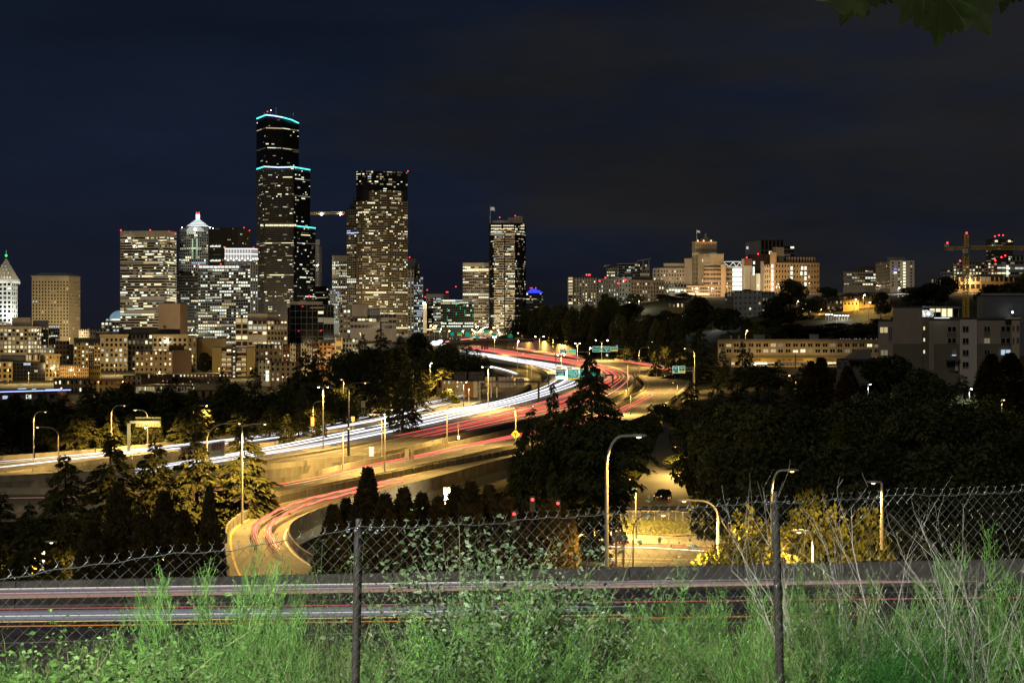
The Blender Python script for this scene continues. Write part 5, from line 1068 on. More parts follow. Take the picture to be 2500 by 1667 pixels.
q = MB(); p = P(2352, 619, Yc - 1.5); q.box(p.x, p.x + 1.8, p.y - 1, p.y + 1, p.z, p.z + 2.0); q.build("cab", WHITEB, t); q = MB(); p = P(2316, 613, Yc); q.box(p.x, p.x + 1.9, p.y - .8, p.y + .8, p.z, p.z + 2.0); q.build("counterweight", PINKB, t); q = MB(); p = P(2307, 603, Yc); q.box(p.x, p.x + 1.5, p.y - .8, p.y + .8, p.z, p.z + 1.2); q.build("winch", WHITEB, t)
q = MB()
for a, c_ in ((P(2359.5, 572, Yc), P(2470, 603, Yc)), (P(2359.5, 572, Yc), P(2310, 604, Yc))): q.tube([a, c_], .05, 4)
q.build("stay_cable", STEEL_D, t)
for u, v in ((2360, 569), (2313, 593)): q = MB(); q.ball(P(u, v, Yc - .5), .42, 8, 6); q.build("beacon", G_RED, t)
# ------------------------------------------------------------------ light trails (long exposure streaks of the traffic, hung at lamp height over the lanes)
T_W = [glow("trail_white", (0.93, 0.95, 1.0), 1.7, True), glow("trail_white_soft", (0.86, 0.88, 1.0), 0.75), glow("trail_white_warm", (1.0, 0.92, 0.78), 1.6)]
T_R = [glow("trail_red", (1.0, 0.12, 0.10), 1.5), glow("trail_red_soft", (0.9, 0.19, 0.14), 0.65), glow("trail_red_hot", (1.0, 0.24, 0.18), 1.7), glow("trail_pink", (0.9, 0.45, 0.38), 0.55)]
def trails(r, specs, name, label, cat, mats, n=110):
    mb = MB()
    for (t, f0, f1, h, rad, mi, wob) in specs:
        pts = r.line(t, f0, f1, h, n, wob); k = len(pts); rr = [rad * min(1, 0.25 + 6 * i / k, 0.25 + 6 * (k - 1 - i) / k) for i in range(k)]
        mb.tube(pts, rr, 5, mi)
    o = mb.build(name, mats); return tag(o, label, cat, None, "stuff")
rg = random.Random(11)
sp = []
for lane, (ta, tb) in enumerate(((0.13, 0.28), (0.33, 0.48), (0.53, 0.68), (0.73, 0.86))):
    for k in range(6 if lane < 2 else 5):
        t = rg.uniform(ta, tb); f0 = 0.0 if rg.random() < .6 else rg.uniform(0.05, .4); f1 = 1.0 if rg.random() < (.9 if lane < 2 else .35) else rg.uniform(.55, .8)
        sp.append((t, f0, f1, rg.uniform(.5, .9), rg.uniform(.05, .17), 0 if (lane < 2 and rg.random() < .7) or rg.random() < .45 else 1, .006))
trails(r_sb, sp, "headlight_trail", "dense band of white headlight trails coming round the freeway bend", "light trail", T_W)
sp = []
for lane, (ta, tb) in enumerate(((0.12, 0.27), (0.33, 0.48), (0.53, 0.68), (0.73, 0.86))):
    for k in range((8, 6, 4, 3)[lane]):
        t = rg.uniform(ta, tb); f0 = 0.10 if rg.random() < .5 else rg.uniform(0.1, .5); f1 = 1.0 if rg.random() < .75 else rg.uniform(.5, .8)
        sp.append((t, f0, f1, rg.uniform(.6, 1.0), rg.uniform(.05, .14), rg.choice((0, 0, 1, 1, 2, 3)), .006))
trails(r_nb, sp, "taillight_trail", "band of red taillight trails on the northbound main lanes", "light trail", T_R)
sp = [(t, f0, f1, .7, rad, mi, .008) for (t, f0, f1, rad, mi) in ((.30, .0, .50, .09, 0), (.35, .05, .52, .06, 1), (.42, .0, .47, .05, 0), (.63, .0, .38, .10, 0), (.67, .0, .40, .10, 0), (.70, .05, .33, .10, 1), (.24, .08, .30, .07, 1), (.57, .12, .42, .07, 1), (.48, .80, 1, .20, 0), (.64, .80, 1, .20, 0), (.36, .83, 1, .14, 1))]
trails(r_coll, sp, "headlight_trail", "two pairs of white headlight trails on the left collector road", "light trail", [T_W[0], T_W[1]])
sp = []
for (t, f0, f1, rad, mi) in ((.34, .02, .34, .10, 0), (.40, .05, .34, .09, 1), (.45, .08, .33, .10, 0), (.52, .0, .30, .07, 3), (.74, .46, .60, .17, 0), (.81, .46, .60, .17, 0), (.88, .45, .63, .12, 1), (.70, .55, .63, .12, 0), (.78, .56, .64, .12, 0), (.30, .66, 1, .17, 0), (.36, .66, 1, .17, 0), (.52, .70, 1, .16, 0), (.60, .72, 1, .15, 2), (.45, .72, 1, .12, 1), (.68, .74, 1, .12, 0), (.82, .72, .86, .10, 3), (.92, .46, .60, .14, 3)):
    sp.append((t, f0, f1, .7, rad, mi, .004))
trails(r_nc, sp, "taillight_trail", "separate red taillight trails curving round the right hand collector road", "light trail", T_R)
for k, (t, f0, f1, lb) in enumerate(((.44, .17, .60, "outer red taillight trail on the tight bend of the near ramp"), (.66, .14, .62, "inner red taillight trail on the tight bend of the near ramp"))):
    mb = MB()
    for dt, h, rad, mi in ((0, .75, .10, 0), (.03, .8, .09, 2), (-.03, .7, .07, 1), (.055, .9, .05, 0)):
        pts = r_rmp.line(t + dt, f0, f1, h, 120, 0)
        pts = [p + Vector((0, 0, .07 * math.sin(i * .55 + mi))) for i, p in enumerate(pts)]; n_ = len(pts); mb.tube(pts, [rad * min(1, .2 + 5 * i / n_, .2 + 5 * (n_ - 1 - i) / n_) for i in range(n_)], 5, mi)
    tag(mb.build("taillight_trail", T_R), lb, "light trail", "paired trails on the ramp")
mb = MB(); pts = r_rmp.line(.50, .22, .36, .5, 60); mb.tube(pts, .04, 4); tag(mb.build("indicator_trail", glow("trail_amber", (1, .62, .2), .8)), "thin amber trail between the two red ramp trails", "light trail")
# near road: long streaks, straight along the two lanes
def near_trail(Yo, rows, name, label):
    mb = MB(); ms = []
    for (v0, v1, x_end, rad, hgt, col, s_) in rows:
        m_ = glow("near_trail_%02d%02d%02d_%03d" % (int(col[0] * 99), int(col[1] * 99), int(col[2] * 99), int(s_ * 100)), col, s_)
        if m_ not in ms: ms.append(m_)
        Ya = Yo - .125 * 22; Yb = Yo + .125 * 22; a = Vector((-24, Ya + 0, PZ(v0, Yo - .125 * 20))); b_ = Vector((22, Yb, PZ(v1, Yo + .125 * 20)))
        e = a.lerp(b_, x_end); k = 14; o_ = len(mb.v)
        for i in range(k + 1):
            p = a.lerp(e, i / k); sc = min(1, 8 * (k - i) / k + .1) if x_end < 1 else 1
            for j in range(6):
                th = 2 * math.pi * j / 6; mb.v.append((p.x, p.y + .05 * math.cos(th), p.z + hgt / 2 * sc * math.sin(th)))
        for i in range(k):
            for j in range(6): mb.f.append((o_ + i * 6 + j, o_ + i * 6 + (j + 1) % 6, o_ + i * 6 + 6 + (j + 1) % 6, o_ + i * 6 + 6 + j)); mb.m.append(ms.index(m_))
    tag(mb.build(name, ms), label, "light trail")
near_trail(51.2, [(1438, 1404, .55, 0, .035, (1, .9, .8), .85), (1441.5, 1407, .78, 0, .05, (.8, .70, .72), .26), (1446, 1409, .70, 0, .07, (.55, .52, .62), .22), (1452, 1412, .86, 0, .09, (.75, .60, .58), .26), (1457, 1415, .92, 0, .06, (.95, .62, .54), .34), (1461, 1418, .95, 0, .05, (1, .62, .40), .36), (1449.5, 1410.5, .66, 0, .03, (1, .6, .62), .6)], "light_trail", "broad pinkish traffic streak along the far lane of the road below the fence")
near_trail(46.6, [(1487, 1459, 1.0, 0, .022, (1, .22, .22), .55), (1493, 1466, .55, 0, .06, (.55, .52, .58), .22), (1499, 1470, .62, 0, .10, (.62, .63, .70), .28), (1505, 1476, .58, 0, .035, (.95, .97, 1), .75), (1510, 1480, .60, 0, .07, (.68, .69, .78), .30), (1514.5, 1484, .50, 0, .04, (.6, .6, .7), .28)], "light_trail", "grey white traffic streak with one red line along the near lane")
near_trail(45.2, [(1519, 1490, .62, 0, .022, (1, .72, .30), .8), (1531, 1496, .80, 0, .03, (1, .36, .06), .55)], "light_trail", "thin orange streaks nearest to the weeds below the fence")
# trails at the junction in the hollow
mb = MB()
for (u0, v0, u1, v1, rad, mi) in ((1420, 1336, 1800, 1357, .10, 0), (1420, 1331, 1800, 1349, .06, 1), (1425, 1327, 1790, 1343, .05, 2), (1500, 1326, 1790, 1338, .05, 3)):
    a, b_ = P(u0, v0, 183), P(u1, v1, 175); mb.tube([a, a.lerp(b_, .5) + Vector((0, 1, 0)), b_], rad, 5, mi)
tag(mb.build("headlight_trail", [T_W[0], T_W[2], glow("trail_orange", (1, .35, .08), .7), T_R[1]]), "blue white and orange streaks crossing the lamp lit junction", "light trail")
# far traffic glow seen through the trees below the skyline
mb = MB()
for k in range(16):
    u = rg.uniform(1052, 1078); v = rg.uniform(831, 843); p = P(u, v, 1180); mb.tube([p, P(u + rg.uniform(4, 12), v - rg.uniform(1, 3), 1230)], .5, 5)
for k in range(14):
    u = rg.uniform(1158, 1185); p = P(u, 861 + (u - 1158) * .3 + rg.uniform(-1, 1), 1010); mb.tube([p, p + Vector((4, -14, -.3))], .35, 5)
tag(mb.build("headlight_trail", T_W[0]), "distant white glare of headlights between the trees under the towers", "light trail", None, "stuff")
mb = MB()
for (u0, v0, u1, v1) in ((1125, 829, 1145, 827), (1170, 824, 1187, 825), (1088, 834, 1096, 833), (1150, 826, 1160, 823)): mb.tube([P(u0, v0, 1290), P(u1, v1, 1300)], .45, 5)
tag(mb.build("taillight_trail", T_R[2]), "short red streaks beyond the overpass", "light trail", None, "stuff")

# ------------------------------------------------------------------ street lamps
LM = 1.3
def lamp(label, u, vb, vt, arm=0, style="curve", lit=None, Y=None, z=-22.0, pw=9000, double=None, dark=False, thick=1.0, light=True, col=SOD, group="street lamps"):
    Y = Y or Ysolve(vb, z); base = P(u, vb, Y); top = P(u, vt, Y); H = top.z - base.z
    t = thing("street_lamp", label, "street lamp", tuple(base), group); pm = STEEL_D if dark else POLE
    arms = [arm] if not double else [arm, -arm if double is True else double]
    q = MB(); r0 = .13 * thick; hp = H * (.80 if style == "curve" else .97)
    q.tube([base + Vector((0, 0, -1.5)), base + Vector((0, 0, .4)), base + Vector((0, 0, hp * .5)), base + Vector((0, 0, hp))], [r0 * 1.25, r0 * 1.1, r0 * .9, r0 * .72], 8); q.build("pole", pm, t)
    for ar in arms:
        ax = ar / F * Y; q = MB()
        if style == "curve":
            pts = [base + Vector((ax * (1 - math.cos(a)) * .62, 0, hp + (H - hp) * math.sin(a))) for a in [math.pi / 2 * i / 8 for i in range(9)]] + [base + Vector((ax, 0, H + .02 * abs(ax)))]
        elif style == "slant": pts = [base + Vector((0, 0, hp)), base + Vector((ax, 0, H))]
        else: pts = [base + Vector((0, 0, hp)), base + Vector((ax * .5, 0, H * .995)), base + Vector((ax, 0, H))]
        q.tube(pts, r0 * .6, 6); q.build("arm", pm, t)
        e = pts[-1]; sg = 1 if ax >= 0 else -1; L_ = .85 * max(1, thick); q = MB()
        x0, x1 = (e.x - .1 * sg, e.x + L_ * sg); xs_ = [x0, x0 + .25 * (x1 - x0), x0 + .8 * (x1 - x0), x1]; ws = [.07, .17, .17, .06]; hs_ = [.05, .12, .10, .04]; o_ = len(q.v)
        for xx, ww, hh in zip(xs_, ws, hs_):
            for (a_, b_) in ((-1, -.6), (-.7, .8), (.7, .8), (1, -.6)): q.v.append((xx, e.y + a_ * ww, e.z + b_ * hh))
        for i in range(3):
            for j in range(4): q.f.append((o_ + 4 * i + j, o_ + 4 * i + (j + 1) % 4, o_ + 4 * i + 4 + (j + 1) % 4, o_ + 4 * i + 4 + j)); q.m.append(0)
        q.f += [(o_, o_ + 1, o_ + 2, o_ + 3), (o_ + 15, o_ + 14, o_ + 13, o_ + 12)]; q.m += [0, 0]
        lum = q.build("luminaire", LUMIN, t); hc = Vector((e.x + .45 * L_ * sg, e.y, e.z - .10))
        q = MB(); big = max(.16, (.95 if lit else .16) / F * Y * 1.6) if lit else .14
        q.ball(hc, big, 10, 6, sz=.62 if lit else .4); q.build("bulb", lit or G_SODD, lum)
        if light: lightobj("lamp_light", t, hc + Vector((0, 0, -.45 - big)), pw * LM * (2.6 if 380 < Y < 1250 else 1), col, "SPOT", R(166), .30, .25)
    return t
X_ = lamp
lamp("left edge lamp behind the viaduct parapet, bent arm to the right", 82, 1120, 1005, 24, z=-23.5)
lamp("lit lamp with arm to the left, second from the left edge", 143, 1150, 1043, -46, lit=G_SODD, z=-23)
for (u, v, Yl, m_, c_, pw_, lb) in ((2119, 937, 262, G_COOL, (.85, .92, 1), 900, "small white lamp between the dark evergreens below the gabled house"), (2366, 948, 256, G_COOL, (.85, .92, 1), 1200, "small white star lamp among dark trees below the white bay"), (2052, 1018, 236, G_SODD, SOD, 900, "orange lamp lighting a shrub inside the right grove"), (2445, 975, 256, G_SODD, SOD, 1100, "orange lamp lighting the grass under the right edge evergreens"), (1856, 1016, 236, G_SODD, SOD, 400, "tiny orange lamp between trunks of the right grove"), (2110, 985, 250, G_COOL, (.8, .9, 1), 500, "white lamp over the path in the right grove")):
    lamp(lb, u, v + 60, v, 1, style="straight", lit=m_, Y=Yl, pw=pw_, col=c_, group="lamps inside the grove")
lamp("curved lamp left of the yellow lit sign gantry", 272, 1104, 990, 27, z=-23, pw=14000)
lamp("curved lamp over the yellow lit sign gantry, arm to the left", 361, 1096, 1001, -26, z=-22.5, pw=14000)
lamp("curved lamp with glowing orange head above the left collector road", 472, 1080, 990, 28, lit=G_SOD, z=-22.5, pw=9000)
lamp("tall curved lamp among the left cedars", 505, 1240, 1034, 72, Y=168, z=-22, pw=12000)
lamp("tall straight lamp beside the bend of the near ramp, short curled arm", 591, 1254, 1034, 48, style="straight", Y=153, pw=34000)
lamp("small curved lamp just behind the fence at the lower left", 395, 1560, 1346, 20, Y=104, pw=38000)
lamp("added lamp hidden low among the left cedars, lighting the yellow bushes", 105, 1440, 1322, 10, Y=113, pw=14000)  # added to light the ground and bushes around it
lamp("tall twin headed lamp with a big orange star glow", 789, 1096, 944, -7, style="straight", lit=G_SOD, double=True, pw=16000)
lamp("lower curved lamp left of the twin headed star lamp", 764, 1052, 980, 22, pw=8000)
lamp("high dark mast with thin arm to the right", 851, 1124, 934, 32, style="straight", dark=True, thick=1.7, pw=9000)
lamp("short straight lamp on the parapet right of the dark cedar", 837, 1148, 1045, 9, style="straight", pw=9000)
lamp("tall straight lamp between collector road and curved ramp", 939, 1162, 999, 12, style="straight", pw=22000)
lamp("thin lamp with arm to the left just behind the tall straight one", 933, 1120, 1012, -22, pw=8000)
lamp("lamp with slanted arm and sign plate at its base", 1014, 1028, 970, -36, style="slant", pw=8000)
lamp("curved lamp on the median between white and red trails", 1091, 1086, 993, 12, pw=9000)
lamp("thin lit lamp in front of the middle conifers", 942, 996, 913, 2, style="straight", lit=G_SODD, pw=7000)
lamp("thin lit lamp beside the ochre gable end", 839, 1020, 926, -2, style="straight", lit=G_SODD, pw=7000)
lamp("dark lamp with greenish head beside the left collector road", 1132, 1000, 932, 3, style="straight", lit=glow("mercury_lamp", (.6, 1, .8), 12), dark=True, pw=6000, col=(1, .75, .4))
lamp("tall twin headed lamp with one white and one orange head left of the sign panels", 1192, 1000, 895, -11, style="straight", lit=G_WHT, double=4, pw=14000)
lamp("star shaped orange lamp glowing in front of the lit trees", 1050, 920, 886, 1, style="straight", lit=G_SOD, Y=520, pw=16000)
lamp("slim lamp at the far bend, left of the retaining wall start", 1207, 868, 822, -2, style="straight", lit=G_WHT, double=True, pw=16000)
lamp("white headed lamp above the far red trails", 1263, 897, 832, 1, style="straight", lit=G_WHT, pw=16000)
lamp("curved lamp in front of the overpass end", 1275, 852, 813, -9, lit=G_SODD, pw=12000)
lamp("twin curved lamp on the wall, leftmost of the three", 1317, 858, 822, -9, lit=G_SOD, double=True, pw=16000)
lamp("twin curved lamp with dark heads before the retaining wall", 1350, 864, 824, -10, double=True, pw=16000)
lamp("bright twin headed lamp before the retaining wall with an orange star glow", 1410, 900, 838, -4, style="straight", lit=G_WHT, double=True, pw=20000)
lamp("twin curved lamp overlapping the overhead signs, left head glowing", 1469, 880, 831, -13, lit=G_SOD, double=True, pw=18000)
lamp("white glowing lamp just behind the tip of the big cedar", 1439, 890, 849, 1, style="straight", lit=G_WHT, pw=14000)
lamp("low white twin lamp in front of the EXPRESS LANES sign", 1370, 905, 866, -6, style="straight", lit=G_WHT, double=True, pw=12000, Y=690)
lamp("curved lamp on the inside of the white bend", 1298, 930, 863, -19, pw=9000)
lamp("thin lamp beside the curved one on the inside of the white bend", 1287, 924, 878, -12, pw=6000)
lamp("curved lamp on the grassy wedge at the right hand bend", 1532, 958, 880, 30, pw=14000)
lamp("curved lamp on the outer side of the far right bend", 1560, 918, 848, 22, pw=14000)
lamp("curved lamp with glowing head above the small lit tree", 1611, 897, 835, -16, lit=G_SOD, pw=16000)
lamp("lamp beside the green overhead sign on the right", 1696, 953, 851, -22, lit=G_SODD, pw=16000)
lamp("thin dark lamp below the grassy wedge", 1540, 1012, 957, -8, dark=True, pw=8000)
lamp("thin dark lamp at the outer edge of the right bend", 1654, 990, 934, -8, dark=True, pw=9000)
lamp("lamp with two curled arms above the yellow merge sign", 1259, 1092, 990, 38, style="straight", double=-11, pw=9000)
lamp("small lamp between trees left of the white bend", 1122, 891, 870, 4, style="straight", pw=3000)
lamp("biggest curved lamp rising in front of the cedar behind the fence", 1481, 1468, 1064, 62, Y=72, thick=1.0, pw=7000)
lamp("pale lamp with slanted arm on the side street verge", 1514, 1288, 1163, -42, style="slant", Y=200, pw=32000)
lamp("added lamp half hidden by the grove beside the side street", 1668, 1190, 1090, -14, Y=256, z=-27, pw=15000)  # extra source put in to light the upper side street
lamp("pale straight lamp on the traffic island", 1553, 1306, 1168, -8, style="straight", Y=190, pw=32000)
lamp("thin dark lamp with long curved arm in front of the junction", 1546, 1440, 1256, 60, Y=88, dark=True, thick=.55, pw=5000)
lamp("curved lamp with big head leaning left over the junction", 1753, 1440, 1222, -70, Y=92, pw=22000)
lamp("curved lamp standing behind the right fence post", 1884, 1440, 1148, 36, Y=87, lit=None, pw=5000)
lamp("orange lit short armed lamp in the trees at the lower right", 2153, 1290, 1176, -8, style="straight", Y=92, pw=2500)
lamp("lamp lighting the yellow bushes behind the right fence post", 1985, 1500, 1296, -20, Y=82, pw=4000)
# hillside and city lamps
for (u, vt, vb, Y, m_, pw, lb, st) in ((2107, 720, 752, 790, G_SOD, 9000, "big star shaped orange lamp before the gabled houses", 0), (2192, 703, 716, 1000, G_COOL, 2500, "blue white star lamp below the slab apartment block", 0), (2120, 738, 778, 760, G_SOD, 1250, "lit orange post at the end of the row of white lamps", 0), (2086, 731, 760, 765, G_WHT, 1200, "white headed lamp left of the star shaped lamp", 0), (2148, 731, 745, 790, G_SOD, 1250, "small orange lamp right of the star shaped one", 0), (1820, 807, 832, 660, G_SOD, 5000, "orange lamp on the grass slope above the shop building", 0), (1665, 772, 812, 800, G_COOL, 1100, "blue white lamp at the court left of the round trees", 0), (1741, 770, 806, 805, G_COOL, 1500, "white lamp between the two round trees", 0), (1647, 790, 800, 880, G_SOD, 1500, "orange lamp at the end of the flat orange building", 0), (1945, 735, 760, 810, G_SOD, 2500, "small orange lamp among the trees below the hospital", 0), (2001, 755, 780, 800, G_SOD, 1500, "small orange lamp over the hillside road", 0), (2000, 776, 785, 790, G_COOL, 800, "small white lamp on the hillside road", 0)):
    lamp(lb, u, vb, vt, 2, style="straight", lit=m_, Y=Y, pw=pw, col=SOD if m_ is G_SOD else ((.8, .9, 1) if m_ is G_COOL else (1, .9, .75)), group="hillside lamps")
for k in range(9):
    u = 2016 + k * 6.6; lamp("one of the close row of small white lamps at the court on the hill", u, 778, 768.5 - (1.5 if k < 3 else 0) + k * .25, .5, style="straight", lit=glow("court_lamp", (.85, .93, 1), 16), Y=770, pw=130, col=(.85, .93, 1), group="row of small white lamps")
for k, (u, vt, vb) in enumerate(((1049, 795, 825), (1055, 800, 826), (1061, 796, 830), (1074, 803, 830), (1094, 808, 822), (1150, 805, 830), (1154, 808, 832), (1160, 798, 820), (1164, 797, 828), (1172, 804, 824), (1176, 802, 824), (1180, 800, 822), (1196, 810, 830), (1202, 800, 825), (1216, 812, 826), (1127, 808, 826), (1168, 808, 826), (1213, 806, 826))):
    lamp("one of the crowd of small orange lamps at the foot of the towers", u, vb, vt, 1.2, style="straight", lit=G_SOD, Y=1320, pw=9000, light=(k % 3 == 0), thick=2.0, group="far street lamps under the towers")
# street lamps added in old town and at tower feet to light facades
def place_name(u, v, Y):
    if Y > 1000: return "at the foot of the " + min(((136, "tan tower with the hipped roof"), (350, "beige banded tower"), (470, "pyramid topped tower"), (560, "white crowned tower"), (700, "black skyscraper"), (830, "broad brown skyscraper's left side"), (930, "broad brown skyscraper's right side"), (880, "stacked concrete block"), (1165, "pale flat fronted tower"), (1235, "curved dark tower")), key=lambda q: abs(q[0] - u) + (0 if q[0] != 880 or Y < 1200 else 99))[1] + (", right" if u == 170 else "")
    if v >= 960: return "close before the " + ("blue lit roof" if u < 200 else "yellow warehouse, left end" if u < 260 else "yellow warehouse, right end" if u < 400 else "depot wall, left end" if u < 1120 else "depot wall, right end")
    row = "behind the roofs near the " if Y >= 780 else "in the street before the "
    return row + min(((20, "ochre corner building"), (70, "glass middle bay of the corner building"), (135, "corniced corner tower"), (182, "brown brick terrace"), (210, "orange block"), (280, "courthouse, left wing"), (390, "flat fronted block"), (425, "courthouse, right wing"), (470, "yellow beam block"), (535, "balcony apartments, left end"), (612, "balcony apartments, right end"), (640, "beige frame office block"), (690, "bright stair window"), (675, "cream and white apartments"), (745, "cream and brick bays"), (800, "orange apartments"), (850, "square yellow panels"), (812, "plain gable end")), key=lambda q: abs(q[0] - u))[1]
rg = random.Random(5)
for (u, v, Y, pw, cl) in ((20, 905, 700, 40000, SOD), (70, 950, 700, 30000, SOD), (135, 930, 700, 40000, SOD), (30, 868, 850, 40000, SOD), (200, 895, 800, 40000, SOD), (182, 926, 672, 14000, SOD), (280, 915, 790, 45000, SOD), (240, 966, 580, 12000, SOD), (300, 968, 580, 9000, SOD), (390, 913, 680, 26000, SOD), (425, 915, 790, 45000, SOD), (470, 870, 800, 26000, SOD), (535, 937, 715, 26000, SOD), (612, 937, 715, 20000, SOD), (640, 860, 900, 60000, SOD), (420, 815, 930, 90000, (1, .75, .5)), (675, 890, 665, 14000, (1, .8, .5)), (690, 935, 610, 14000, SOD), (745, 890, 665, 24000, SOD), (800, 892, 650, 26000, SOD), (850, 888, 640, 22000, SOD), (812, 940, 560, 14000, SOD), (880, 815, 1130, 60000, (1, .8, .55)), (130, 826, 1130, 160000, (1, .78, .42)), (170, 826, 1150, 90000, (1, .78, .42)), (350, 815, 1330, 220000, (1, .8, .5)), (1165, 815, 1600, 160000, (1, .8, .5)), (1235, 812, 1550, 200000, (1, .8, .5)), (560, 830, 1260, 60000, (1, .85, .65)), (1100, 962, 440, 12000, SOD), (1145, 962, 440, 12000, SOD), (150, 1000, 520, 8000, (1, .5, .2)), (830, 815, 1560, 200000, (1, .8, .5)), (930, 815, 1560, 330000, (1, .8, .5)), (700, 812, 1430, 220000, (1, .85, .6)), (470, 822, 1440, 160000, (.95, 1, .85))):
    p = P(u, v, Y); g = gz(p.x, p.y); zz = max(p.z, g + 6); t = thing("street_lamp", "added street lamp " + place_name(u, v, Y), "street lamp", (p.x, p.y, zz - 8), "added old town street lamps")
    q = MB(); q.tube([(p.x, p.y, zz - 9), (p.x, p.y, zz)], .12, 6); q.build("pole", POLE, t); q = MB(); q.ball((p.x, p.y, zz + .2), .22, 8, 5); q.build("bulb", G_SODD, t); lightobj("lamp_light", t, (p.x, p.y, zz + .9), pw * (.75 if Y > 1000 else .62), cl if cl is not SOD else (1, .70, .30), "POINT", radius=.5)
# lights scattered on facades and shop fronts far away (door lamps, small signs)
mb = MB(); ms = [G_SODD, glow("far_white", (1, .95, .85), 5), glow("far_cool", (.7, .85, 1), 4), glow("far_red", (1, .05, .05), 4), glow("far_green", (.1, 1, .5), 3)]
for k in range(120):
    u, v, Y = rg.choice(((rg.uniform(240, 620), rg.uniform(925, 945), 640), (rg.uniform(640, 870), rg.uniform(850, 935), 640), (rg.uniform(2150, 2260), rg.uniform(722, 742), 850), (rg.uniform(1040, 1240), rg.uniform(806, 832), 1350), (rg.uniform(1395, 1455), rg.uniform(728, 748), 1120), (rg.uniform(1880, 2040), rg.uniform(740, 790), 780)))
    mb.ball(P(u, v, Y), .35 / F * Y * rg.uniform(.7, 1.6), 6, 4, rg.choice((0, 0, 1, 1, 1, 2, 3, 4) if u < 1300 else (0, 0, 1, 1, 2)))
tag(mb.build("distant_light", ms), "scattered distant points of light in windows and doorways", "light", None, "stuff")

# utility pole in front of the shop fascia
t = thing("utility_pole", "yellow lit wooden utility pole with cross arms in front of the shop fascia", "utility pole", tuple(P(1943, 1000, 300))); q = MB(); q.tube([P(1943, 1010, 300), P(1942, 864, 300)], [.2, .12], 8); q.build("pole", mat("pole_timber", (.30, .22, .12), .9, .2, 2), t)
for v, hw in ((872, 9), (880, 7), (958, 14)):
    q = MB(); q.beam(P(1943 - hw * .4, v, 299.8), P(1943 + hw, v, 299.8), .12); q.build("cross_arm", mat("pole_timber", (.30, .22, .12), .9, .2, 2), t)
q = MB(); q.tube([P(1943, 907, 299.7), P(1930, 914, 299), P(1927, 917, 299)], .05, 5); q.build("lamp_arm", STEEL, t); q = MB(); q.ball(P(1927, 917, 298.8), .2, 8, 5, sz=.5); q.build("bulb", G_SODD, t); lightobj("lamp_light", t, P(1929, 922, 298.2), 1500, SOD, "SPOT", R(166), .3, .2)
# ------------------------------------------------------------------ signs
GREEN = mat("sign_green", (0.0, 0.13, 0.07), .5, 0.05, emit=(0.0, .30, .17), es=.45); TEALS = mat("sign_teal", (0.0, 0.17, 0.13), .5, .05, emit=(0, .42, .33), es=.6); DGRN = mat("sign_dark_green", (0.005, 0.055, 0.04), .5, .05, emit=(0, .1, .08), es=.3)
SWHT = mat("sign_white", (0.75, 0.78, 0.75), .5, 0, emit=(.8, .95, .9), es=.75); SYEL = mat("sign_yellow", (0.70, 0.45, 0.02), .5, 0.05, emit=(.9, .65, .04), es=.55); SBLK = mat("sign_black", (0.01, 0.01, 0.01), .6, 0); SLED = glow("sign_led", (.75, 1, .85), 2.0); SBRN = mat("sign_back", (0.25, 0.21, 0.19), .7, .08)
def text(s_, size, at, parent, m, name="lettering", align="CENTER", ext=.02, sx=1.0):
    c = bpy.data.curves.new("lettering", "FONT"); c.body = s_; c.size = size; c.align_x = align; c.align_y = "CENTER"; c.extrude = ext; c.resolution_u = 2
    tmp = bpy.data.objects.new("tmp", c); COL.objects.link(tmp); dg = bpy.context.evaluated_depsgraph_get(); me = bpy.data.meshes.new_from_object(tmp.evaluated_get(dg)); bpy.data.objects.remove(tmp); bpy.data.curves.remove(c)
    me.name = name; me.materials.clear(); me.materials.append(m); o = link(name, me, parent); o.rotation_euler = (R(90), 0, 0); o.scale = (sx, 1, 1); o.location = Vector(at) - ORG[parent.name]; return o
def panel(t, u0, u1, v0, v1, Y, m, border=SWHT, name="sign_panel"):
    q = MB(); a = P(u0, v1, Y); b_ = P(u1, v0, Y); q.box(a.x, b_.x, Y - .05, Y + .1, a.z, b_.z); o = q.build(name, m, t)
    if border:
        q = MB(); w_ = .14
        for (x0, x1, z0, z1) in ((a.x, b_.x, a.z, a.z + w_), (a.x, b_.x, b_.z - w_, b_.z), (a.x, a.x + w_, a.z + w_, b_.z - w_), (b_.x - w_, b_.x, a.z + w_, b_.z - w_)): q.box(x0, x1, Y - .075, Y - .052, z0, z1)
        q.build("sign_border", border, t)
    return o
def down_arrow(t, u, v, Y, m, s_=.5):
    p = P(u, v, Y - .08); q = MB(); q.add([(p.x - s_ * .25, p.y, p.z + s_), (p.x + s_ * .25, p.y, p.z + s_), (p.x + s_ * .25, p.y, p.z), (p.x + s_ * .8, p.y, p.z), (p.x, p.y, p.z - s_), (p.x - s_ * .8, p.y, p.z), (p.x - s_ * .25, p.y, p.z)], [(6, 5, 4, 3, 2, 1, 0)]); q.build("arrow", m, t)
def sg(label, u, v, Y): return thing("highway_sign", label, "road sign", tuple(P(u, v, Y)))
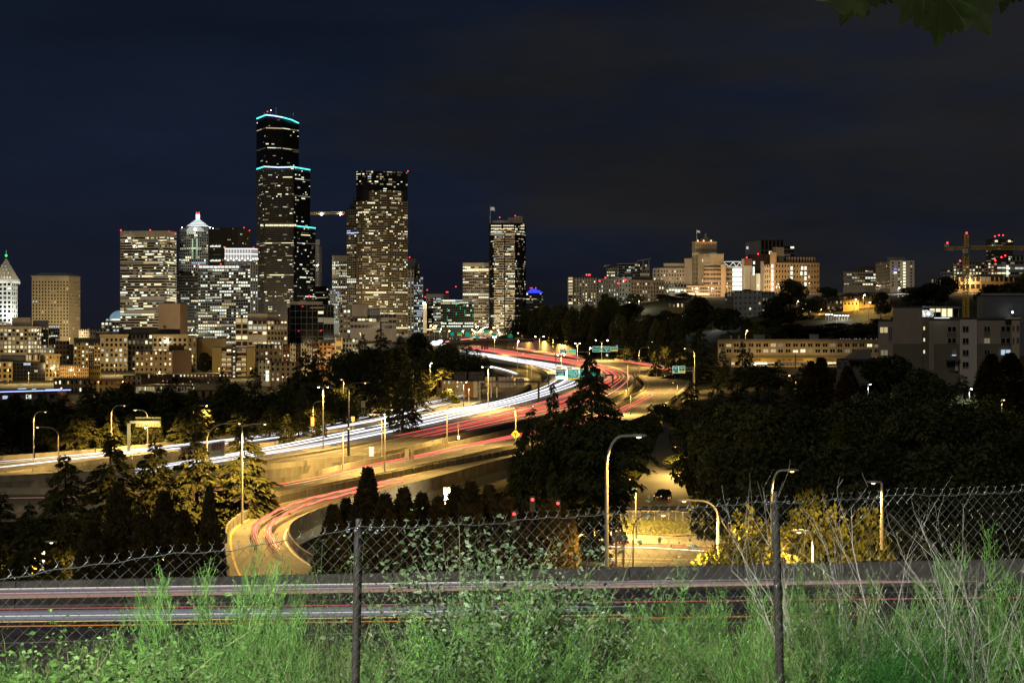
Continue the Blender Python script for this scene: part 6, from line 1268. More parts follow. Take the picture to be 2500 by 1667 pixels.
# nearest overhead gantry with three big panels
Yg = 545; t = sg("dark steel gantry carrying the EXPRESS LANES, EXIT 165 and Vancouver panels", 1400, 980, Yg); g = MB()
def gpost(q, u, v0, v1, Y, w_=.55): q.beam(P(u, v1, Y), P(u, v0, Y), w_, w_)
gpost(g, 1339, 914, 985, Yg + 1, .7); g.build("post", STEEL_D, t); g = MB(); gpost(g, 1496, 914, 975, Yg + 1, .7); g.build("post", STEEL_D, t); g = MB(); g.beam(P(1339, 915.5, Yg + 1), P(1496, 915.5, Yg + 1), .6, .7); g.build("beam", STEEL_D, t)
panel(t, 1357, 1382, 901, 926, Yg, DGRN); text("EXPRESS", .95, P(1369.5, 906, Yg - .1), t, SWHT); text("LANES", .95, P(1369.5, 912, Yg - .1), t, SWHT); panel(t, 1358.5, 1380.5, 918, 925, Yg - .03, SLED, None, "lit_message_panel"); panel(t, 1363, 1376, 915.5, 918, Yg - .03, glow("green_led", (.2, 1, .4), 1.6), None, "lit_message_panel")
panel(t, 1357.5, 1369, 895.5, 900.5, Yg, SYEL, None, "exit_tab"); text("LEFT", .62, P(1363, 898, Yg - .1), t, SBLK)
panel(t, 1385, 1413, 901, 928, Yg, TEALS); panel(t, 1385.5, 1412.5, 921.5, 927.5, Yg - .03, SYEL, None, "exit_only_panel"); down_arrow(t, 1397, 924.5, Yg - .03, SBLK, .35); text("EXIT 165", .95, P(1399, 904.5, Yg - .1), t, SWHT); text("Seneca St", 1.05, P(1399, 911.5, Yg - .1), t, SWHT); text("1/2 MILE", .8, P(1399, 917, Yg - .1), t, SWHT); q = MB(); a = P(1386, 908, Yg - .07); q.box(a.x, a.x + 4.5, a.y, a.y + .02, a.z, a.z + .1); q.build("rule", SWHT, t)
panel(t, 1384.5, 1397, 896, 901, Yg, SYEL, None, "exit_tab"); text("LEFT", .62, P(1390.7, 898.5, Yg - .1), t, SBLK)
panel(t, 1415, 1455, 901, 929, Yg, TEALS); text("Vancouver BC", .95, P(1435, 918, Yg - .1), t, SWHT); text("NORTH", .75, P(1438, 905.5, Yg - .1), t, SWHT); down_arrow(t, 1420.5, 924, Yg, SWHT, .5); down_arrow(t, 1448, 924, Yg, SWHT, .5)
q = MB(); c = P(1428, 907, Yg - .1); q.add([(c.x - .55, c.y, c.z + .5), (c.x + .55, c.y, c.z + .5), (c.x + .6, c.y, c.z - .1), (c.x, c.y, c.z - .7), (c.x - .6, c.y, c.z - .1)], [(4, 3, 2, 1, 0)]); q.build("route_shield", glow("shield_blue", (.15, .2, .8), .5), t); text("5", .7, P(1428, 907, Yg - .14), t, SWHT)
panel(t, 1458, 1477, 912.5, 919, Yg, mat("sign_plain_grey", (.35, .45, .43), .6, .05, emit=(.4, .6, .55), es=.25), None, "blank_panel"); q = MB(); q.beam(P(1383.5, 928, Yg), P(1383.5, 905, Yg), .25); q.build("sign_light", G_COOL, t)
# second pair of panels further on
Yg = 730; t = sg("EXPRESS LANES panel with lit lower half on a far gantry arm", 1375, 872, Yg); panel(t, 1367.5, 1382.5, 851.5, 864, Yg, DGRN); text("EXPRESS", .82, P(1375, 854.5, Yg - .1), t, SWHT); text("LANES", .82, P(1375, 857.8, Yg - .1), t, SWHT); panel(t, 1371, 1378.5, 860.5, 863.3, Yg - .03, glow("green_white_led", (.5, 1, .7), 1.8), None, "lit_message_panel"); panel(t, 1367.5, 1375, 848.3, 851, Yg, SYEL, None, "exit_tab"); g = MB(); gpost(g, 1357, 862, 893, Yg + 1, .45); g.beam(P(1357, 862, Yg + 1), P(1384, 859, Yg + 1), .35); g.build("post", STEEL_D, t)
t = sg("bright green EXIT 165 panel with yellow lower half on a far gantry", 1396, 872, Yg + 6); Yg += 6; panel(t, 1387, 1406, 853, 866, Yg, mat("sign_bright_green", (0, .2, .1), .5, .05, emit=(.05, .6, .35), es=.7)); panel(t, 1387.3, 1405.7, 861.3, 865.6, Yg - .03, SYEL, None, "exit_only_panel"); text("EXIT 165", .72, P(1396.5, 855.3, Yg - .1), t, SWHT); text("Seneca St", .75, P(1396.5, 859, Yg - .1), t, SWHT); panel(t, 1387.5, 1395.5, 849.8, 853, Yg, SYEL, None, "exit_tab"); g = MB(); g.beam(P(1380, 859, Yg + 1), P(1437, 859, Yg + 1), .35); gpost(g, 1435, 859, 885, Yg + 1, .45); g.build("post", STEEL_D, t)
Yg = 790; t = sg("three green panels, Vancouver, Madison St and James St, before the retaining wall", 1480, 862, Yg)
panel(t, 1446.5, 1467.5, 845.5, 859, Yg, GREEN); text("NORTH", .62, P(1459, 847.8, Yg - .1), t, SWHT); text("Vancouver BC", .78, P(1457, 853.3, Yg - .1), t, SWHT); down_arrow(t, 1465, 856.6, Yg, SWHT, .4); q = MB(); c = P(1453.5, 848.5, Yg - .1); q.add([(c.x - .5, c.y, c.z + .5), (c.x + .5, c.y, c.z + .5), (c.x + .55, c.y, c.z - .1), (c.x, c.y, c.z - .65), (c.x - .55, c.y, c.z - .1)], [(4, 3, 2, 1, 0)]); q.build("route_shield", glow("shield_blue", (.15, .2, .8), .5), t)
panel(t, 1471, 1490, 845.5, 859, Yg, GREEN); text("Madison St", .82, P(1480.5, 847.9, Yg - .1), t, SWHT); text("Convention", .66, P(1481.5, 851.3, Yg - .1), t, SWHT); text("Center", .66, P(1481.5, 853.5, Yg - .1), t, SWHT); down_arrow(t, 1480.5, 856.4, Yg, SWHT, .4)
panel(t, 1491.3, 1508, 846, 857.5, Yg, GREEN); text("James St", .85, P(1499.7, 849.5, Yg - .1), t, SWHT); panel(t, 1491.5, 1507.8, 853.3, 857.2, Yg - .03, SYEL, None, "exit_only_panel"); down_arrow(t, 1494, 855, Yg - .03, SBLK, .3); panel(t, 1504.5, 1508, 842.5, 846, Yg, glow("cool_tab", (.5, .6, .8), .5), None, "exit_tab"); g = MB(); g.beam(P(1446, 851.5, Yg + 1), P(1535, 851.5, Yg + 1), .4); gpost(g, 1534, 851, 860, Yg + 1, .5); g.build("arm", STEEL, t)
Yg = 560; t = sg("green Madison St and James St panel on a truss at the right hand bend", 1660, 900, Yg); panel(t, 1642, 1657, 893.5, 910.5, Yg, GREEN); panel(t, 1657.2, 1672.5, 893.5, 910.5, Yg, GREEN); text("Madison", .62, P(1649.7, 897.5, Yg - .1), t, SWHT); text("St", .62, P(1649.5, 901.5, Yg - .1), t, SWHT); down_arrow(t, 1645, 907.5, Yg, SWHT, .4); text("James", .68, P(1665, 897.5, Yg - .1), t, SWHT); text("St", .62, P(1665, 901.5, Yg - .1), t, SWHT); panel(t, 1657.8, 1672, 905, 910, Yg - .03, SYEL, None, "exit_only_panel"); text("EXIT ONLY", .42, P(1664, 907.5, Yg - .1), t, SBLK)
g = MB()
for v in (897, 906): g.beam(P(1672, v, Yg + .5), P(1693, v, Yg + .5), .22)
for k in range(5): g.beam(P(1673 + 4 * k, 897 if k % 2 else 906, Yg + .5), P(1677 + 4 * k, 906 if k % 2 else 897, Yg + .5), .12)
g.build("truss", STEEL, t); g = MB(); gpost(g, 1693, 895, 945, Yg + .5, .5); g.build("post", STEEL, t)
# back side of a large gantry over the collector road
Yg = 455; t = sg("dark goal post gantry with pinkish grey sign backs over the left collector road", 1240, 960, Yg); g = MB()
gpost(g, 1171, 931, 990, Yg, .75); g.build("post", STEEL_D, t); g = MB(); gpost(g, 1315, 931, 982, Yg, .7); g.build("post", STEEL_D, t); g = MB(); g.beam(P(1169, 932, Yg), P(1317, 932, Yg), .65, .65); g.build("beam", STEEL_D, t)
for (u0, u1, v0, v1) in ((1184, 1211, 920, 944), (1215.5, 1254, 920, 945), (1259, 1280, 923.5, 941)):
    o = panel(t, u0, u1, v0, v1, Yg + .8, SBRN, None, "sign_back"); k = int((u1 - u0) / 12.5) + 1; q = MB()
    for i in range(k + 1): u = lerp(u0 + 1, u1 - 1, i / k); q.beam(P(u, v1, Yg + .55), P(u, v0, Yg + .55), .16)
    q.build("stiffener", STEEL_D, t)
for u in (1199, 1213):
    q = MB(); gpost(q, u, 944, 970, Yg + 2, .4); q.build("support", CONC, t)
t = thing("lit_gantry", "yellow lit gantry with slatted sign back among the left trees", "road sign", tuple(P(315, 1097, 235))); Yg = 235; g = MB(); GY = mat("gantry_paint", (.46, .44, .34), .6, .1); gpost(g, 314.5, 1027, 1100, Yg, .5); g.build("post", GY, t); g = MB(); g.beam(P(311, 1030, Yg), P(392, 1030, Yg), .5, .45); g.build("beam", GY, t)
for k in range(8):
    q = MB(); a = P(331 + k * 7.8, 1042, Yg + .5); q.box(a.x, a.x + .52, a.y, a.y + .1, a.z, a.z + 1.8); q.build("sign_slat", mat("slat_yellow", (.52, .46, .22), .7, .1), t)
lightobj("sign_floodlight", t, P(350, 1052, Yg - 3), 1500, (1, .8, .35), "POINT", radius=.2); q = MB(); q.ball(P(355, 1044, Yg - .6), .16, 8, 5); q.build("bulb", glow("mercury_lamp", (.6, 1, .8), 12), t)
# merge warning sign, small signs, cabinets
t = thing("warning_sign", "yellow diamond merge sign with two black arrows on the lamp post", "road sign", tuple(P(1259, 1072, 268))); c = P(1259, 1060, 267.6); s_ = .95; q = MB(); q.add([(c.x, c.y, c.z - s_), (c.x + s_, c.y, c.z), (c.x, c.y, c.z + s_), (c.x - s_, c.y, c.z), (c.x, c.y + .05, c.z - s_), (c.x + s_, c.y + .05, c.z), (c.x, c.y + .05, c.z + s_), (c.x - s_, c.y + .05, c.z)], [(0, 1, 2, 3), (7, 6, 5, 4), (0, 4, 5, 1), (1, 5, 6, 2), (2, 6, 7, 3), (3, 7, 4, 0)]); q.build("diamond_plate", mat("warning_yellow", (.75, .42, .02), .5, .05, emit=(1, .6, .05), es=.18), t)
for sx_, dx in ((-.22, 0), (.22, -.12)):
    q = MB(); y_ = c.y - .02; q.add([(c.x + sx_ - .06 - dx, y_, c.z - .4), (c.x + sx_ + .06 - dx, y_, c.z - .4), (c.x + sx_ + .06, y_, c.z + .1), (c.x + sx_ - .06, y_, c.z + .1), (c.x + sx_ - .2, y_, c.z + .1), (c.x + sx_ + .2, y_, c.z + .1), (c.x + sx_ + dx, y_, c.z + .45)], [(0, 1, 2, 3), (4, 5, 6)]); q.build("arrow", SBLK, t)
def cabinet(label, u0, u1, v0, v1, Y, m_, h=.8): a = P(u0, v1, Y); b_ = P(u1, v0, Y); t = thing("utility_cabinet", label, "cabinet", tuple(a)); q = MB(); q.box(a.x, b_.x, Y, Y + h, a.z - .3, b_.z); q.build("housing", m_, t); q = MB(); q.box(a.x - .05, b_.x + .05, Y - .06, Y + h + .05, b_.z, b_.z + .08); q.build("lid", m_, t); q = MB(); q.box(a.x + .08, b_.x - .08, Y - .03, Y - .005, a.z, b_.z - .1); q.build("door", m_, t)
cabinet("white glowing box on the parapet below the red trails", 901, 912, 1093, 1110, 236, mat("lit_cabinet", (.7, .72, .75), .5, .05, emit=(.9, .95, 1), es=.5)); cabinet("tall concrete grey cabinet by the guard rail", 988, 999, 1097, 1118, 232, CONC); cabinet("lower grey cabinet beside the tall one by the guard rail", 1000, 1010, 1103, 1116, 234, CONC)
def plate(label, u, v, w_, h, Y, m_, vb, name="road_sign", two=False): t = thing(name, label, "road sign", tuple(P(u, vb, Y))); panel(t, u - w_ / 2, u + w_ / 2, v - h / 2, v + h / 2, Y, m_, None, "sign_plate"); q = MB(); [gpost(q, uu, v, vb + 4, Y + .15, .12) for uu in ((u - w_ * .3, u + w_ * .3) if two else (u,))]; q.build("post", CONC, t); return t
plate("small tan sign on two posts beside the left collector road", 886.5, 986, 10, 16, 300, mat("tan_sign", (.5, .40, .24), .7, .05), 1006, two=True); plate("small dark plate sign above the white collector trails", 862, 1022, 9, 12, 265, SBRN, 1045); plate("small white plate on the base of the slanted arm lamp", 1014, 998, 11, 9, 325, mat("pale_plate", (.4, .38, .36), .7, .05), 1025); plate("tiny white square sign in front of the retaining wall", 1482, 867, 5, 5, 730, SWHT, 880); plate("yellow diamond like warning plate before the retaining wall", 1439, 867.5, 5.5, 4.5, 735, SYEL, 880); plate("tall narrow plate at the foot of the curved lamp", 763, 1029, 8, 22, 262, mat("orange_plate", (.45, .28, .14), .7, .05), 1046); plate("white narrow marker post in the junction", 1610, 1325, 7, 22, 186, mat("marker_white", (.5, .48, .46), .7, .05), 1362)
t = thing("information_sign", "brown backed information sign on two wooden posts behind the fence", "road sign", tuple(P(1510, 1388, 140))); Yg = 140; panel(t, 1494, 1518, 1298, 1321, Yg, SBRN, None, "sign_back"); panel(t, 1518.5, 1528, 1297, 1320, Yg + .4, SBRN, None, "sign_back"); WOOD = mat("timber_post", (.34, .21, .09), .9, .2, 2)
for u in (1504, 1522): q = MB(); gpost(q, u, 1312, 1398, Yg - .2, .2); q.build("post", WOOD, t)
t = thing("ramp_signal", "small ramp traffic signal with white plate on the median", "traffic light", tuple(P(1119, 1077, 273))); q = MB(); q.tube([P(1119, 1078, 273), P(1119, 1040, 273)], .07, 6); q.build("post", STEEL, t); q = MB(); a = P(1116.5, 1046, 272.8); q.box(a.x, a.x + .45, a.y, a.y + .3, a.z, a.z + 1.0); q.build("signal_head", STEEL_D, t); panel(t, 1116.5, 1122.5, 1063, 1072, 272.7, SWHT, None, "plate")
def tlight(label, u, v, Y, on=True): t = thing("traffic_light", label, "traffic light", tuple(P(u, v + 40, Y))); a = P(u, v, Y); q = MB(); q.box(a.x - .2, a.x + .2, a.y, a.y + .25, a.z - .9, a.z + .25); q.build("signal_head", STEEL_D, t); q = MB(); q.ball(a + Vector((0, -.02, 0)), .11, 8, 5); q.build("red_lens", glow("red_signal", (1, .04, .04), 6), t); q = MB(); q.tube([P(u, v + 60, Y + .3), P(u, v - 4, Y + .3)], .07, 6); q.build("post", STEEL_D, t)
tlight("red traffic light shining in front of the big cedar's lower boughs", 1300, 1219, 92); tlight("smaller red traffic light to the right in the dark evergreens", 1362, 1228, 94); tlight("faint red traffic light low in the dark evergreens", 1255, 1254, 93)
t = thing("floodlight", "bright white floodlight shining down a column under the near ramp", "lamp", tuple(P(1091, 1195, 186))); q = MB(); p = P(1091, 1196, 184); q.box(p.x - .5, p.x + .5, p.y, p.y + .4, p.z - .1, p.z + .35); q.build("housing", STEEL, t); q = MB(); q.box(p.x - .42, p.x + .42, p.y - .03, p.y + .3, p.z - .5, p.z - .12); q.build("lens", G_WHT, t); lightobj("lamp_light", t, p + Vector((0, -.6, -.9)), 5000, (1, .80, .42), "POINT", radius=.3)
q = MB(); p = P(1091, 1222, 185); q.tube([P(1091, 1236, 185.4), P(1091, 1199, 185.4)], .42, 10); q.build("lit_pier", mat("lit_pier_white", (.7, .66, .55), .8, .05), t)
t = thing("small_floodlight", "small floodlight behind the pointed evergreen under the ramp", "lamp", tuple(P(930, 1238, 172))); q = MB(); q.ball(P(932, 1234, 172), .35, 8, 5); q.build("lens", G_WHT, t); q = MB(); q.tube([P(940, 1240, 172), P(940, 1218, 172)], .08, 6); q.build("post", STEEL, t); lightobj("lamp_light", t, P(932, 1238, 171), 1500, (1, .78, .4), "POINT", radius=.3)
# billboards with worn lettering behind the lamp-lit depot
for (u0, u1, lb) in ((1108, 1139, "left grey billboard back with dark worn panel behind the collector road"), (1144, 1180, "right grey billboard with dark lettered strip behind the collector road")):
    t = thing("billboard", lb, "billboard", tuple(P((u0 + u1) / 2, 945, 500))); panel(t, u0, u1, 908, 928, 500, mat("billboard_grey", (.15, .135, .11), .8, .2, 1.0), None, "board"); panel(t, u0 + 1, u1 - 3, 909, 915, 499.8, mat("billboard_dark", (.06, .05, .055), .8, .1), None, "dark_strip"); q = MB(); [gpost(q, lerp(u0, u1, f), 908, 952, 500.6, .3) for f in (.15, .5, .85)]; q.build("frame_post", STEEL_D, t); text("LTOWN" if u0 > 1140 else "CL", .9, P(u0 + 16 if u0 > 1140 else u0 + 12, 912, 499.6), t, GREYB)
# far green signs under the towers
for k, (u, v, w_, h, m_) in enumerate(((1104, 814, 8, 5, TEALS), (1122, 814, 11, 5, TEALS), (1141, 814, 10, 6, TEALS), (1187, 810, 10, 6, TEALS), (1150, 824, 9, 6, TEALS), (1165, 821, 12, 4.5, TEALS), (1206, 819, 10, 9, GREEN), (1246, 820, 12, 5, GREEN))):
    t = sg("far green overhead sign in the cluster of lights beyond the overpass", u, v + 10, 1300); t["group"] = "far green signs"; panel(t, u - w_ / 2, u + w_ / 2, v - h / 2, v + h / 2, 1300, m_, None); panel(t, u - w_ / 2, u + w_ / 2, v + h / 2, v + h / 2 + 2.4, 1300.2, SYEL if k in (1, 4, 3) else m_, None, "lower_panel"); q = MB(); gpost(q, u, v, v + 14, 1300.5, .5); q.build("post", STEEL, t)
# lettering of the shop building
LET = mat("dark_letter", (.035, .03, .025), .7, 0)
text("PACIFIC RIM CENTER", 1.62, P(1929.5, 878.8, 636.8), PRC_E, LET, sx=.86); text("太平洋商業中心", 1.42, P(2010, 878.8, 636.8), PRC_E, LET, sx=1.0); text("太平洋商業", 1.3, P(1842, 878.8, 636.8), PRC_E, LET)

# ------------------------------------------------------------------ black parked car on the side street
def car():
    cpos = P(1617, 1214, 231); cpos.z = -28.60; t = thing("parked_car", "black parked hatchback facing down the side street with catching headlamps", "car", tuple(cpos)); t.rotation_euler = (0, 0, R(-118)); t.scale = (1.12, 1.12, 1.12)
    BP = mat("black_car_paint", (.006, .006, .007), .25, 0, spec=.6); CG = mat("car_glass", (.01, .01, .012), .08, 0, spec=.7); TY = mat("tyre_rubber", (.015, .015, .015), .9, 0)
    def part(q, name, m_, smooth=False):
        me = bpy.data.meshes.new(name); me.from_pydata(q.v, [], q.f); me.materials.append(m_); me.update(); o = bpy.data.objects.new(name, me); COL.objects.link(o); o.parent = t
        if smooth: me.polygons.foreach_set("use_smooth", [True] * len(me.polygons))
        return o
    # length along +X (front = +X)
    st = [(-2.10, .62, .45, .80), (-2.0, .80, .35, .95), (-1.2, .87, .28, 1.0), (0, .88, .26, .98), (1.0, .87, .28, .95), (1.7, .82, .34, .86), (2.05, .70, .42, .72), (2.15, .55, .46, .62)]
    q = MB()
    for x, wd, z0, z1 in st:
        for (yy, zz) in ((-wd * .9, z0), (-wd, z0 + .2), (-wd, z1 - .12), (-wd * .86, z1), (wd * .86, z1), (wd, z1 - .12), (wd, z0 + .2), (wd * .9, z0)): q.v.append((x, yy, zz))
    for i in range(len(st) - 1):
        for j in range(8): q.f.append((i * 8 + j, i * 8 + (j + 1) % 8, i * 8 + 8 + (j + 1) % 8, i * 8 + 8 + j))
    q.f += [tuple(range(8))[::-1], tuple((len(st) - 1) * 8 + j for j in range(8))]; part(q, "body", BP)
    cb = [(-1.95, .70, .95, 1.0), (-1.55, .66, .98, 1.42), (-.6, .66, .98, 1.50), (.25, .64, .97, 1.44), (1.0, .72, .95, .98)]; q = MB()
    for x, wd, z0, z1 in cb:
        for (yy, zz) in ((-wd - .12, z0), (-wd, z1), (wd, z1), (wd + .12, z0)): q.v.append((x, yy, zz))
    for i in range(4):
        for j in range(3): q.f.append((i * 4 + j, i * 4 + j + 1, i * 4 + 5 + j, i * 4 + 4 + j))
    part(q, "greenhouse", CG); q = MB()
    for i, (x, wd, z0, z1) in enumerate(cb[1:4]):
        for yy in (-wd * .96, wd * .96): q.v.append((x, yy, z1 + .02))
    for i in range(2): q.f.append((2 * i, 2 * i + 1, 2 * i + 3, 2 * i + 2))
    part(q, "roof", BP)
    for x in (-1.3, 1.35):
        for yy in (-.82, .82):
            q = MB(); q.tube([(x, yy - .1, .32), (x, yy + .1, .32)], .32, 14); wl = part(q, "wheel", TY); q = MB(); q.tube([(x, yy - .11, .32), (x, yy + .11, .32)], .19, 10); r_ = part(q, "rim", STEEL); r_.parent = wl
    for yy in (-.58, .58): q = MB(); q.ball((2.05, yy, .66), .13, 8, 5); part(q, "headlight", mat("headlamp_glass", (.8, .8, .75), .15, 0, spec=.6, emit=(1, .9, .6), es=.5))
    q = MB(); q.box(2.14, 2.18, -.24, .24, .47, .58); part(q, "number_plate", mat("plate_tan", (.75, .6, .4), .6, 0))
    for yy in (-.95, .95): q = MB(); q.box(.62, .78, yy - .1, yy + .1, .95, 1.08); part(q, "mirror", BP)
    q = MB(); q.add([(-1.2, -.5, 1.5), (.1, -.55, 1.52), (.1, -.51, 1.55), (-1.2, -.46, 1.53)], [(0, 1, 2, 3)]); part(q, "roof_rail", STEEL)
car()
# low mesh fence round the traffic island
t = thing("mesh_fence", "low wire mesh fence along the back of the lamp lit traffic island", "fence", tuple(P(1640, 1280, 205))); pts = [P(u, v, F * 29.4 / (v - CV)) for u, v in ((1511, 1272), (1580, 1272), (1650, 1274), (1720, 1279), (1790, 1285))]; rs = []
for a, b_ in zip(pts, pts[1:]):
    for k in range(4): q = MB(); p = a.lerp(b_, k / 4); q.tube([p, p + Vector((0, 0, 1.7))], .04, 5); q.build("post", STEEL, t)
    q = MB(); q.tube([a + Vector((0, 0, 1.7)), b_ + Vector((0, 0, 1.7))], .03, 5); q.build("top_rail", STEEL, t)
q = MB()
for a, b_ in zip(pts, pts[1:]):
    for k in range(46):
        p = a.lerp(b_, k / 46); p2 = a.lerp(b_, min(1, (k + 3.2) / 46)); q.beam(p, p2 + Vector((0, 0, 1.65)), .012); q.beam(p + Vector((0, 0, 1.65)), p2, .012)
q.build("wire_mesh", STEEL_D, t, kind="stuff")
# traffic cones / delineators beside the car
for k, (u, v) in enumerate(((1613, 1233), (1617, 1232), (1632, 1221), (1636, 1220))):
    p = P(u, v, 228); t = thing("delineator", "orange delineator post beside the parked black car", "bollard", (p.x, p.y, p.z - .1), "orange posts by the car"); q = MB(); q.tube([(p.x, p.y, p.z - .4), (p.x, p.y, p.z + .65)], .07, 8); q.build("post", mat("delineator_orange", (.7, .2, .03), .6, .05), t); q = MB(); q.tube([(p.x, p.y, p.z + .35), (p.x, p.y, p.z + .5)], .075, 8); q.build("reflective_band", SWHT, t)
# graffiti wall beside the median of the viaduct
t = thing("wall", "short concrete wall sprayed with pinkish red graffiti behind the left cedars", "wall", tuple(P(535, 1105, 226))); a, b_ = P(440, 1106, 229), P(548, 1091, 226); q = MB(); q.obox(a - Vector((0, 0, 1.5)), b_ - a, (0, .4, 0), (0, 0, 2.6)); q.build("wall_face", CREAM, t); rg = random.Random(3)
for (f0, f1) in ((.05, .28), (.72, .98)):
    q = MB()
    for k in range(9):
        f = lerp(f0, f1, (k + .5) / 9); c = a.lerp(b_, f) + Vector((0, -.04, .25)); pts = [c + Vector((.32 * math.cos(th) * (1 if k % 2 else .5), 0, .55 * math.sin(th) + rg.uniform(-.05, .05))) for th in [math.pi * 2 * i / 9 * (.75 if k % 3 else 1) for i in range(10)]]; q.tube(pts, .055, 4)
    q.build("graffiti", mat("graffiti_red", (.30, .08, .07), .8, .1), t)
# ------------------------------------------------------------------ trees
LEAF_D = mat("conifer_needles", (0.068, 0.076, 0.028), 1.0, .35, .8, rand=.25, spec=.1)
LEAF_C = mat("cedar_needles", (0.075, 0.078, 0.026), 1.0, .35, .8, rand=.2, spec=.1)
LEAF_A = mat("arborvitae_leaf", (0.095, 0.074, 0.030), 1.0, .35, .8, rand=.2, spec=.1)
LEAF_B = mat("broad_leaf", (0.055, 0.060, 0.024), .9, .4, .6, rand=.45, spec=.1)
LEAF_Y = mat("bush_leaf", (0.088, 0.092, 0.016), .9, .35, .9, rand=.15, spec=.1)
def trunk_mesh(h, r, top=.92, limbs=0, seed=0, spread=.5):
    q = MB(); rg = random.Random(seed); pts = [Vector((.03 * h * math.sin(i * 1.7 + seed) * .3, .02 * h * math.cos(i * 2.1 + seed) * .3, -.08 * h + i / 5 * h * (top + .08))) for i in range(6)]
    q.tube(pts, [r * (1 - .16 * i) for i in range(6)], 7)
    for k in range(limbs):
        z = h * rg.uniform(.25, .7); a = rg.uniform(0, 6.28); l = h * spread * rg.uniform(.5, 1); p = Vector((0, 0, z)); d = Vector((math.cos(a), math.sin(a), .8))
        q.tube([p, p + d * l * .4, p + d * l * .75 + Vector((0, 0, .05 * h))], [r * .45, r * .3, r * .12], 5)
    me = bpy.data.meshes.new("trunk"); me.from_pydata(q.v, [], q.f); me.materials.append(BARK); me.update(); return me
def fronds(pos, dirs, ln, wd, droop, rng):
    """each frond: a folded leaf-like spray, two triangles pairs around a midrib"""
    n = len(pos); up = np.array([0, 0, 1.0]); s = np.cross(dirs, up); s /= np.maximum(np.linalg.norm(s, axis=1, keepdims=True), 1e-6)
    ang = rng.uniform(-.9, .9, n)[:, None]; nrm = np.cross(s, dirs); s = s * np.cos(ang) + nrm * np.sin(ang)
    tip = pos + dirs * ln[:, None] - up * (droop * ln)[:, None]; mid = pos + dirs * (ln * .45)[:, None] - up * (droop * ln * .15)[:, None]
    a = mid + s * wd[:, None]; b = mid - s * wd[:, None] - up * (.25 * wd)[:, None]
    V = np.stack([pos, a, tip, b], 1).reshape(-1, 3); Fc = np.arange(n * 4).reshape(n, 4); return V, Fc
def conifer_mesh(seed, h, r, whorls, per, nf, droop=.35, rise=.1, base=.06, power=.85, ln=.62, wd=.13, mat_=LEAF_D, layered=.0, shape=None):
    rng = np.random.default_rng(seed); P_ = []; D_ = []; L_ = []
    for i in range(whorls):
        t = base + (1 - base) * (i + rng.uniform(0, .7)) / whorls; env = r * ((1 - t) ** power if shape is None else shape(t)) + .04 * r
        for k in range(per):
            if rng.random() < .12: continue
            az = rng.uniform(0, 2 * math.pi); l = env * rng.uniform(.62, 1.12); z0 = t * h + rng.uniform(-.5, .5) * h / whorls; m = max(3, int(nf * (l / r) ** .7))
            s = np.sqrt(rng.uniform(.04, 1, m)); rad = l * s; zz = z0 + l * (rise * s - droop * s ** 2) + rng.normal(0, .02 * r, m); side = rng.normal(0, .10 * l, m) * s
            c, sn = math.cos(az), math.sin(az); p = np.stack([c * rad - sn * side, sn * rad + c * side, zz], 1)
            da = az + rng.normal(0, .75, m); dz = rng.normal(-.15, .25, m) if not layered else rng.normal(-.25, .12, m); d = np.stack([np.cos(da), np.sin(da), dz], 1); d /= np.linalg.norm(d, axis=1, keepdims=True)
            P_.append(p); D_.append(d); L_.append(ln * rng.uniform(.6, 1.25, m) * (.55 + .45 * l / r))
    # leader
    m = 14; p = np.stack([rng.normal(0, .03, m), rng.normal(0, .03, m), h * rng.uniform(.93, 1.0, m)], 1); d = np.stack([rng.normal(0, .6, m), rng.normal(0, .6, m), np.full(m, .9)], 1); d /= np.linalg.norm(d, axis=1, keepdims=True); P_.append(p); D_.append(d); L_.append(np.full(m, ln * .5))
    P_ = np.concatenate(P_); D_ = np.concatenate(D_); L_ = np.concatenate(L_); V, Fc = fronds(P_, D_, L_, L_ * wd / ln * 1.0, .28, rng); return npmesh("crown", V, Fc, mat_)
def arbor_mesh(seed, h, r, n, mat_=LEAF_A):
    rng = np.random.default_rng(seed); t = rng.uniform(.02, 1, n) ** .9; az = rng.uniform(0, 2 * math.pi, n); lump = 1 + .16 * np.sin(az * 3 + t * 9 + seed) + .10 * np.sin(az * 7 - t * 17)
    env = r * np.minimum(1, np.maximum(1.0 - t, 0) * 1.25) ** .85 * np.minimum(1, .6 + t * 2) * lump; rad = env * np.sqrt(rng.uniform(.35, 1, n)); p = np.stack([rad * np.cos(az), rad * np.sin(az), t * h], 1)
    da = az + rng.normal(0, .6, n); d = np.stack([np.cos(da) * .6, np.sin(da) * .6, rng.uniform(.2, 1.1, n)], 1); d /= np.linalg.norm(d, axis=1, keepdims=True); ln = rng.uniform(.18, .5, n); V, Fc = fronds(p, d, ln, ln * .3, .1, rng); return npmesh("crown", V, Fc, mat_)
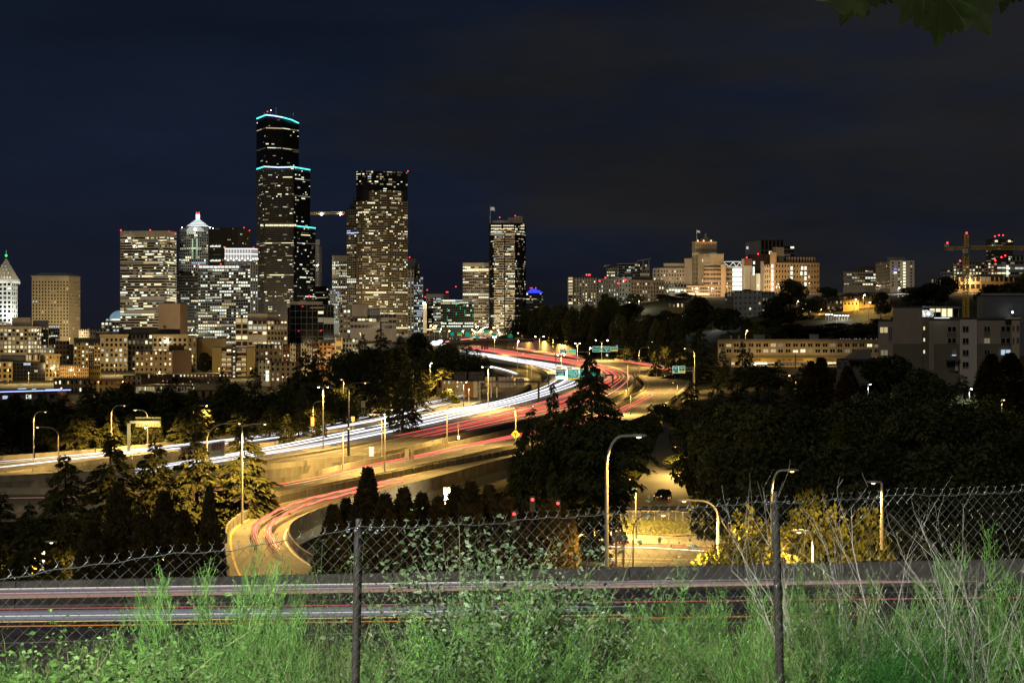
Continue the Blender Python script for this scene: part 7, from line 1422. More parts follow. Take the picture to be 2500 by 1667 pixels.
def broad_mesh(seed, h, r, n, leaf=.34, mat_=LEAF_B, lobes=16, low=.22):
    rng = np.random.default_rng(seed); C = []
    for k in range(lobes):
        z = rng.uniform(low + .1, .86); env = r * math.sin(min(1, (z - low) / (1 - low) * 1.1) * math.pi * .82 + .35) * rng.uniform(.35, .85); a = rng.uniform(0, 6.28); C.append((env * math.cos(a), env * math.sin(a), z * h, r * rng.uniform(.22, .42)))
    C.append((0, 0, .88 * h, r * .3)); C = np.array(C); w = C[:, 3] ** 2; idx = rng.choice(len(C), n, p=w / w.sum()); u = rng.normal(size=(n, 3)); u /= np.linalg.norm(u, axis=1, keepdims=True); rad = C[idx, 3] * rng.uniform(.55, 1.08, n) ** .6
    p = C[idx, :3] + u * rad[:, None] * np.array([1, 1, .8]); d = u * .6 + rng.normal(0, .6, (n, 3)); d[:, 2] -= .15; d /= np.linalg.norm(d, axis=1, keepdims=True); ln = leaf * rng.uniform(.6, 1.5, n); V, Fc = fronds(p, d, ln, ln * .36, .15, rng); return npmesh("crown", V, Fc, mat_)
KN = {"fir": "pointed conifer", "cedar": "spreading cedar", "broad": "rounded tree", "bush": "bush", "arbor": "cone shaped evergreen", "bigcedar": "cedar"}
def belt_label(kd, u, Y): return "dark %s of the belt %s, %s" % (KN[kd], "at the back" if Y > 380 else "at the front" if Y < 300 else "in its middle", "below the blue lit roof" if u < 190 else "below the yellow warehouse" if u < 330 else "below the long low pale building" if u < 480 else "below the balcony apartments" if u < 640 else "behind the star lit lamp" if u < 800 else "in the clump under the brown skyscraper" if u < 1010 else "near the lamp lit depot")
def grove_label(kd, u, Y): return "almost black %s %s the right grove, %s" % (KN[kd], "at the back of" if Y > 240 else "at the front of" if Y < 150 else "inside", "beside the side street" if u < 1780 else "below the shop building" if u < 2080 else "below the blank apartment tower" if u < 2260 else "below the white apartment bay" if u < 2420 else "at the right edge")
def slope_label(kd, u, Y): return "dark %s on the wooded slope %s, %s" % (KN[kd], "high up" if Y > 1090 else "halfway" if Y > 950 else "low down", "above the overpass" if u < 1360 else "under the pale hospital wing" if u < 1520 else "left of the flat orange building" if u < 1600 else "under the domed hospital tower")
KIND = {
    "cedar": dict(h=14, r=4.6, c=[conifer_mesh(s, 14, 4.6, 24, 9, 54, .42, .20, .03, .80, .85, .17, LEAF_C, 1) for s in (1, 2, 3)], t=[trunk_mesh(14, .32, seed=s) for s in (1, 2, 3)], name="cedar_tree"),
    "fir": dict(h=14, r=3.4, c=[conifer_mesh(s, 14, 3.4, 28, 8, 32, .45, .12, .03, .85, .75, .16, LEAF_D) for s in (4, 5, 6)], t=[trunk_mesh(14, .25, seed=s) for s in (4, 5, 6)], name="fir_tree"),
    "bigcedar": dict(h=26, r=8.0, c=[conifer_mesh(7, 26, 8.0, 46, 12, 100, .34, .16, .05, .6, .85, .17, LEAF_D, 1, shape=lambda t: float(np.interp(t, [0, .3, .45, .62, .72, .81, 1], [.22, .5, .95, 1, .62, .30, .02])) * (.93 + .07 * math.sin(t * 47)))], t=[trunk_mesh(26, .5, seed=7)], name="cedar_tree"),
    "arbor": dict(h=9, r=1.9, c=[arbor_mesh(s, 9, 1.9, 6500) for s in (8, 9, 10)], t=[trunk_mesh(9, .15, .7, seed=s) for s in (8, 9, 10)], name="arborvitae"),
    "broad": dict(h=10, r=5, c=[broad_mesh(s, 10, 5, 7000, .42) for s in (11, 12, 13)], t=[trunk_mesh(10, .28, .7, 6, s) for s in (11, 12, 13)], name="broadleaf_tree"),
    "bush": dict(h=5, r=2.6, c=[broad_mesh(s, 5, 2.6, 5200, .24, LEAF_Y, 22, .02) for s in (14, 15)], t=[trunk_mesh(5, .1, .7, 5, s) for s in (14, 15)], name="leafy_bush"),
}
_tk = [0]
def tree(kind, u, v, Y, wpx, label, group=None, zb=None, rot=None, lean=0):
    k = KIND[kind]; x = PX(u, Y); zg = gz(x, Y) - .2 if zb is None else zb; H = PZ(v, Y) - zg; i = _tk[0] % len(k["c"]); _tk[0] += 1
    e = thing(k["name"], label, "bush" if kind == "bush" else "tree", (x, Y, zg), group); sx = wpx / 2 / F * Y / k["r"]; sz = H / k["h"]
    e.rotation_euler = (0, R(lean), rot if rot is not None else (_tk[0] * 2.399) % 6.283); e.scale = (sx, sx, sz)
    o = bpy.data.objects.new("trunk", k["t"][i]); COL.objects.link(o); o.parent = e; o = bpy.data.objects.new("crown", k["c"][i]); COL.objects.link(o); o.parent = e
    return e
# lower left cedars, in front of the viaduct
for (kd, u, v, Y, w_, lb) in (("cedar", 160, 1112, 125, 200, "broad drooping cedar at the lower left, second tree from the left edge"), ("cedar", 0, 1205, 112, 190, "cedar cut by the left edge of the picture"), ("cedar", 272, 1059, 155, 180, "tall thin topped cedar directly in front of the viaduct"), ("cedar", 378, 1082, 158, 180, "lamp lit cedar below the yellow lit sign gantry"), ("cedar", 480, 1060, 160, 200, "cedar wrapped round the tall curved lamp"), ("cedar", 590, 1046, 163, 215, "wide dark cedar beside the white headlight trails"), ("arbor", 290, 1188, 98, 120, "dark pointed evergreen between two left cedars"), ("arbor", 402, 1208, 99, 120, "dark pointed evergreen right of the lamp lit cedar"), ("arbor", 512, 1196, 100, 76, "dark pointed evergreen at the edge of the curved ramp"), ("cedar", 70, 1230, 104, 150, "low cedar in front of the left edge trees"), ("arbor", 450, 1255, 96, 100, "short dark evergreen low beside the ramp"), ("arbor", 350, 1260, 97, 110, "short dark evergreen low in the left group"), ("arbor", 225, 1280, 95, 120, "short dark evergreen above the barrier on the left"), ("bush", 60, 1350, 107, 130, "lamp lit yellowish bush low at the left"), ("bush", 150, 1360, 109, 110, "lamp lit yellow bush between the left cedars"), ("bush", 330, 1230, 132, 120, "lamp lit bush behind the pointed evergreens")):
    tree(kd, u, v, Y, w_ * (1.3 if kd != "bush" else 1), lb)
# middle row of evergreens above the barrier
for k, (u, v, w_) in enumerate(((812, 1240, 85), (845, 1225, 80), (898, 1152, 92), (888, 1205, 110), (940, 1215, 95), (985, 1200, 95), (1030, 1212, 90), (1070, 1222, 90), (1112, 1196, 95), (1150, 1185, 95), (1195, 1195, 90), (1240, 1225, 95), (1290, 1235, 95), (1340, 1225, 100), (1368, 1240, 85), (1392, 1262, 60), (860, 1290, 80), (1000, 1260, 95), (1090, 1275, 90), (1215, 1290, 90))):
    tree("arbor", u, v, 92 + (k * 7) % 9 + (6 if v < 1200 else 0), w_ * 1.75, {2: "tallest pointed evergreen standing in front of the curved ramp", 0: "first evergreen right of the tight ramp bend", 14: "rounded lamp edged evergreen next to the yellow junction"}.get(k, "dark columnar evergreen %s of the dense row, %s" % ("at the front" if v > 1230 else "at the back", "near the left post" if u < 960 else "under the near ramp" if u < 1180 else "below the big cedar")), "columnar evergreens behind the fence")
tree("bigcedar", 1440, 868, 172, 300, "biggest dark cedar in the middle, in front of the highway signs", rot=.4)
tree("cedar", 1350, 940, 176, 150, "lower cedar top left of the big cedar"); tree("cedar", 1300, 1000, 160, 210, "wide low cedar at the left foot of the big cedar"); tree("fir", 1512, 990, 185, 50, "short thin fir against the right side of the big cedar"); tree("cedar", 1270, 1075, 150, 190, "cedar boughs over the end of the near ramp"); tree("cedar", 1350, 1130, 120, 150, "dark cedar low in front of the big cedar"); tree("bush", 1545, 1040, 300, 90, "lamp lit bush between big cedar and side street"); tree("bush", 1588, 1010, 330, 70, "dim bush below the right hand bend"); tree("broad", 1620, 985, 350, 90, "dark round tree where the side street disappears")
tree("bush", 1545, 1118, 262, 40, "lamp lit shrub on the verge left of the side street")
tree("bush", 1240, 1215, 130, 60, "yellow lit shrub under the floodlit pier"); tree("bush", 1105, 1215, 150, 120, "bright yellow lit bush under the straight part of the near ramp"); tree("bush", 1040, 1232, 150, 80, "lit bush left of the floodlit pier")
# left background belt
for k, (kd, u, v, Y, w_) in enumerate((("fir", 70, 958, 300, 60), ("fir", 108, 952, 300, 55), ("fir", 215, 922, 300, 95), ("fir", 316, 930, 300, 75), ("fir", 402, 942, 295, 90), ("cedar", 480, 985, 280, 100), ("fir", 545, 905, 310, 110), ("fir", 622, 893, 310, 120), ("fir", 690, 930, 300, 110), ("cedar", 745, 858, 330, 150), ("cedar", 778, 853, 335, 140), ("fir", 590, 960, 290, 120), ("fir", 660, 985, 285, 110), ("fir", 500, 985, 285, 110), ("fir", 440, 1000, 275, 100), ("broad", 30, 1000, 290, 110), ("broad", 130, 1000, 285, 120), ("cedar", 200, 985, 272, 150), ("broad", 350, 1005, 280, 110), ("cedar", 270, 1000, 274, 100), ("fir", 730, 985, 290, 90), ("cedar", 780, 985, 285, 60), ("cedar", 700, 1010, 272, 80), ("fir", 885, 815, 420, 110), ("fir", 930, 800, 430, 120), ("broad", 900, 850, 400, 130), ("fir", 980, 810, 440, 100), ("fir", 1012, 868, 400, 92), ("fir", 905, 895, 360, 130), ("cedar", 950, 890, 380, 90), ("broad", 845, 850, 420, 90), ("cedar", 855, 935, 340, 60), ("broad", 1020, 812, 600, 100), ("broad", 1090, 838, 560, 110), ("cedar", 1035, 850, 540, 90), ("cedar", 1085, 868, 530, 90), ("fir", 1140, 838, 640, 100), ("fir", 1165, 850, 640, 80), ("fir", 1185, 866, 650, 60), ("broad", 1120, 870, 560, 110), ("broad", 965, 850, 520, 120), ("bush", 1040, 940, 470, 40), ("bush", 1096, 950, 440, 50), ("fir", 455, 850, 780, 50), ("broad", 500, 860, 770, 50))):
    lb = {9: "tall broad conifer just left behind the star lit lamp", 10: "twin topped tall conifer right of the ochre gable", 17: "lamp lit cedar left of the yellow sign gantry", 23: "tall dark conifer at the left of the middle tree clump", 27: "solitary pointed conifer beside the left collector road", 34: "lamp lit yellowish tree around the small star lamp", 36: "dark tree in front of the overpass", 33: "green lit tree below the crowd of far lamps", 2: "pointed conifer in front of the yellow warehouse", 0: "thin conifer before the blue lit roof, left one", 1: "thin conifer before the blue lit roof, right one"}.get(k) or belt_label(kd, u, Y)
    tree(kd, u, v, Y, w_, lb, "trees between old town and freeway")
rg = random.Random(77)
for k in range(64):
    u = -20 + (k * 61.7) % 1010; Y = 285 + (k * 47) % 190; v = 940 + (k * 29) % 50 - (Y - 285) * .12 + (34 if u < 190 else 0) + max(0, (u - 820)) * -.25; tree(("fir", "cedar", "broad", "fir")[k % 4], u, v, Y, rg.uniform(75, 120) * 320 / Y, belt_label(("fir", "cedar", "broad", "fir")[k % 4], u, Y), "trees between old town and freeway")
# wooded hill in the middle distance
rg = random.Random(21)
_rx = np.array([p.x for p in r_nc.R if p.y > 640]); _ry = np.array([p.y for p in r_nc.R if p.y > 640]); _k = np.argmin(np.abs(_ry - _ry)); _far = [(p.y, p.x) for p in r_nc.R[int(len(r_nc.R) * .62):]]; _far.sort()
def clear_of_road(u, Y):
    """move a hillside tree back until it stands outside the retaining wall"""
    while Y < 1420 and PX(u, Y) < np.interp(Y, [a for a, b in _far], [b for a, b in _far]) + 9 + (0 if Y < 1060 else (Y - 1060) * .05): Y += 12
    return Y
prof = [(1245, 765), (1262, 748), (1300, 742), (1350, 738), (1400, 742), (1450, 728), (1490, 720), (1530, 728), (1570, 722), (1610, 720), (1660, 735), (1700, 745)]
hu = [p[0] for p in prof]; hv = [p[1] for p in prof]
for k in range(46):
    u = 1245 + (k * 37.7) % 440; Y = clear_of_road(u, 760 + (k * 53) % 330); v = np.interp(u, hu, hv) + rg.uniform(0, 16) + max(0, (1060 - Y) * .20); tree("broad" if k % 4 else "fir", u, v, Y, rg.uniform(46, 74) * 900 / Y, slope_label("broad" if k % 4 else "fir", u, Y), "trees on the wooded slope")
for (kd, u, v, Y, w_, lb) in (("broad", 1708, 724, 800, 90, "rounded tree left of the pale grey apartment block"), ("broad", 1778, 752, 780, 95, "rounded tree in front of the pale grey apartment block"), ("broad", 1930, 680, 830, 75, "tall tree before the orange hospital wing"), ("broad", 1905, 715, 770, 110, "large tree half lit yellow by a street lamp"), ("broad", 1975, 730, 800, 70, "dark tree right of the yellow lit tree"), ("broad", 2020, 700, 880, 60, "dark treetop below the beige office block"), ("broad", 2150, 712, 760, 50, "tree beside the orange gabled houses"), ("broad", 2235, 700, 800, 90, "dark tree right of the blue white star lamp"), ("broad", 2280, 690, 780, 90, "dark tree in front of the pale hospital block"), ("broad", 2215, 740, 600, 100, "dark tree above the near apartments"), ("broad", 2310, 675, 850, 60, "tall dark tree left of the yellow crane"), ("broad", 2320, 730, 640, 60, "dark tree at the foot of the yellow crane"), ("broad", 2470, 690, 700, 110, "dark tree at the right edge below the pavilion"), ("broad", 2420, 695, 760, 80, "dark tree before the pavilion"), ("broad", 2500, 665, 720, 50, "tree cut by the right edge of the picture"), ("fir", 1640, 772, 800, 60, "conifer at the end of the flat orange building"), ("cedar", 1600, 858, 640, 45, "small lamp lit yellowish tree at the right hand bend"), ("fir", 1660, 810, 620, 110, "dark conifer mass above the right hand bend"), ("fir", 1710, 800, 600, 120, "dark conifer left of the shop building"), ("fir", 1560, 808, 780, 110, "dark conifer above the retaining wall"), ("fir", 1505, 800, 830, 100, "dark tree behind the overhead signs"), ("broad", 1440, 800, 900, 110, "dark tree above the retaining wall"), ("broad", 1380, 788, 950, 100, "dark tree above the far end of the wall"), ("broad", 1320, 790, 1000, 90, "dark tree over the overpass end"), ("fir", 1280, 790, 1040, 70, "dark tree left end of the wooded slope"), ("fir", 1900, 880, 480, 90, "dark conifer in front of the shop windows, left"), ("fir", 1960, 886, 480, 80, "dark conifer in front of the shop windows, right"), ("broad", 1850, 893, 470, 130, "dark tree mass below the shop windows"), ("broad", 2000, 893, 470, 120, "dark tree mass below the shop fascia lettering"), ("broad", 1940, 790, 735, 110, "dark thicket on the slope below the hillside road"), ("broad", 2040, 788, 745, 110, "dark thicket below the row of small white lamps"), ("broad", 2120, 790, 700, 110, "dark thicket beside the blank apartment tower"), ("broad", 1880, 800, 720, 120, "dark bush on the grass slope"), ("broad", 1990, 795, 740, 140, "dark thicket behind the shop building roof"), ("broad", 2090, 800, 720, 130, "dark thicket above the shop building roof"), ("fir", 1812, 832, 560, 60, "conifer in front of the left end of the shop building"), ("fir", 1765, 846, 560, 60, "smaller conifer left of the shop fascia"), ("fir", 1830, 850, 540, 60, "conifer covering the start of the shop fascia"), ("bush", 1860, 795, 700, 70, "lamp lit yellow bush on the grass slope")):
    Y2 = clear_of_road(u, Y) if 1250 < u < 1580 else Y; tree(kd, u, v, Y2, w_, lb)
for k in range(16):
    u = 1480 + k * 13.5; tree("broad", u, 716 + (k * 17) % 14, 1120 + (k * 31) % 50, 40 + (k * 7) % 14, slope_label("broad", u, 1130), "trees on the wooded slope")
for k in range(30):
    u = 1600 + (k * 73.3) % 560; Y = 735 + (k * 41) % 150; tree("broad", u, 778 - (Y - 735) * .22 + (k * 13) % 12, Y, 34 + (k * 11) % 22, "small dark tree on the grass hillside, " + ("near the flat orange building" if u < 1720 else "left of the yellow lit tree" if u < 1880 else "below the orange houses" if u < 2060 else "beside the street lamps"), "small hillside trees")
# dark grove on the right
for k, (kd, u, v, Y, w_) in enumerate((("fir", 1688, 930, 265, 150), ("broad", 1735, 1000, 240, 150), ("broad", 1720, 990, 225, 190), ("fir", 1750, 930, 250, 150), ("fir", 1800, 900, 270, 160), ("broad", 1780, 985, 215, 220), ("fir", 1868, 893, 275, 160), ("broad", 1860, 990, 210, 230), ("fir", 1935, 915, 270, 150), ("arbor", 1980, 886, 285, 110), ("arbor", 2005, 878, 285, 120), ("arbor", 2070, 898, 280, 110), ("broad", 1950, 990, 215, 230), ("broad", 2040, 990, 215, 240), ("broad", 2185, 868, 270, 230), ("broad", 2140, 960, 225, 230), ("broad", 2240, 900, 260, 170), ("broad", 2240, 990, 205, 260), ("fir", 2347, 915, 260, 150), ("arbor", 2420, 868, 270, 130), ("arbor", 2465, 866, 272, 150), ("broad", 2340, 990, 205, 260), ("broad", 2440, 1010, 200, 260), ("broad", 1765, 1080, 190, 200), ("broad", 1800, 1090, 180, 240), ("broad", 1920, 1080, 178, 250), ("broad", 2040, 1085, 175, 260), ("broad", 2160, 1085, 172, 260), ("broad", 2280, 1085, 170, 270), ("broad", 2400, 1085, 168, 280), ("broad", 2500, 1060, 170, 240), ("broad", 1985, 1180, 140, 240), ("broad", 2120, 1180, 136, 260), ("broad", 2260, 1180, 134, 280), ("broad", 2400, 1190, 132, 280), ("broad", 2500, 1190, 130, 200), ("broad", 1870, 1180, 160, 150), ("fir", 1700, 1060, 250, 110), ("bush", 2420, 965, 250, 170), ("bush", 2050, 1040, 195, 90), ("fir", 1672, 1085, 262, 60), ("broad", 1760, 1160, 205, 90), ("broad", 2200, 1270, 110, 300), ("broad", 2380, 1275, 108, 320))):
    lb = {0: "pointed dark conifer at the left end of the right hand grove", 6: "tall dark conifer top below the shop fascia", 9: "rounded cone evergreen in front of the house, left one of two", 10: "rounded cone evergreen with highest tip before the gabled house", 11: "dark cone evergreen right of the lit window", 14: "big round dark tree in front of the near apartments", 19: "dark pointed evergreen before the white bay of the apartments", 20: "dark pointed evergreen at the right edge before the apartments", 38: "yellow lit ground shrub under the right edge evergreens", 39: "faintly lit yellow shrub in the dark grove"}.get(k) or grove_label(kd, u, Y)
    tree(kd, u, v, Y, w_, lb, "dark grove on the right")
# yellow lit bushes behind the fence
for (kd, u, v, Y, w_, lb) in (("bush", 1822, 1245, 92, 250, "bright yellow lit bush left of the right fence post"), ("bush", 1785, 1300, 86, 200, "lower yellow lit bush left of the right fence post"), ("bush", 1880, 1275, 84, 210, "yellow lit bush directly behind the right fence post"), ("bush", 1990, 1190, 95, 210, "tallest yellow lit bush right of the right fence post"), ("bush", 2040, 1245, 94, 190, "yellow lit bush behind the bare dead shrub"), ("bush", 2125, 1240, 97, 160, "dim yellow bush at the foot of the short armed lamp"), ("bush", 1775, 1330, 100, 110, "yellow lit bush at the right side of the junction"), ("bush", 1660, 1290, 200, 90, "low lamp lit weeds on the traffic island"), ("bush", 1590, 1294, 198, 60, "lamp lit weeds left on the traffic island"), ("bush", 1672, 1240, 224, 60, "weedy bank below the parked black car")):
    tree(kd, u, v, Y, w_, lb)
# ------------------------------------------------------------------ bridge under the camera with the lamp that lights the weeds
t = thing("bridge", "bridge deck carrying the viewpoint, behind the picture", "bridge", (0, -6, -1.9)); q = MB(); q.box(-40, 40, -14, .6, -2.6, -1.75); q.build("deck", CONC, t); q = MB(); [q.box(x - .06, x + .06, .3, .42, -1.75, -.75) for x in range(-38, 39, 2)]; q.box(-40, 40, .3, .42, -.8, -.7); q.build("railing", STEEL, t)
t = thing("street_lamp", "street lamp on the bridge behind the viewpoint, lighting the weeds", "street lamp", (-8.0, -3.2, -1.75)); q = MB(); q.tube([(-8, -3.2, -1.75), (-8, -3.2, 6.6)], [.12, .08], 8); q.build("pole", POLE, t); q = MB(); q.tube([(-8, -3.2, 6.5), (-7.9, -2.4, 7.0), (-7.8, -1.4, 7.1)], .05, 6); q.build("arm", POLE, t); q = MB(); q.box(-7.98, -7.62, -1.5, -.8, 7.02, 7.2); lum = q.build("luminaire", LUMIN, t); q = MB(); q.ball((-7.8, -1.1, 6.98), .12, 8, 5, sz=.5); q.build("bulb", glow("bridge_lamp", (1, .97, .88), 20), lum)
lightobj("lamp_light", t, (-7.8, -1.1, 6.85), 30000, (1.0, .97, .88), "SPOT", R(130), .5, .12, aim=(0.8, 10.5, -3.2))

# ------------------------------------------------------------------ chain link fence
FU = [-200, 0, 298, 565, 870, 1300, 1893, 2500, 2700]; FY = [6.75, 7.0, 7.35, 7.65, 8.0, 8.4, 8.9, 9.3, 9.45]; FV = [1432, 1403, 1365, 1333, 1287, 1265, 1221, 1194, 1186]
wx = [PX(u, y) for u, y in zip(FU, FY)]; wz = [PZ(v, y) for v, y in zip(FV, FY)]
def fy(x): return float(np.interp(x, wx, FY))
def fz(x): return float(np.interp(x, wx, wz)) + .008 * math.sin(x * 5.1) + .006 * math.sin(x * 11.7)
fence = thing("chain_link_fence", "sagging chain link fence with knuckled top crossing the whole foreground", "fence", (0, 8, -3))
WIRE = mat("fence_wire", (.20, .21, .20), .36, .12, 30, metal=.75); POSTM = mat("fence_post_black", (.030, .028, .024), .55, .25, 6, bump=.2, stretch=(1, 1, 3))
q = MB(); pitch = .035; hp = .038; x0 = wx[0]; n_ = int((wx[-1] - x0) / pitch); k = 0
def sag(x, j):  # the left panel is pulled out of shape: its rows lean
    return 0.0
for i in range(n_):
    xa = x0 + i * pitch; rows = 42; pts = []
    lean = .30 * max(0.0, min(1.0, (-.6 - xa) / 1.2)) + .10 * max(0.0, min(1, (1.6 - xa) / 2.0))
    for j in range(-2, rows):
        x = xa + (pitch if (j + i) % 2 else 0) * 1.02; z = fz(x + .0) + .045 - (j + 2) * hp
        xs = x - lean * (j + 2) * hp * .35; y = fy(xs) + (.006 if j % 2 else -.006) + .004 * math.sin(j * .7 + i * .13) + .014 * math.sin(xs * 2.3 + j * .09)
        pts.append(Vector((xs, y, z)))
    # knuckled barb where two wires meet on top
    tw = pts[1]; pts = pts[1:]; sg_ = -1 if i % 2 else 1; pts = [tw + Vector((sg_ * .013, 0, .030)), tw + Vector((sg_ * .002, .004 * sg_, .019)), tw + Vector((0, --.004 * sg_, .009))] + pts
    q.tube(pts, .0016, 4, 0, False)
q.build("chain_mesh", WIRE, fence, smooth=True, kind="stuff")
q = MB(); xs_ = np.linspace(wx[0], wx[-1], 150); q.tube([(x, fy(x) - .012, fz(x) - .012 + .005 * math.sin(x * 31)) for x in xs_], .0028, 5); q.build("tension_wire", WIRE, fence, smooth=True)
rg = random.Random(8)
for (u, v) in ((850, 1293), (870, 1290), (905, 1288), (935, 1288), (920, 1296), (1875, 1226), (1925, 1224), (2142, 1212), (2405, 1201), (1690, 1240), (2040, 1217)):
    Y = fy(PX(u, 8.5)); p = P(u, v, Y - .02); q = MB(); pts = [p + Vector((.009 * math.cos(a) * (1 + .08 * k), .008 * math.sin(a * 1.3), .008 * math.sin(a) - .002 * k)) for k, a in enumerate([.9 * i for i in range(10)])]; q.tube(pts, .0017, 5); q.build("tie_wire", mat("tie_wire_bright", (.45, .48, .5), .3, .05, metal=.7), fence, smooth=True)
for (ut, vt, ub, vb, wpx, lb) in ((876, 1266, 868, 1668, 21, None), (1892, 1200, 1905, 1668, 20, None)):
    Yp = fy(PX(ut, 8.5)) + .05; a, b_ = P(ut, vt, Yp), P(ub, vb, Yp + .05); b_ = a.lerp(b_, 1.7); r = wpx / 2 / F * Yp; q = MB(); q.tube([b_, a + (b_ - a) * .035], r, 14, 0); q.tube([a + (b_ - a) * .036, a + (b_ - a) * .006, a], [r * .72, r * .72, r * .62], 12, 0); q.build("post", POSTM, fence, smooth=False)
    q = MB(); q.tube([a + (b_ - a) * .038, a + (b_ - a) * .05], r * 1.12, 14); q.build("post_band", POSTM, fence)

# ------------------------------------------------------------------ weeds on the slope (numpy built, shared meshes)
BR = mat("broom_green", (.125, .275, .060), .7, .35, 5, rand=.25, spec=.2, transl=.25); BR2 = mat("broom_olive", (.16, .22, .075), .7, .35, 5, rand=.22, spec=.2, transl=.25); LF = mat("weed_leaf", (.095, .205, .042), .55, .35, 4, rand=.25, spec=.3, transl=.25); LF2 = mat("shrub_leaf", (.13, .20, .10), .45, .25, 10, rand=.15, spec=.4, transl=.2); FEN = mat("fennel_green", (.020, .11, .015), .7, .3, 10, spec=.2, transl=.3); DEAD = mat("dead_twig", (.34, .335, .29), .85, .25, 12); STEM = mat("weed_stem", (.13, .16, .06), .8, .25, 12); DRY = mat("dry_grass", (.34, .28, .15), .9, .25, 12, rand=.2)
def blades(p0, p1, wd, bend, rng):
    """thin two segment blades from p0 to p1"""
    n = len(p0); d = p1 - p0; ln = np.linalg.norm(d, axis=1, keepdims=True); r_ = rng.normal(size=(n, 3)); s = np.cross(d, r_); s /= np.maximum(np.linalg.norm(s, axis=1, keepdims=True), 1e-9); mid = (p0 + p1) / 2 + s * ln * bend * rng.normal(0, 1, (n, 1)); sd = np.cross(d, s); sd /= np.maximum(np.linalg.norm(sd, axis=1, keepdims=True), 1e-9)
    w_ = np.asarray(wd).reshape(-1, 1) * np.ones((n, 1)); V = np.stack([p0 - sd * w_, p0 + sd * w_, mid + sd * w_ * .85, mid - sd * w_ * .85, p1 + sd * w_ * .25, p1 - sd * w_ * .25], 1).reshape(-1, 3); o_ = np.arange(n)[:, None] * 6; Fc = np.concatenate([o_ + np.array([0, 1, 2, 3]), o_ + np.array([3, 2, 4, 5])]); return V, Fc
def leaves(p, d, ln, wr, rng, fold=.25):
    n = len(p); r_ = rng.normal(size=(n, 3)); s = np.cross(d, r_); s /= np.maximum(np.linalg.norm(s, axis=1, keepdims=True), 1e-9); nn = np.cross(s, d); L_ = ln.reshape(-1, 1); a = p + d * L_ * .45 + s * L_ * wr + nn * L_ * wr * fold; b_ = p + d * L_ * .45 - s * L_ * wr + nn * L_ * wr * fold; tip = p + d * L_; V = np.stack([p, a, tip, b_], 1).reshape(-1, 3); o_ = np.arange(n)[:, None] * 4; return V, np.concatenate([o_ + np.array([0, 1, 2, 2]), o_ + np.array([0, 2, 3, 3])])[:, :3]
def merge(parts):
    Vs = []; Fs = []; M = []; o_ = 0
    for V, Fc, m in parts:
        if Fc.shape[1] == 4: Fc = np.concatenate([Fc[:, [0, 1, 2]], Fc[:, [0, 2, 3]]])
        Vs.append(V); Fs.append(Fc + o_); M.append(np.full(len(Fc), m)); o_ += len(V)
    return np.concatenate(Vs), np.concatenate(Fs), np.concatenate(M)
def unit(v): return v / np.maximum(np.linalg.norm(v, axis=1, keepdims=True), 1e-9)
def broom(seed, h=1.5, sp_=.55, ns_=40, tw=105, m=BR):
    """a broom bush: dark inner stems carrying many short upright sprays with tiny leaves"""
    rng = np.random.default_rng(seed); A = []; B = []; W = []; TA = []; TB = []; TW = []; lp = []; ld = []
    for k in range(ns_):
        a = rng.uniform(0, 6.28); r0 = .16 * math.sqrt(rng.random()); ln = sp_ * math.sqrt(rng.random()); ht = h * rng.uniform(.62, 1.0) * (1 - .30 * (ln / sp_) ** 2); base = np.array([r0 * math.cos(a), r0 * math.sin(a), 0]); top = base + np.array([ln * math.cos(a), ln * math.sin(a), ht]); ctl = base + np.array([ln * .45 * math.cos(a), ln * .45 * math.sin(a), ht * .5])
        tt = np.linspace(0, 1, 7)[:, None]; c = (1 - tt) ** 2 * base + 2 * tt * (1 - tt) * ctl + tt ** 2 * top; A.append(c[:-1]); B.append(c[1:]); W.append(np.linspace(.0045, .0018, 6))
        q_ = 1 - .72 * rng.random(tw) ** 1.3; p = (1 - q_[:, None]) ** 2 * base + 2 * q_[:, None] * (1 - q_[:, None]) * ctl + q_[:, None] ** 2 * top; az = a + rng.normal(0, 1.3, tw); d = unit(np.stack([np.cos(az) * .42, np.sin(az) * .42, rng.uniform(.5, 1.1, tw)], 1)); L_ = rng.uniform(.05, .15, tw)[:, None] * h / 1.5; p = p + rng.normal(0, .02, (tw, 3)); TA.append(p); TB.append(p + d * L_); TW.append(np.full(tw, .0019))
        for f in (.35, .75): lp.append(p + d * L_ * f); ld.append(unit(d + rng.normal(0, .6, (tw, 3))))
    V1, F1 = blades(np.concatenate(A), np.concatenate(B), np.concatenate(W), .03, rng); V3, F3 = blades(np.concatenate(TA), np.concatenate(TB), np.concatenate(TW), .06, rng); lp = np.concatenate(lp); ld = np.concatenate(ld); V2, F2 = leaves(lp, ld, rng.uniform(.008, .022, len(lp)), .2, rng); V, Fc, M = merge([(V1, F1, 0), (V3, F3, 1), (V2, F2, 1)]); V = V * (h / np.percentile(V[:, 2], 99)); return npmesh("sprays", V, Fc, [STEM, m], midx=M)
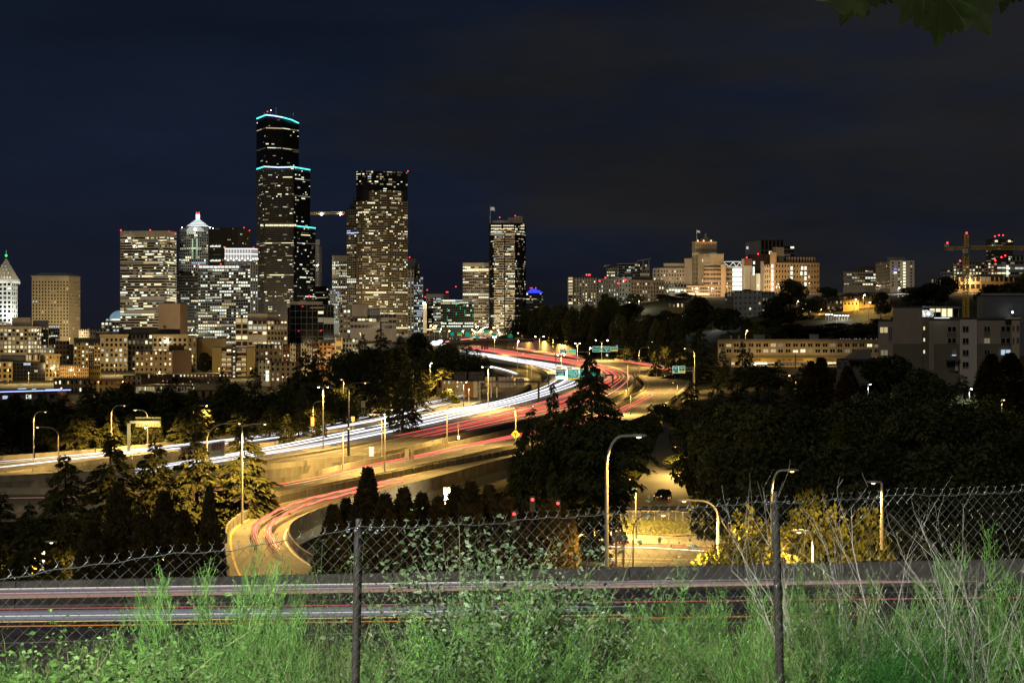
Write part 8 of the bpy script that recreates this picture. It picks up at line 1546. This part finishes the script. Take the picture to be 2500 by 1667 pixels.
def leafy(seed, h=1.4, r=.7, n=900, leaf=.06, wr=.26, m=LF2, stems=22, droop=.2):
    rng = np.random.default_rng(seed); A = []; B = []; W = []; lp = []; ld = []
    for k in range(stems):
        a = rng.uniform(0, 6.28); ln = r * rng.uniform(.2, 1); ht = h * rng.uniform(.5, 1.0); base = np.array([.08 * math.cos(a), .08 * math.sin(a), 0]); top = base + np.array([ln * math.cos(a), ln * math.sin(a), ht]); ctl = base + np.array([ln * .3 * math.cos(a), ln * .3 * math.sin(a), ht * .7]); tt = np.linspace(0, 1, 7)[:, None]; c = (1 - tt) ** 2 * base + 2 * tt * (1 - tt) * ctl + tt ** 2 * top; A.append(c[:-1]); B.append(c[1:]); W.append(np.linspace(.006, .002, 6))
        m_ = n // stems; q_ = rng.uniform(.35, 1, m_) ** .8; p = (1 - q_[:, None]) ** 2 * base + 2 * q_[:, None] * (1 - q_[:, None]) * ctl + q_[:, None] ** 2 * top + rng.normal(0, .05, (m_, 3)); az = rng.uniform(0, 6.28, m_); d = unit(np.stack([np.cos(az), np.sin(az), rng.uniform(-droop - .3, .6, m_)], 1)); lp.append(p); ld.append(d)
    V1, F1 = blades(np.concatenate(A), np.concatenate(B), np.concatenate(W), .03, rng); lp = np.concatenate(lp); ld = np.concatenate(ld); V2, F2 = leaves(lp, ld, leaf * rng.uniform(.5, 1.3, len(lp)), wr, rng); V, Fc, M = merge([(V1, F1, 0), (V2, F2, 1)]); V = V * (h / np.percentile(V[:, 2], 97)); return npmesh("leaves", V, Fc, [STEM, m], midx=M)
def bare(seed, h=1.7, m=DEAD):
    rg = random.Random(seed); q = MB()
    def br(p, d, l, r, dep):
        pts = [p]; dd = d.copy()
        for i in range(4): dd = (dd + Vector((rg.gauss(0, .10), rg.gauss(0, .10), .04 + rg.gauss(0, .05)))).normalized(); pts.append(pts[-1] + dd * l / 4)
        q.tube(pts, [r, r * .9, r * .8, r * .68, r * .55], 5 if dep < 2 else 3, 0, False)
        if dep < 4:
            for k in range(3 if dep < 2 else 2):
                i = rg.choice((1, 2, 3, 4)) if k else 4; d2 = (dd + Vector((rg.gauss(0, .55), rg.gauss(0, .5), rg.uniform(-.05, .5)))).normalized(); br(pts[i], d2, l * rg.uniform(.45, .75), r * .55, dep + 1)
    for k in range(3): br(Vector((rg.uniform(-.1, .1), rg.uniform(-.1, .1), 0)), Vector((rg.uniform(-.35, .35), rg.uniform(-.3, .3), 1)).normalized(), h * rg.uniform(.42, .6), .0085, 0)
    zm = max(p[2] for p in q.v); zm = float(np.percentile([p[2] for p in q.v], 96)); q.v = [tuple(np.array(p) * 1.6 / zm) for p in q.v]
    me = bpy.data.meshes.new("branches"); me.from_pydata(q.v, [], q.f); me.materials.append(m); me.update(); return me
def fennel(seed):
    rng = np.random.default_rng(seed); n = 4200; c = rng.normal(0, 1, (60, 3)) * np.array([.22, .2, .3]) + np.array([0, 0, .75]); i = rng.integers(0, 60, n); p = c[i] + rng.normal(0, .07, (n, 3)); d = unit(rng.normal(0, 1, (n, 3)) + np.array([0, 0, .5])); V, Fc = blades(p, p + d * rng.uniform(.03, .10, (n, 1)), .0011, .2, rng); V2, F2 = blades(np.zeros((60, 3)) + rng.normal(0, .03, (60, 3)) * np.array([1, 1, 0]), c, .004, .05, rng); V, Fc, M = merge([(V, Fc, 0), (V2, F2, 0)]); return npmesh("fronds", V, Fc, FEN)
BROOM = [broom(s) for s in (1, 2, 3, 4)] + [broom(5, 1.5, .45, 36, 90, BR2)]; LEAFY = [leafy(1, 1.4, .7, 1500, .034), leafy(2, 1.3, .6, 1300, .034), leafy(3, 1.5, .9, 1500, .034, .34, LF, 28, .4), leafy(4, 1.5, 1.0, 1400, .030, .34, LF, 26, .5), leafy(5, 1.5, .8, 3200, .015, .3, LF, 40)]; BARE = [bare(s) for s in (3, 5, 9)]; FENN = [fennel(1), fennel(2)]
def plant(me, name, part, u, v, Y, hn, label, cat, group=None, rot=0, wide=1.0, zoff=0.0):
    x = PX(u, Y); zg = gz(x, Y) - .05 + zoff; s = max(.3, (PZ(v, Y) - zg) / hn); e = thing(name, label, cat, (x, Y, zg), group); e.rotation_euler = (0, 0, rot); e.scale = (s * wide, s * wide, s); o = bpy.data.objects.new(part, me); COL.objects.link(o); o.parent = e; return e
rg = random.Random(17); PL = []
for (u, v, Y, m_, wd, lb) in ((530, 1385, 10.6, 3, .8, "tall wispy broom with highest sprig rising over the ramp, left part"), (500, 1545, 10.4, 0, 1.0, "dense broom clump under the curved ramp"), (580, 1535, 11.0, 1, 1.0, "broom clump left of the left fence post"), (630, 1565, 10.0, 2, 1.0, "broom clump two paces left of the left fence post"), (680, 1555, 11.6, 0, 1.0, "broom behind the clump left of the post"), (930, 1565, 10.8, 4, .8, "thin broom just right of the left fence post"), (1010, 1635, 10.0, 1, .9, "low broom right of the left fence post"), (1230, 1465, 10.6, 0, 1.0, "tall broom left of the leafy shrub in the middle"), (1290, 1440, 11.2, 2, 1.0, "tallest broom in the middle beside the leafy shrub"), (1340, 1465, 10.5, 1, 1.0, "broom in front of the junction"), (1200, 1485, 10.0, 3, 1.0, "broom low in the middle"), (1400, 1485, 11.5, 3, .9, "broom with loose sprays right of the middle"), (1570, 1518, 10.8, 0, 1.1, "rounded broom right of the middle, left of the big one"), (1640, 1498, 11.4, 2, 1.1, "broom between the rounded one and the big one"), (1690, 1518, 10.4, 1, 1.1, "broom low before the big one"), (1760, 1448, 11.0, 0, 1.2, "big bright broom left of the right fence post"), (1830, 1468, 11.6, 3, 1.1, "broom touching the right fence post"), (1860, 1508, 10.4, 2, 1.1, "low broom at the foot of the right fence post"), (2030, 1398, 10.8, 4, .6, "slim upright broom among the bare branches"), (2060, 1448, 10.2, 1, .9, "broom in front of the bare dead shrub"), (2430, 1398, 10.2, 0, .9, "large bright broom at the right edge"), (2480, 1358, 10.6, 2, .9, "tall broom cut by the right edge"), (2390, 1478, 10.0, 3, .9, "broom left of the one at the right edge"), (2300, 1498, 10.4, 4, 1.0, "olive broom low at the right"), (1950, 1528, 10.0, 4, 1.0, "olive broom right of the right fence post"), (1520, 1558, 10.2, 4, 1.0, "olive broom low right of the middle"), (200, 1575, 10.8, 4, .9, "thin broom sprays at the left"), (120, 1615, 10.2, 1, .9, "low broom at the far left"), (340, 1625, 10.6, 3, .8, "low broom left of the tall wispy one"), (800, 1555, 11.8, 3, .8, "thin broom behind the left fence post"), (1110, 1635, 10.0, 0, .9, "low broom below the leafy shrub")):
    plant(BROOM[m_], "broom_bush", "sprays", u, v, Y, 1.5, lb, "bush", "broom bushes behind the fence", rg.uniform(0, 6), wd)
for k in range(30):
    u = -60 + (k * 151.3) % 2640; Y = 9.4 + (k * .37) % 2.4; v = rg.uniform(1605, 1665) - (50 if u > 1480 else 0); plant(BROOM[k % 5], "broom_bush", "sprays", u, v, Y, 1.5, "low broom in the bottom thicket, " + ("below the wispy broom at the left" if u < 800 else "between left post and leafy shrub" if u < 1200 else "below the middle brooms" if u < 1650 else "around the foot of the right post" if u < 2000 else "under the bare dead shrubs"), "bush", "low broom thicket", rg.uniform(0, 6), 1.05)
for (u, v, Y, m_, wd, lb) in ((1130, 1350, 10.2, 0, .9, "tall leafy shrub with lance leaves left of the middle broom"), (1180, 1330, 10.6, 1, .9, "upper sprays of the leafy shrub reaching over the dark evergreens"), (1060, 1370, 10.4, 1, .7, "leafy shrub branch reaching towards the left fence post"), (1400, 1320, 10.8, 0, .7, "leafy shrub top in front of the rounded evergreen"), (1330, 1430, 10.2, 1, .8, "leafy shrub low in the middle"), (1060, 1480, 10.2, 2, 1.0, "shaded broad leaved bramble right of the left fence post"), (1110, 1500, 9.8, 3, 1.0, "bramble under the leafy shrub"), (60, 1550, 8.4, 2, 1.2, "bright broad leaved vine at the lower left corner"), (130, 1580, 8.2, 3, 1.3, "broad leaved plant in the lower left corner"), (20, 1590, 8.0, 2, 1.3, "big leaved plant cut by the left edge"), (200, 1610, 8.3, 3, 1.2, "broad leaved weeds at the bottom left"), (300, 1600, 8.8, 4, 1.2, "small leaved weeds at the bottom left"), (420, 1600, 9.2, 4, 1.1, "small leaved weeds before the dark asphalt"), (760, 1400, 8.2, 4, .25, "climbing vine on the fence left of the left post"), (800, 1530, 9.0, 4, 1.0, "bright leafy weeds left of the left fence post"), (840, 1380, 8.25, 4, .22, "climbing vine hugging the left fence post"), (1880, 1520, 9.6, 4, 1.1, "small leaved weeds left of the right fence post"), (1420, 1600, 9.4, 3, 1.0, "broad leaved weeds low in the middle"), (700, 1610, 9.0, 4, 1.2, "small leaved weeds low left"), (1240, 1620, 9.2, 4, 1.2, "small leaved weeds low in the middle")):
    plant(LEAFY[m_], "leafy_shrub", "leaves", u, v, Y, (1.4, 1.3, 1.5, 1.5, 1.5)[m_], lb, "plant", None, rg.uniform(0, 6), wd)
for (u, v, Y, m_, wd, lb) in ((2020, 1290, 10.0, 0, .6, "bare grey dead shrub just right of the right fence post"), (2090, 1235, 10.2, 1, .7, "tallest bare dead shrub spreading over the yellow bushes"), (2185, 1245, 10.4, 2, .85, "bare dead shrub with fine twigs in the middle of the right group"), (2340, 1350, 9.9, 0, .55, "bare branches left of the right edge broom"), (2470, 1260, 9.8, 1, .8, "pale bare stems at the right edge"), (2440, 1450, 9.4, 2, .7, "pale thick dead stems low at the right edge")):
    plant(BARE[m_], "dead_shrub", "branches", u, v, Y, 1.6, lb, "bush", None, rg.uniform(0, 6), wd)
for (u, v, Y, m_, lb) in ((2130, 1470, 9.4, 0, "dark feathery fennel clump under the bare shrub"), (2250, 1560, 9.0, 1, "bright feathery fennel clump at the bottom right"), (2080, 1560, 9.2, 0, "feathery fennel low right of the right post"), (2200, 1610, 8.8, 1, "low feathery fennel at the bottom edge")): plant(FENN[m_], "fennel_plant", "fronds", u, v, Y, 1.3, lb, "plant", None, rg.uniform(0, 6), 1.1)
# ground cover: grasses, small weeds and dry stalks nobody could count
rng = np.random.default_rng(5); n = 9000; xx = rng.uniform(-6.5, 7, n); yy = rng.uniform(7.2, 14.5, n); zz = ground(xx, yy); p0 = np.stack([xx, yy, zz], 1); d = unit(np.stack([rng.normal(0, .35, n), rng.normal(0, .35, n), np.ones(n)], 1)); L_ = rng.uniform(.10, .42, n)[:, None] * (.7 + .5 * (xx > 1))[:, None]; V1, F1 = blades(p0, p0 + d * L_, .0028, .08, rng)
m_ = 130000; i = rng.integers(0, n, m_); f = rng.uniform(.3, 1, m_)[:, None]; lp = p0[i] + d[i] * L_[i] * f + rng.normal(0, .05, (m_, 3)); az = rng.uniform(0, 6.28, m_); ld = unit(np.stack([np.cos(az), np.sin(az), rng.uniform(-.3, .8, m_)], 1)); V2, F2 = leaves(lp, ld, rng.uniform(.012, .034, m_), .26, rng)
n3 = 900; x3 = rng.uniform(-6, 7, n3); y3 = rng.uniform(7.5, 13, n3); b3 = np.stack([x3, y3, ground(x3, y3)], 1); d3 = unit(np.stack([rng.normal(0, .5, n3), rng.normal(0, .4, n3), np.ones(n3)], 1)); V3, F3 = blades(b3, b3 + d3 * rng.uniform(.3, 1.0, (n3, 1)), .003, .06, rng)
m4 = 1400; c4 = rng.integers(0, 60, m4); cx = rng.uniform(-3.2, 1.5, 60); cyy = rng.uniform(7.6, 9.6, 60); p4 = np.stack([cx[c4], cyy[c4], ground(cx, cyy)[c4] + rng.uniform(.35, .75, 60)[c4]], 1) + rng.normal(0, .045, (m4, 3)); V4, F4 = leaves(p4, unit(rng.normal(0, 1, (m4, 3))), rng.uniform(.008, .02, m4), .45, rng)
V, Fc, M = merge([(V1, F1, 0), (V2, F2, 1), (V3, F3, 2), (V4, F4, 3)]); o = link("undergrowth", npmesh("undergrowth", V, Fc, [BR2, LF, DRY, mat('weed_flower', (.62, .60, .48), .8, .15, 10)], midx=M), kind="stuff"); tag(o, "tangled grass and small weeds covering the slope behind the fence", "undergrowth")
n = 9000; xx = rng.uniform(-16, 18, n); yy = rng.uniform(14.5, 36, n); p0 = np.stack([xx, yy, ground(xx, yy)], 1); d = unit(np.stack([rng.normal(0, .4, n), rng.normal(0, .4, n), np.ones(n)], 1)); V1, F1 = blades(p0, p0 + d * rng.uniform(.2, .7, (n, 1)), .006, .08, rng); o = link("grass", npmesh("grass", V1, F1, [BR2]), kind="stuff"); tag(o, "rough grass further down the slope", "grass")
# grass on the traffic island and verge
n = 5000; tq = rng.random(n); xx = np.interp(tq, [0, 1], [17.5, 33]) ; yy = rng.uniform(193, 209, n); p0 = np.stack([xx, yy, np.full(n, IZ + .1)], 1); d = unit(np.stack([rng.normal(0, .5, n), rng.normal(0, .5, n), np.ones(n)], 1)); V1, F1 = blades(p0, p0 + d * rng.uniform(.1, .38, (n, 1)), .05, .1, rng); o = link("grass", npmesh("grass", V1, F1, [mat("island_grass", (.11, .12, .03), .9, .3)]), kind="stuff"); tag(o, "lamp lit grass and weeds on the traffic island", "grass")

# ------------------------------------------------------------------ maple leaves hanging into the top right corner
ML = mat("maple_leaf", (.030, .050, .010), .55, .25, 14, spec=.3, transl=.12); MV = mat("maple_vein", (.055, .075, .02), .6, .1)
br = thing("maple_branch", "dark maple branch with hanging leaves in the top right corner", "branch", (1.1, 3.2, 1.05))
half = [(0, 0), (.10, .03), (.30, -.10), (.52, -.02), (.44, .14), (.74, .20), (.95, .38), (.70, .42), (.72, .54), (.46, .50), (.60, .72), (.52, .84), (.36, .78), (.30, .92), (.20, .86), (.12, 1.06), (0, 1.25)]
def maple(size, at, dirv, roll, seed):
    rg = random.Random(seed); q = MB(); n_ = len(half); up = Vector(dirv).normalized(); side = up.cross(Vector((0, 1, 0))).normalized(); nn = side.cross(up); side, nn = side * math.cos(roll) + nn * math.sin(roll), nn * math.cos(roll) - side * math.sin(roll)
    def pt(x, y): return Vector(at) + (side * x + up * y + nn * (.10 * abs(x) + .10 * y * y + .012 * math.sin(y * 5 + x * 4))) * size
    for s_ in (1, -1):
        c = len(q.v); q.v.append(tuple(pt(0, .05)))
        for x, y in half: q.v.append(tuple(pt(s_ * x, y)))
        for i in range(n_ - 1): q.f.append((c, c + 1 + i, c + 2 + i) if s_ > 0 else (c, c + 2 + i, c + 1 + i)); q.m.append(0)
    o = q.build("leaf", [ML], br, smooth=True)
    q = MB()
    for x, y in ((0, 1.15), (.62, .66), (-.62, .66), (.72, .28), (-.72, .28)): q.tube([pt(0, .02), pt(x * .5, .02 + y * .5) - nn * .004, pt(x, y)], [.004 * size * 3, .003 * size * 3, .001], 4)
    q.tube([pt(0, 0), pt(.02, -.35), pt(.05, -.8)], .0022, 5); q.build("vein", MV, o)
    return o
def atp(u, v, Y): return P(u, v, Y)
for (u, v, Y, sz, dx, dy, dz, roll, sd) in ((2298, 18, 3.2, .090, -.05, -.12, -1, .15, 1), (2330, -2, 3.3, .105, .55, 0, -.75, -.3, 2), (2250, 0, 3.15, .070, -.35, .1, -.8, .5, 3), (2120, -18, 3.1, .085, -.85, .05, -.42, .5, 4), (2095, -10, 3.2, .075, -.35, 0, -.9, -.2, 5), (2240, 30, 3.35, .045, -.3, 0, -.8, .2, 6), (2470, -40, 3.3, .075, -.1, .1, -.9, .3, 7), (2160, -60, 3.2, .07, .2, .1, -.8, .1, 8), (2500, -60, 3.25, .08, .4, .1, -.7, .1, 9)):
    maple(sz * 1.3, atp(u, v - 40, Y), (dx, dy, dz), roll, sd)
rg = random.Random(31)
for k in range(110):  # leaves added out of view towards the lamp, to shade those below
    maple(.13, tuple(Vector((1.05 + rg.uniform(-.25, .45), 3.2, 1.0)).lerp(Vector((-7.8, -1.1, 6.85)), rg.uniform(.05, .16)) + Vector((rg.gauss(0, .16), rg.gauss(0, .16), rg.gauss(0, .1)))), (rg.uniform(-.6, .6), rg.uniform(-.4, .4), -.6), rg.uniform(-.6, .6), k + 50)
q = MB(); q.tube([(2.6, 2.4, 1.9), (1.9, 2.8, 1.5), (1.3, 3.1, 1.12), (.9, 3.2, .98)], [.02, .014, .009, .004], 6); q.build("twig", BARK, br)
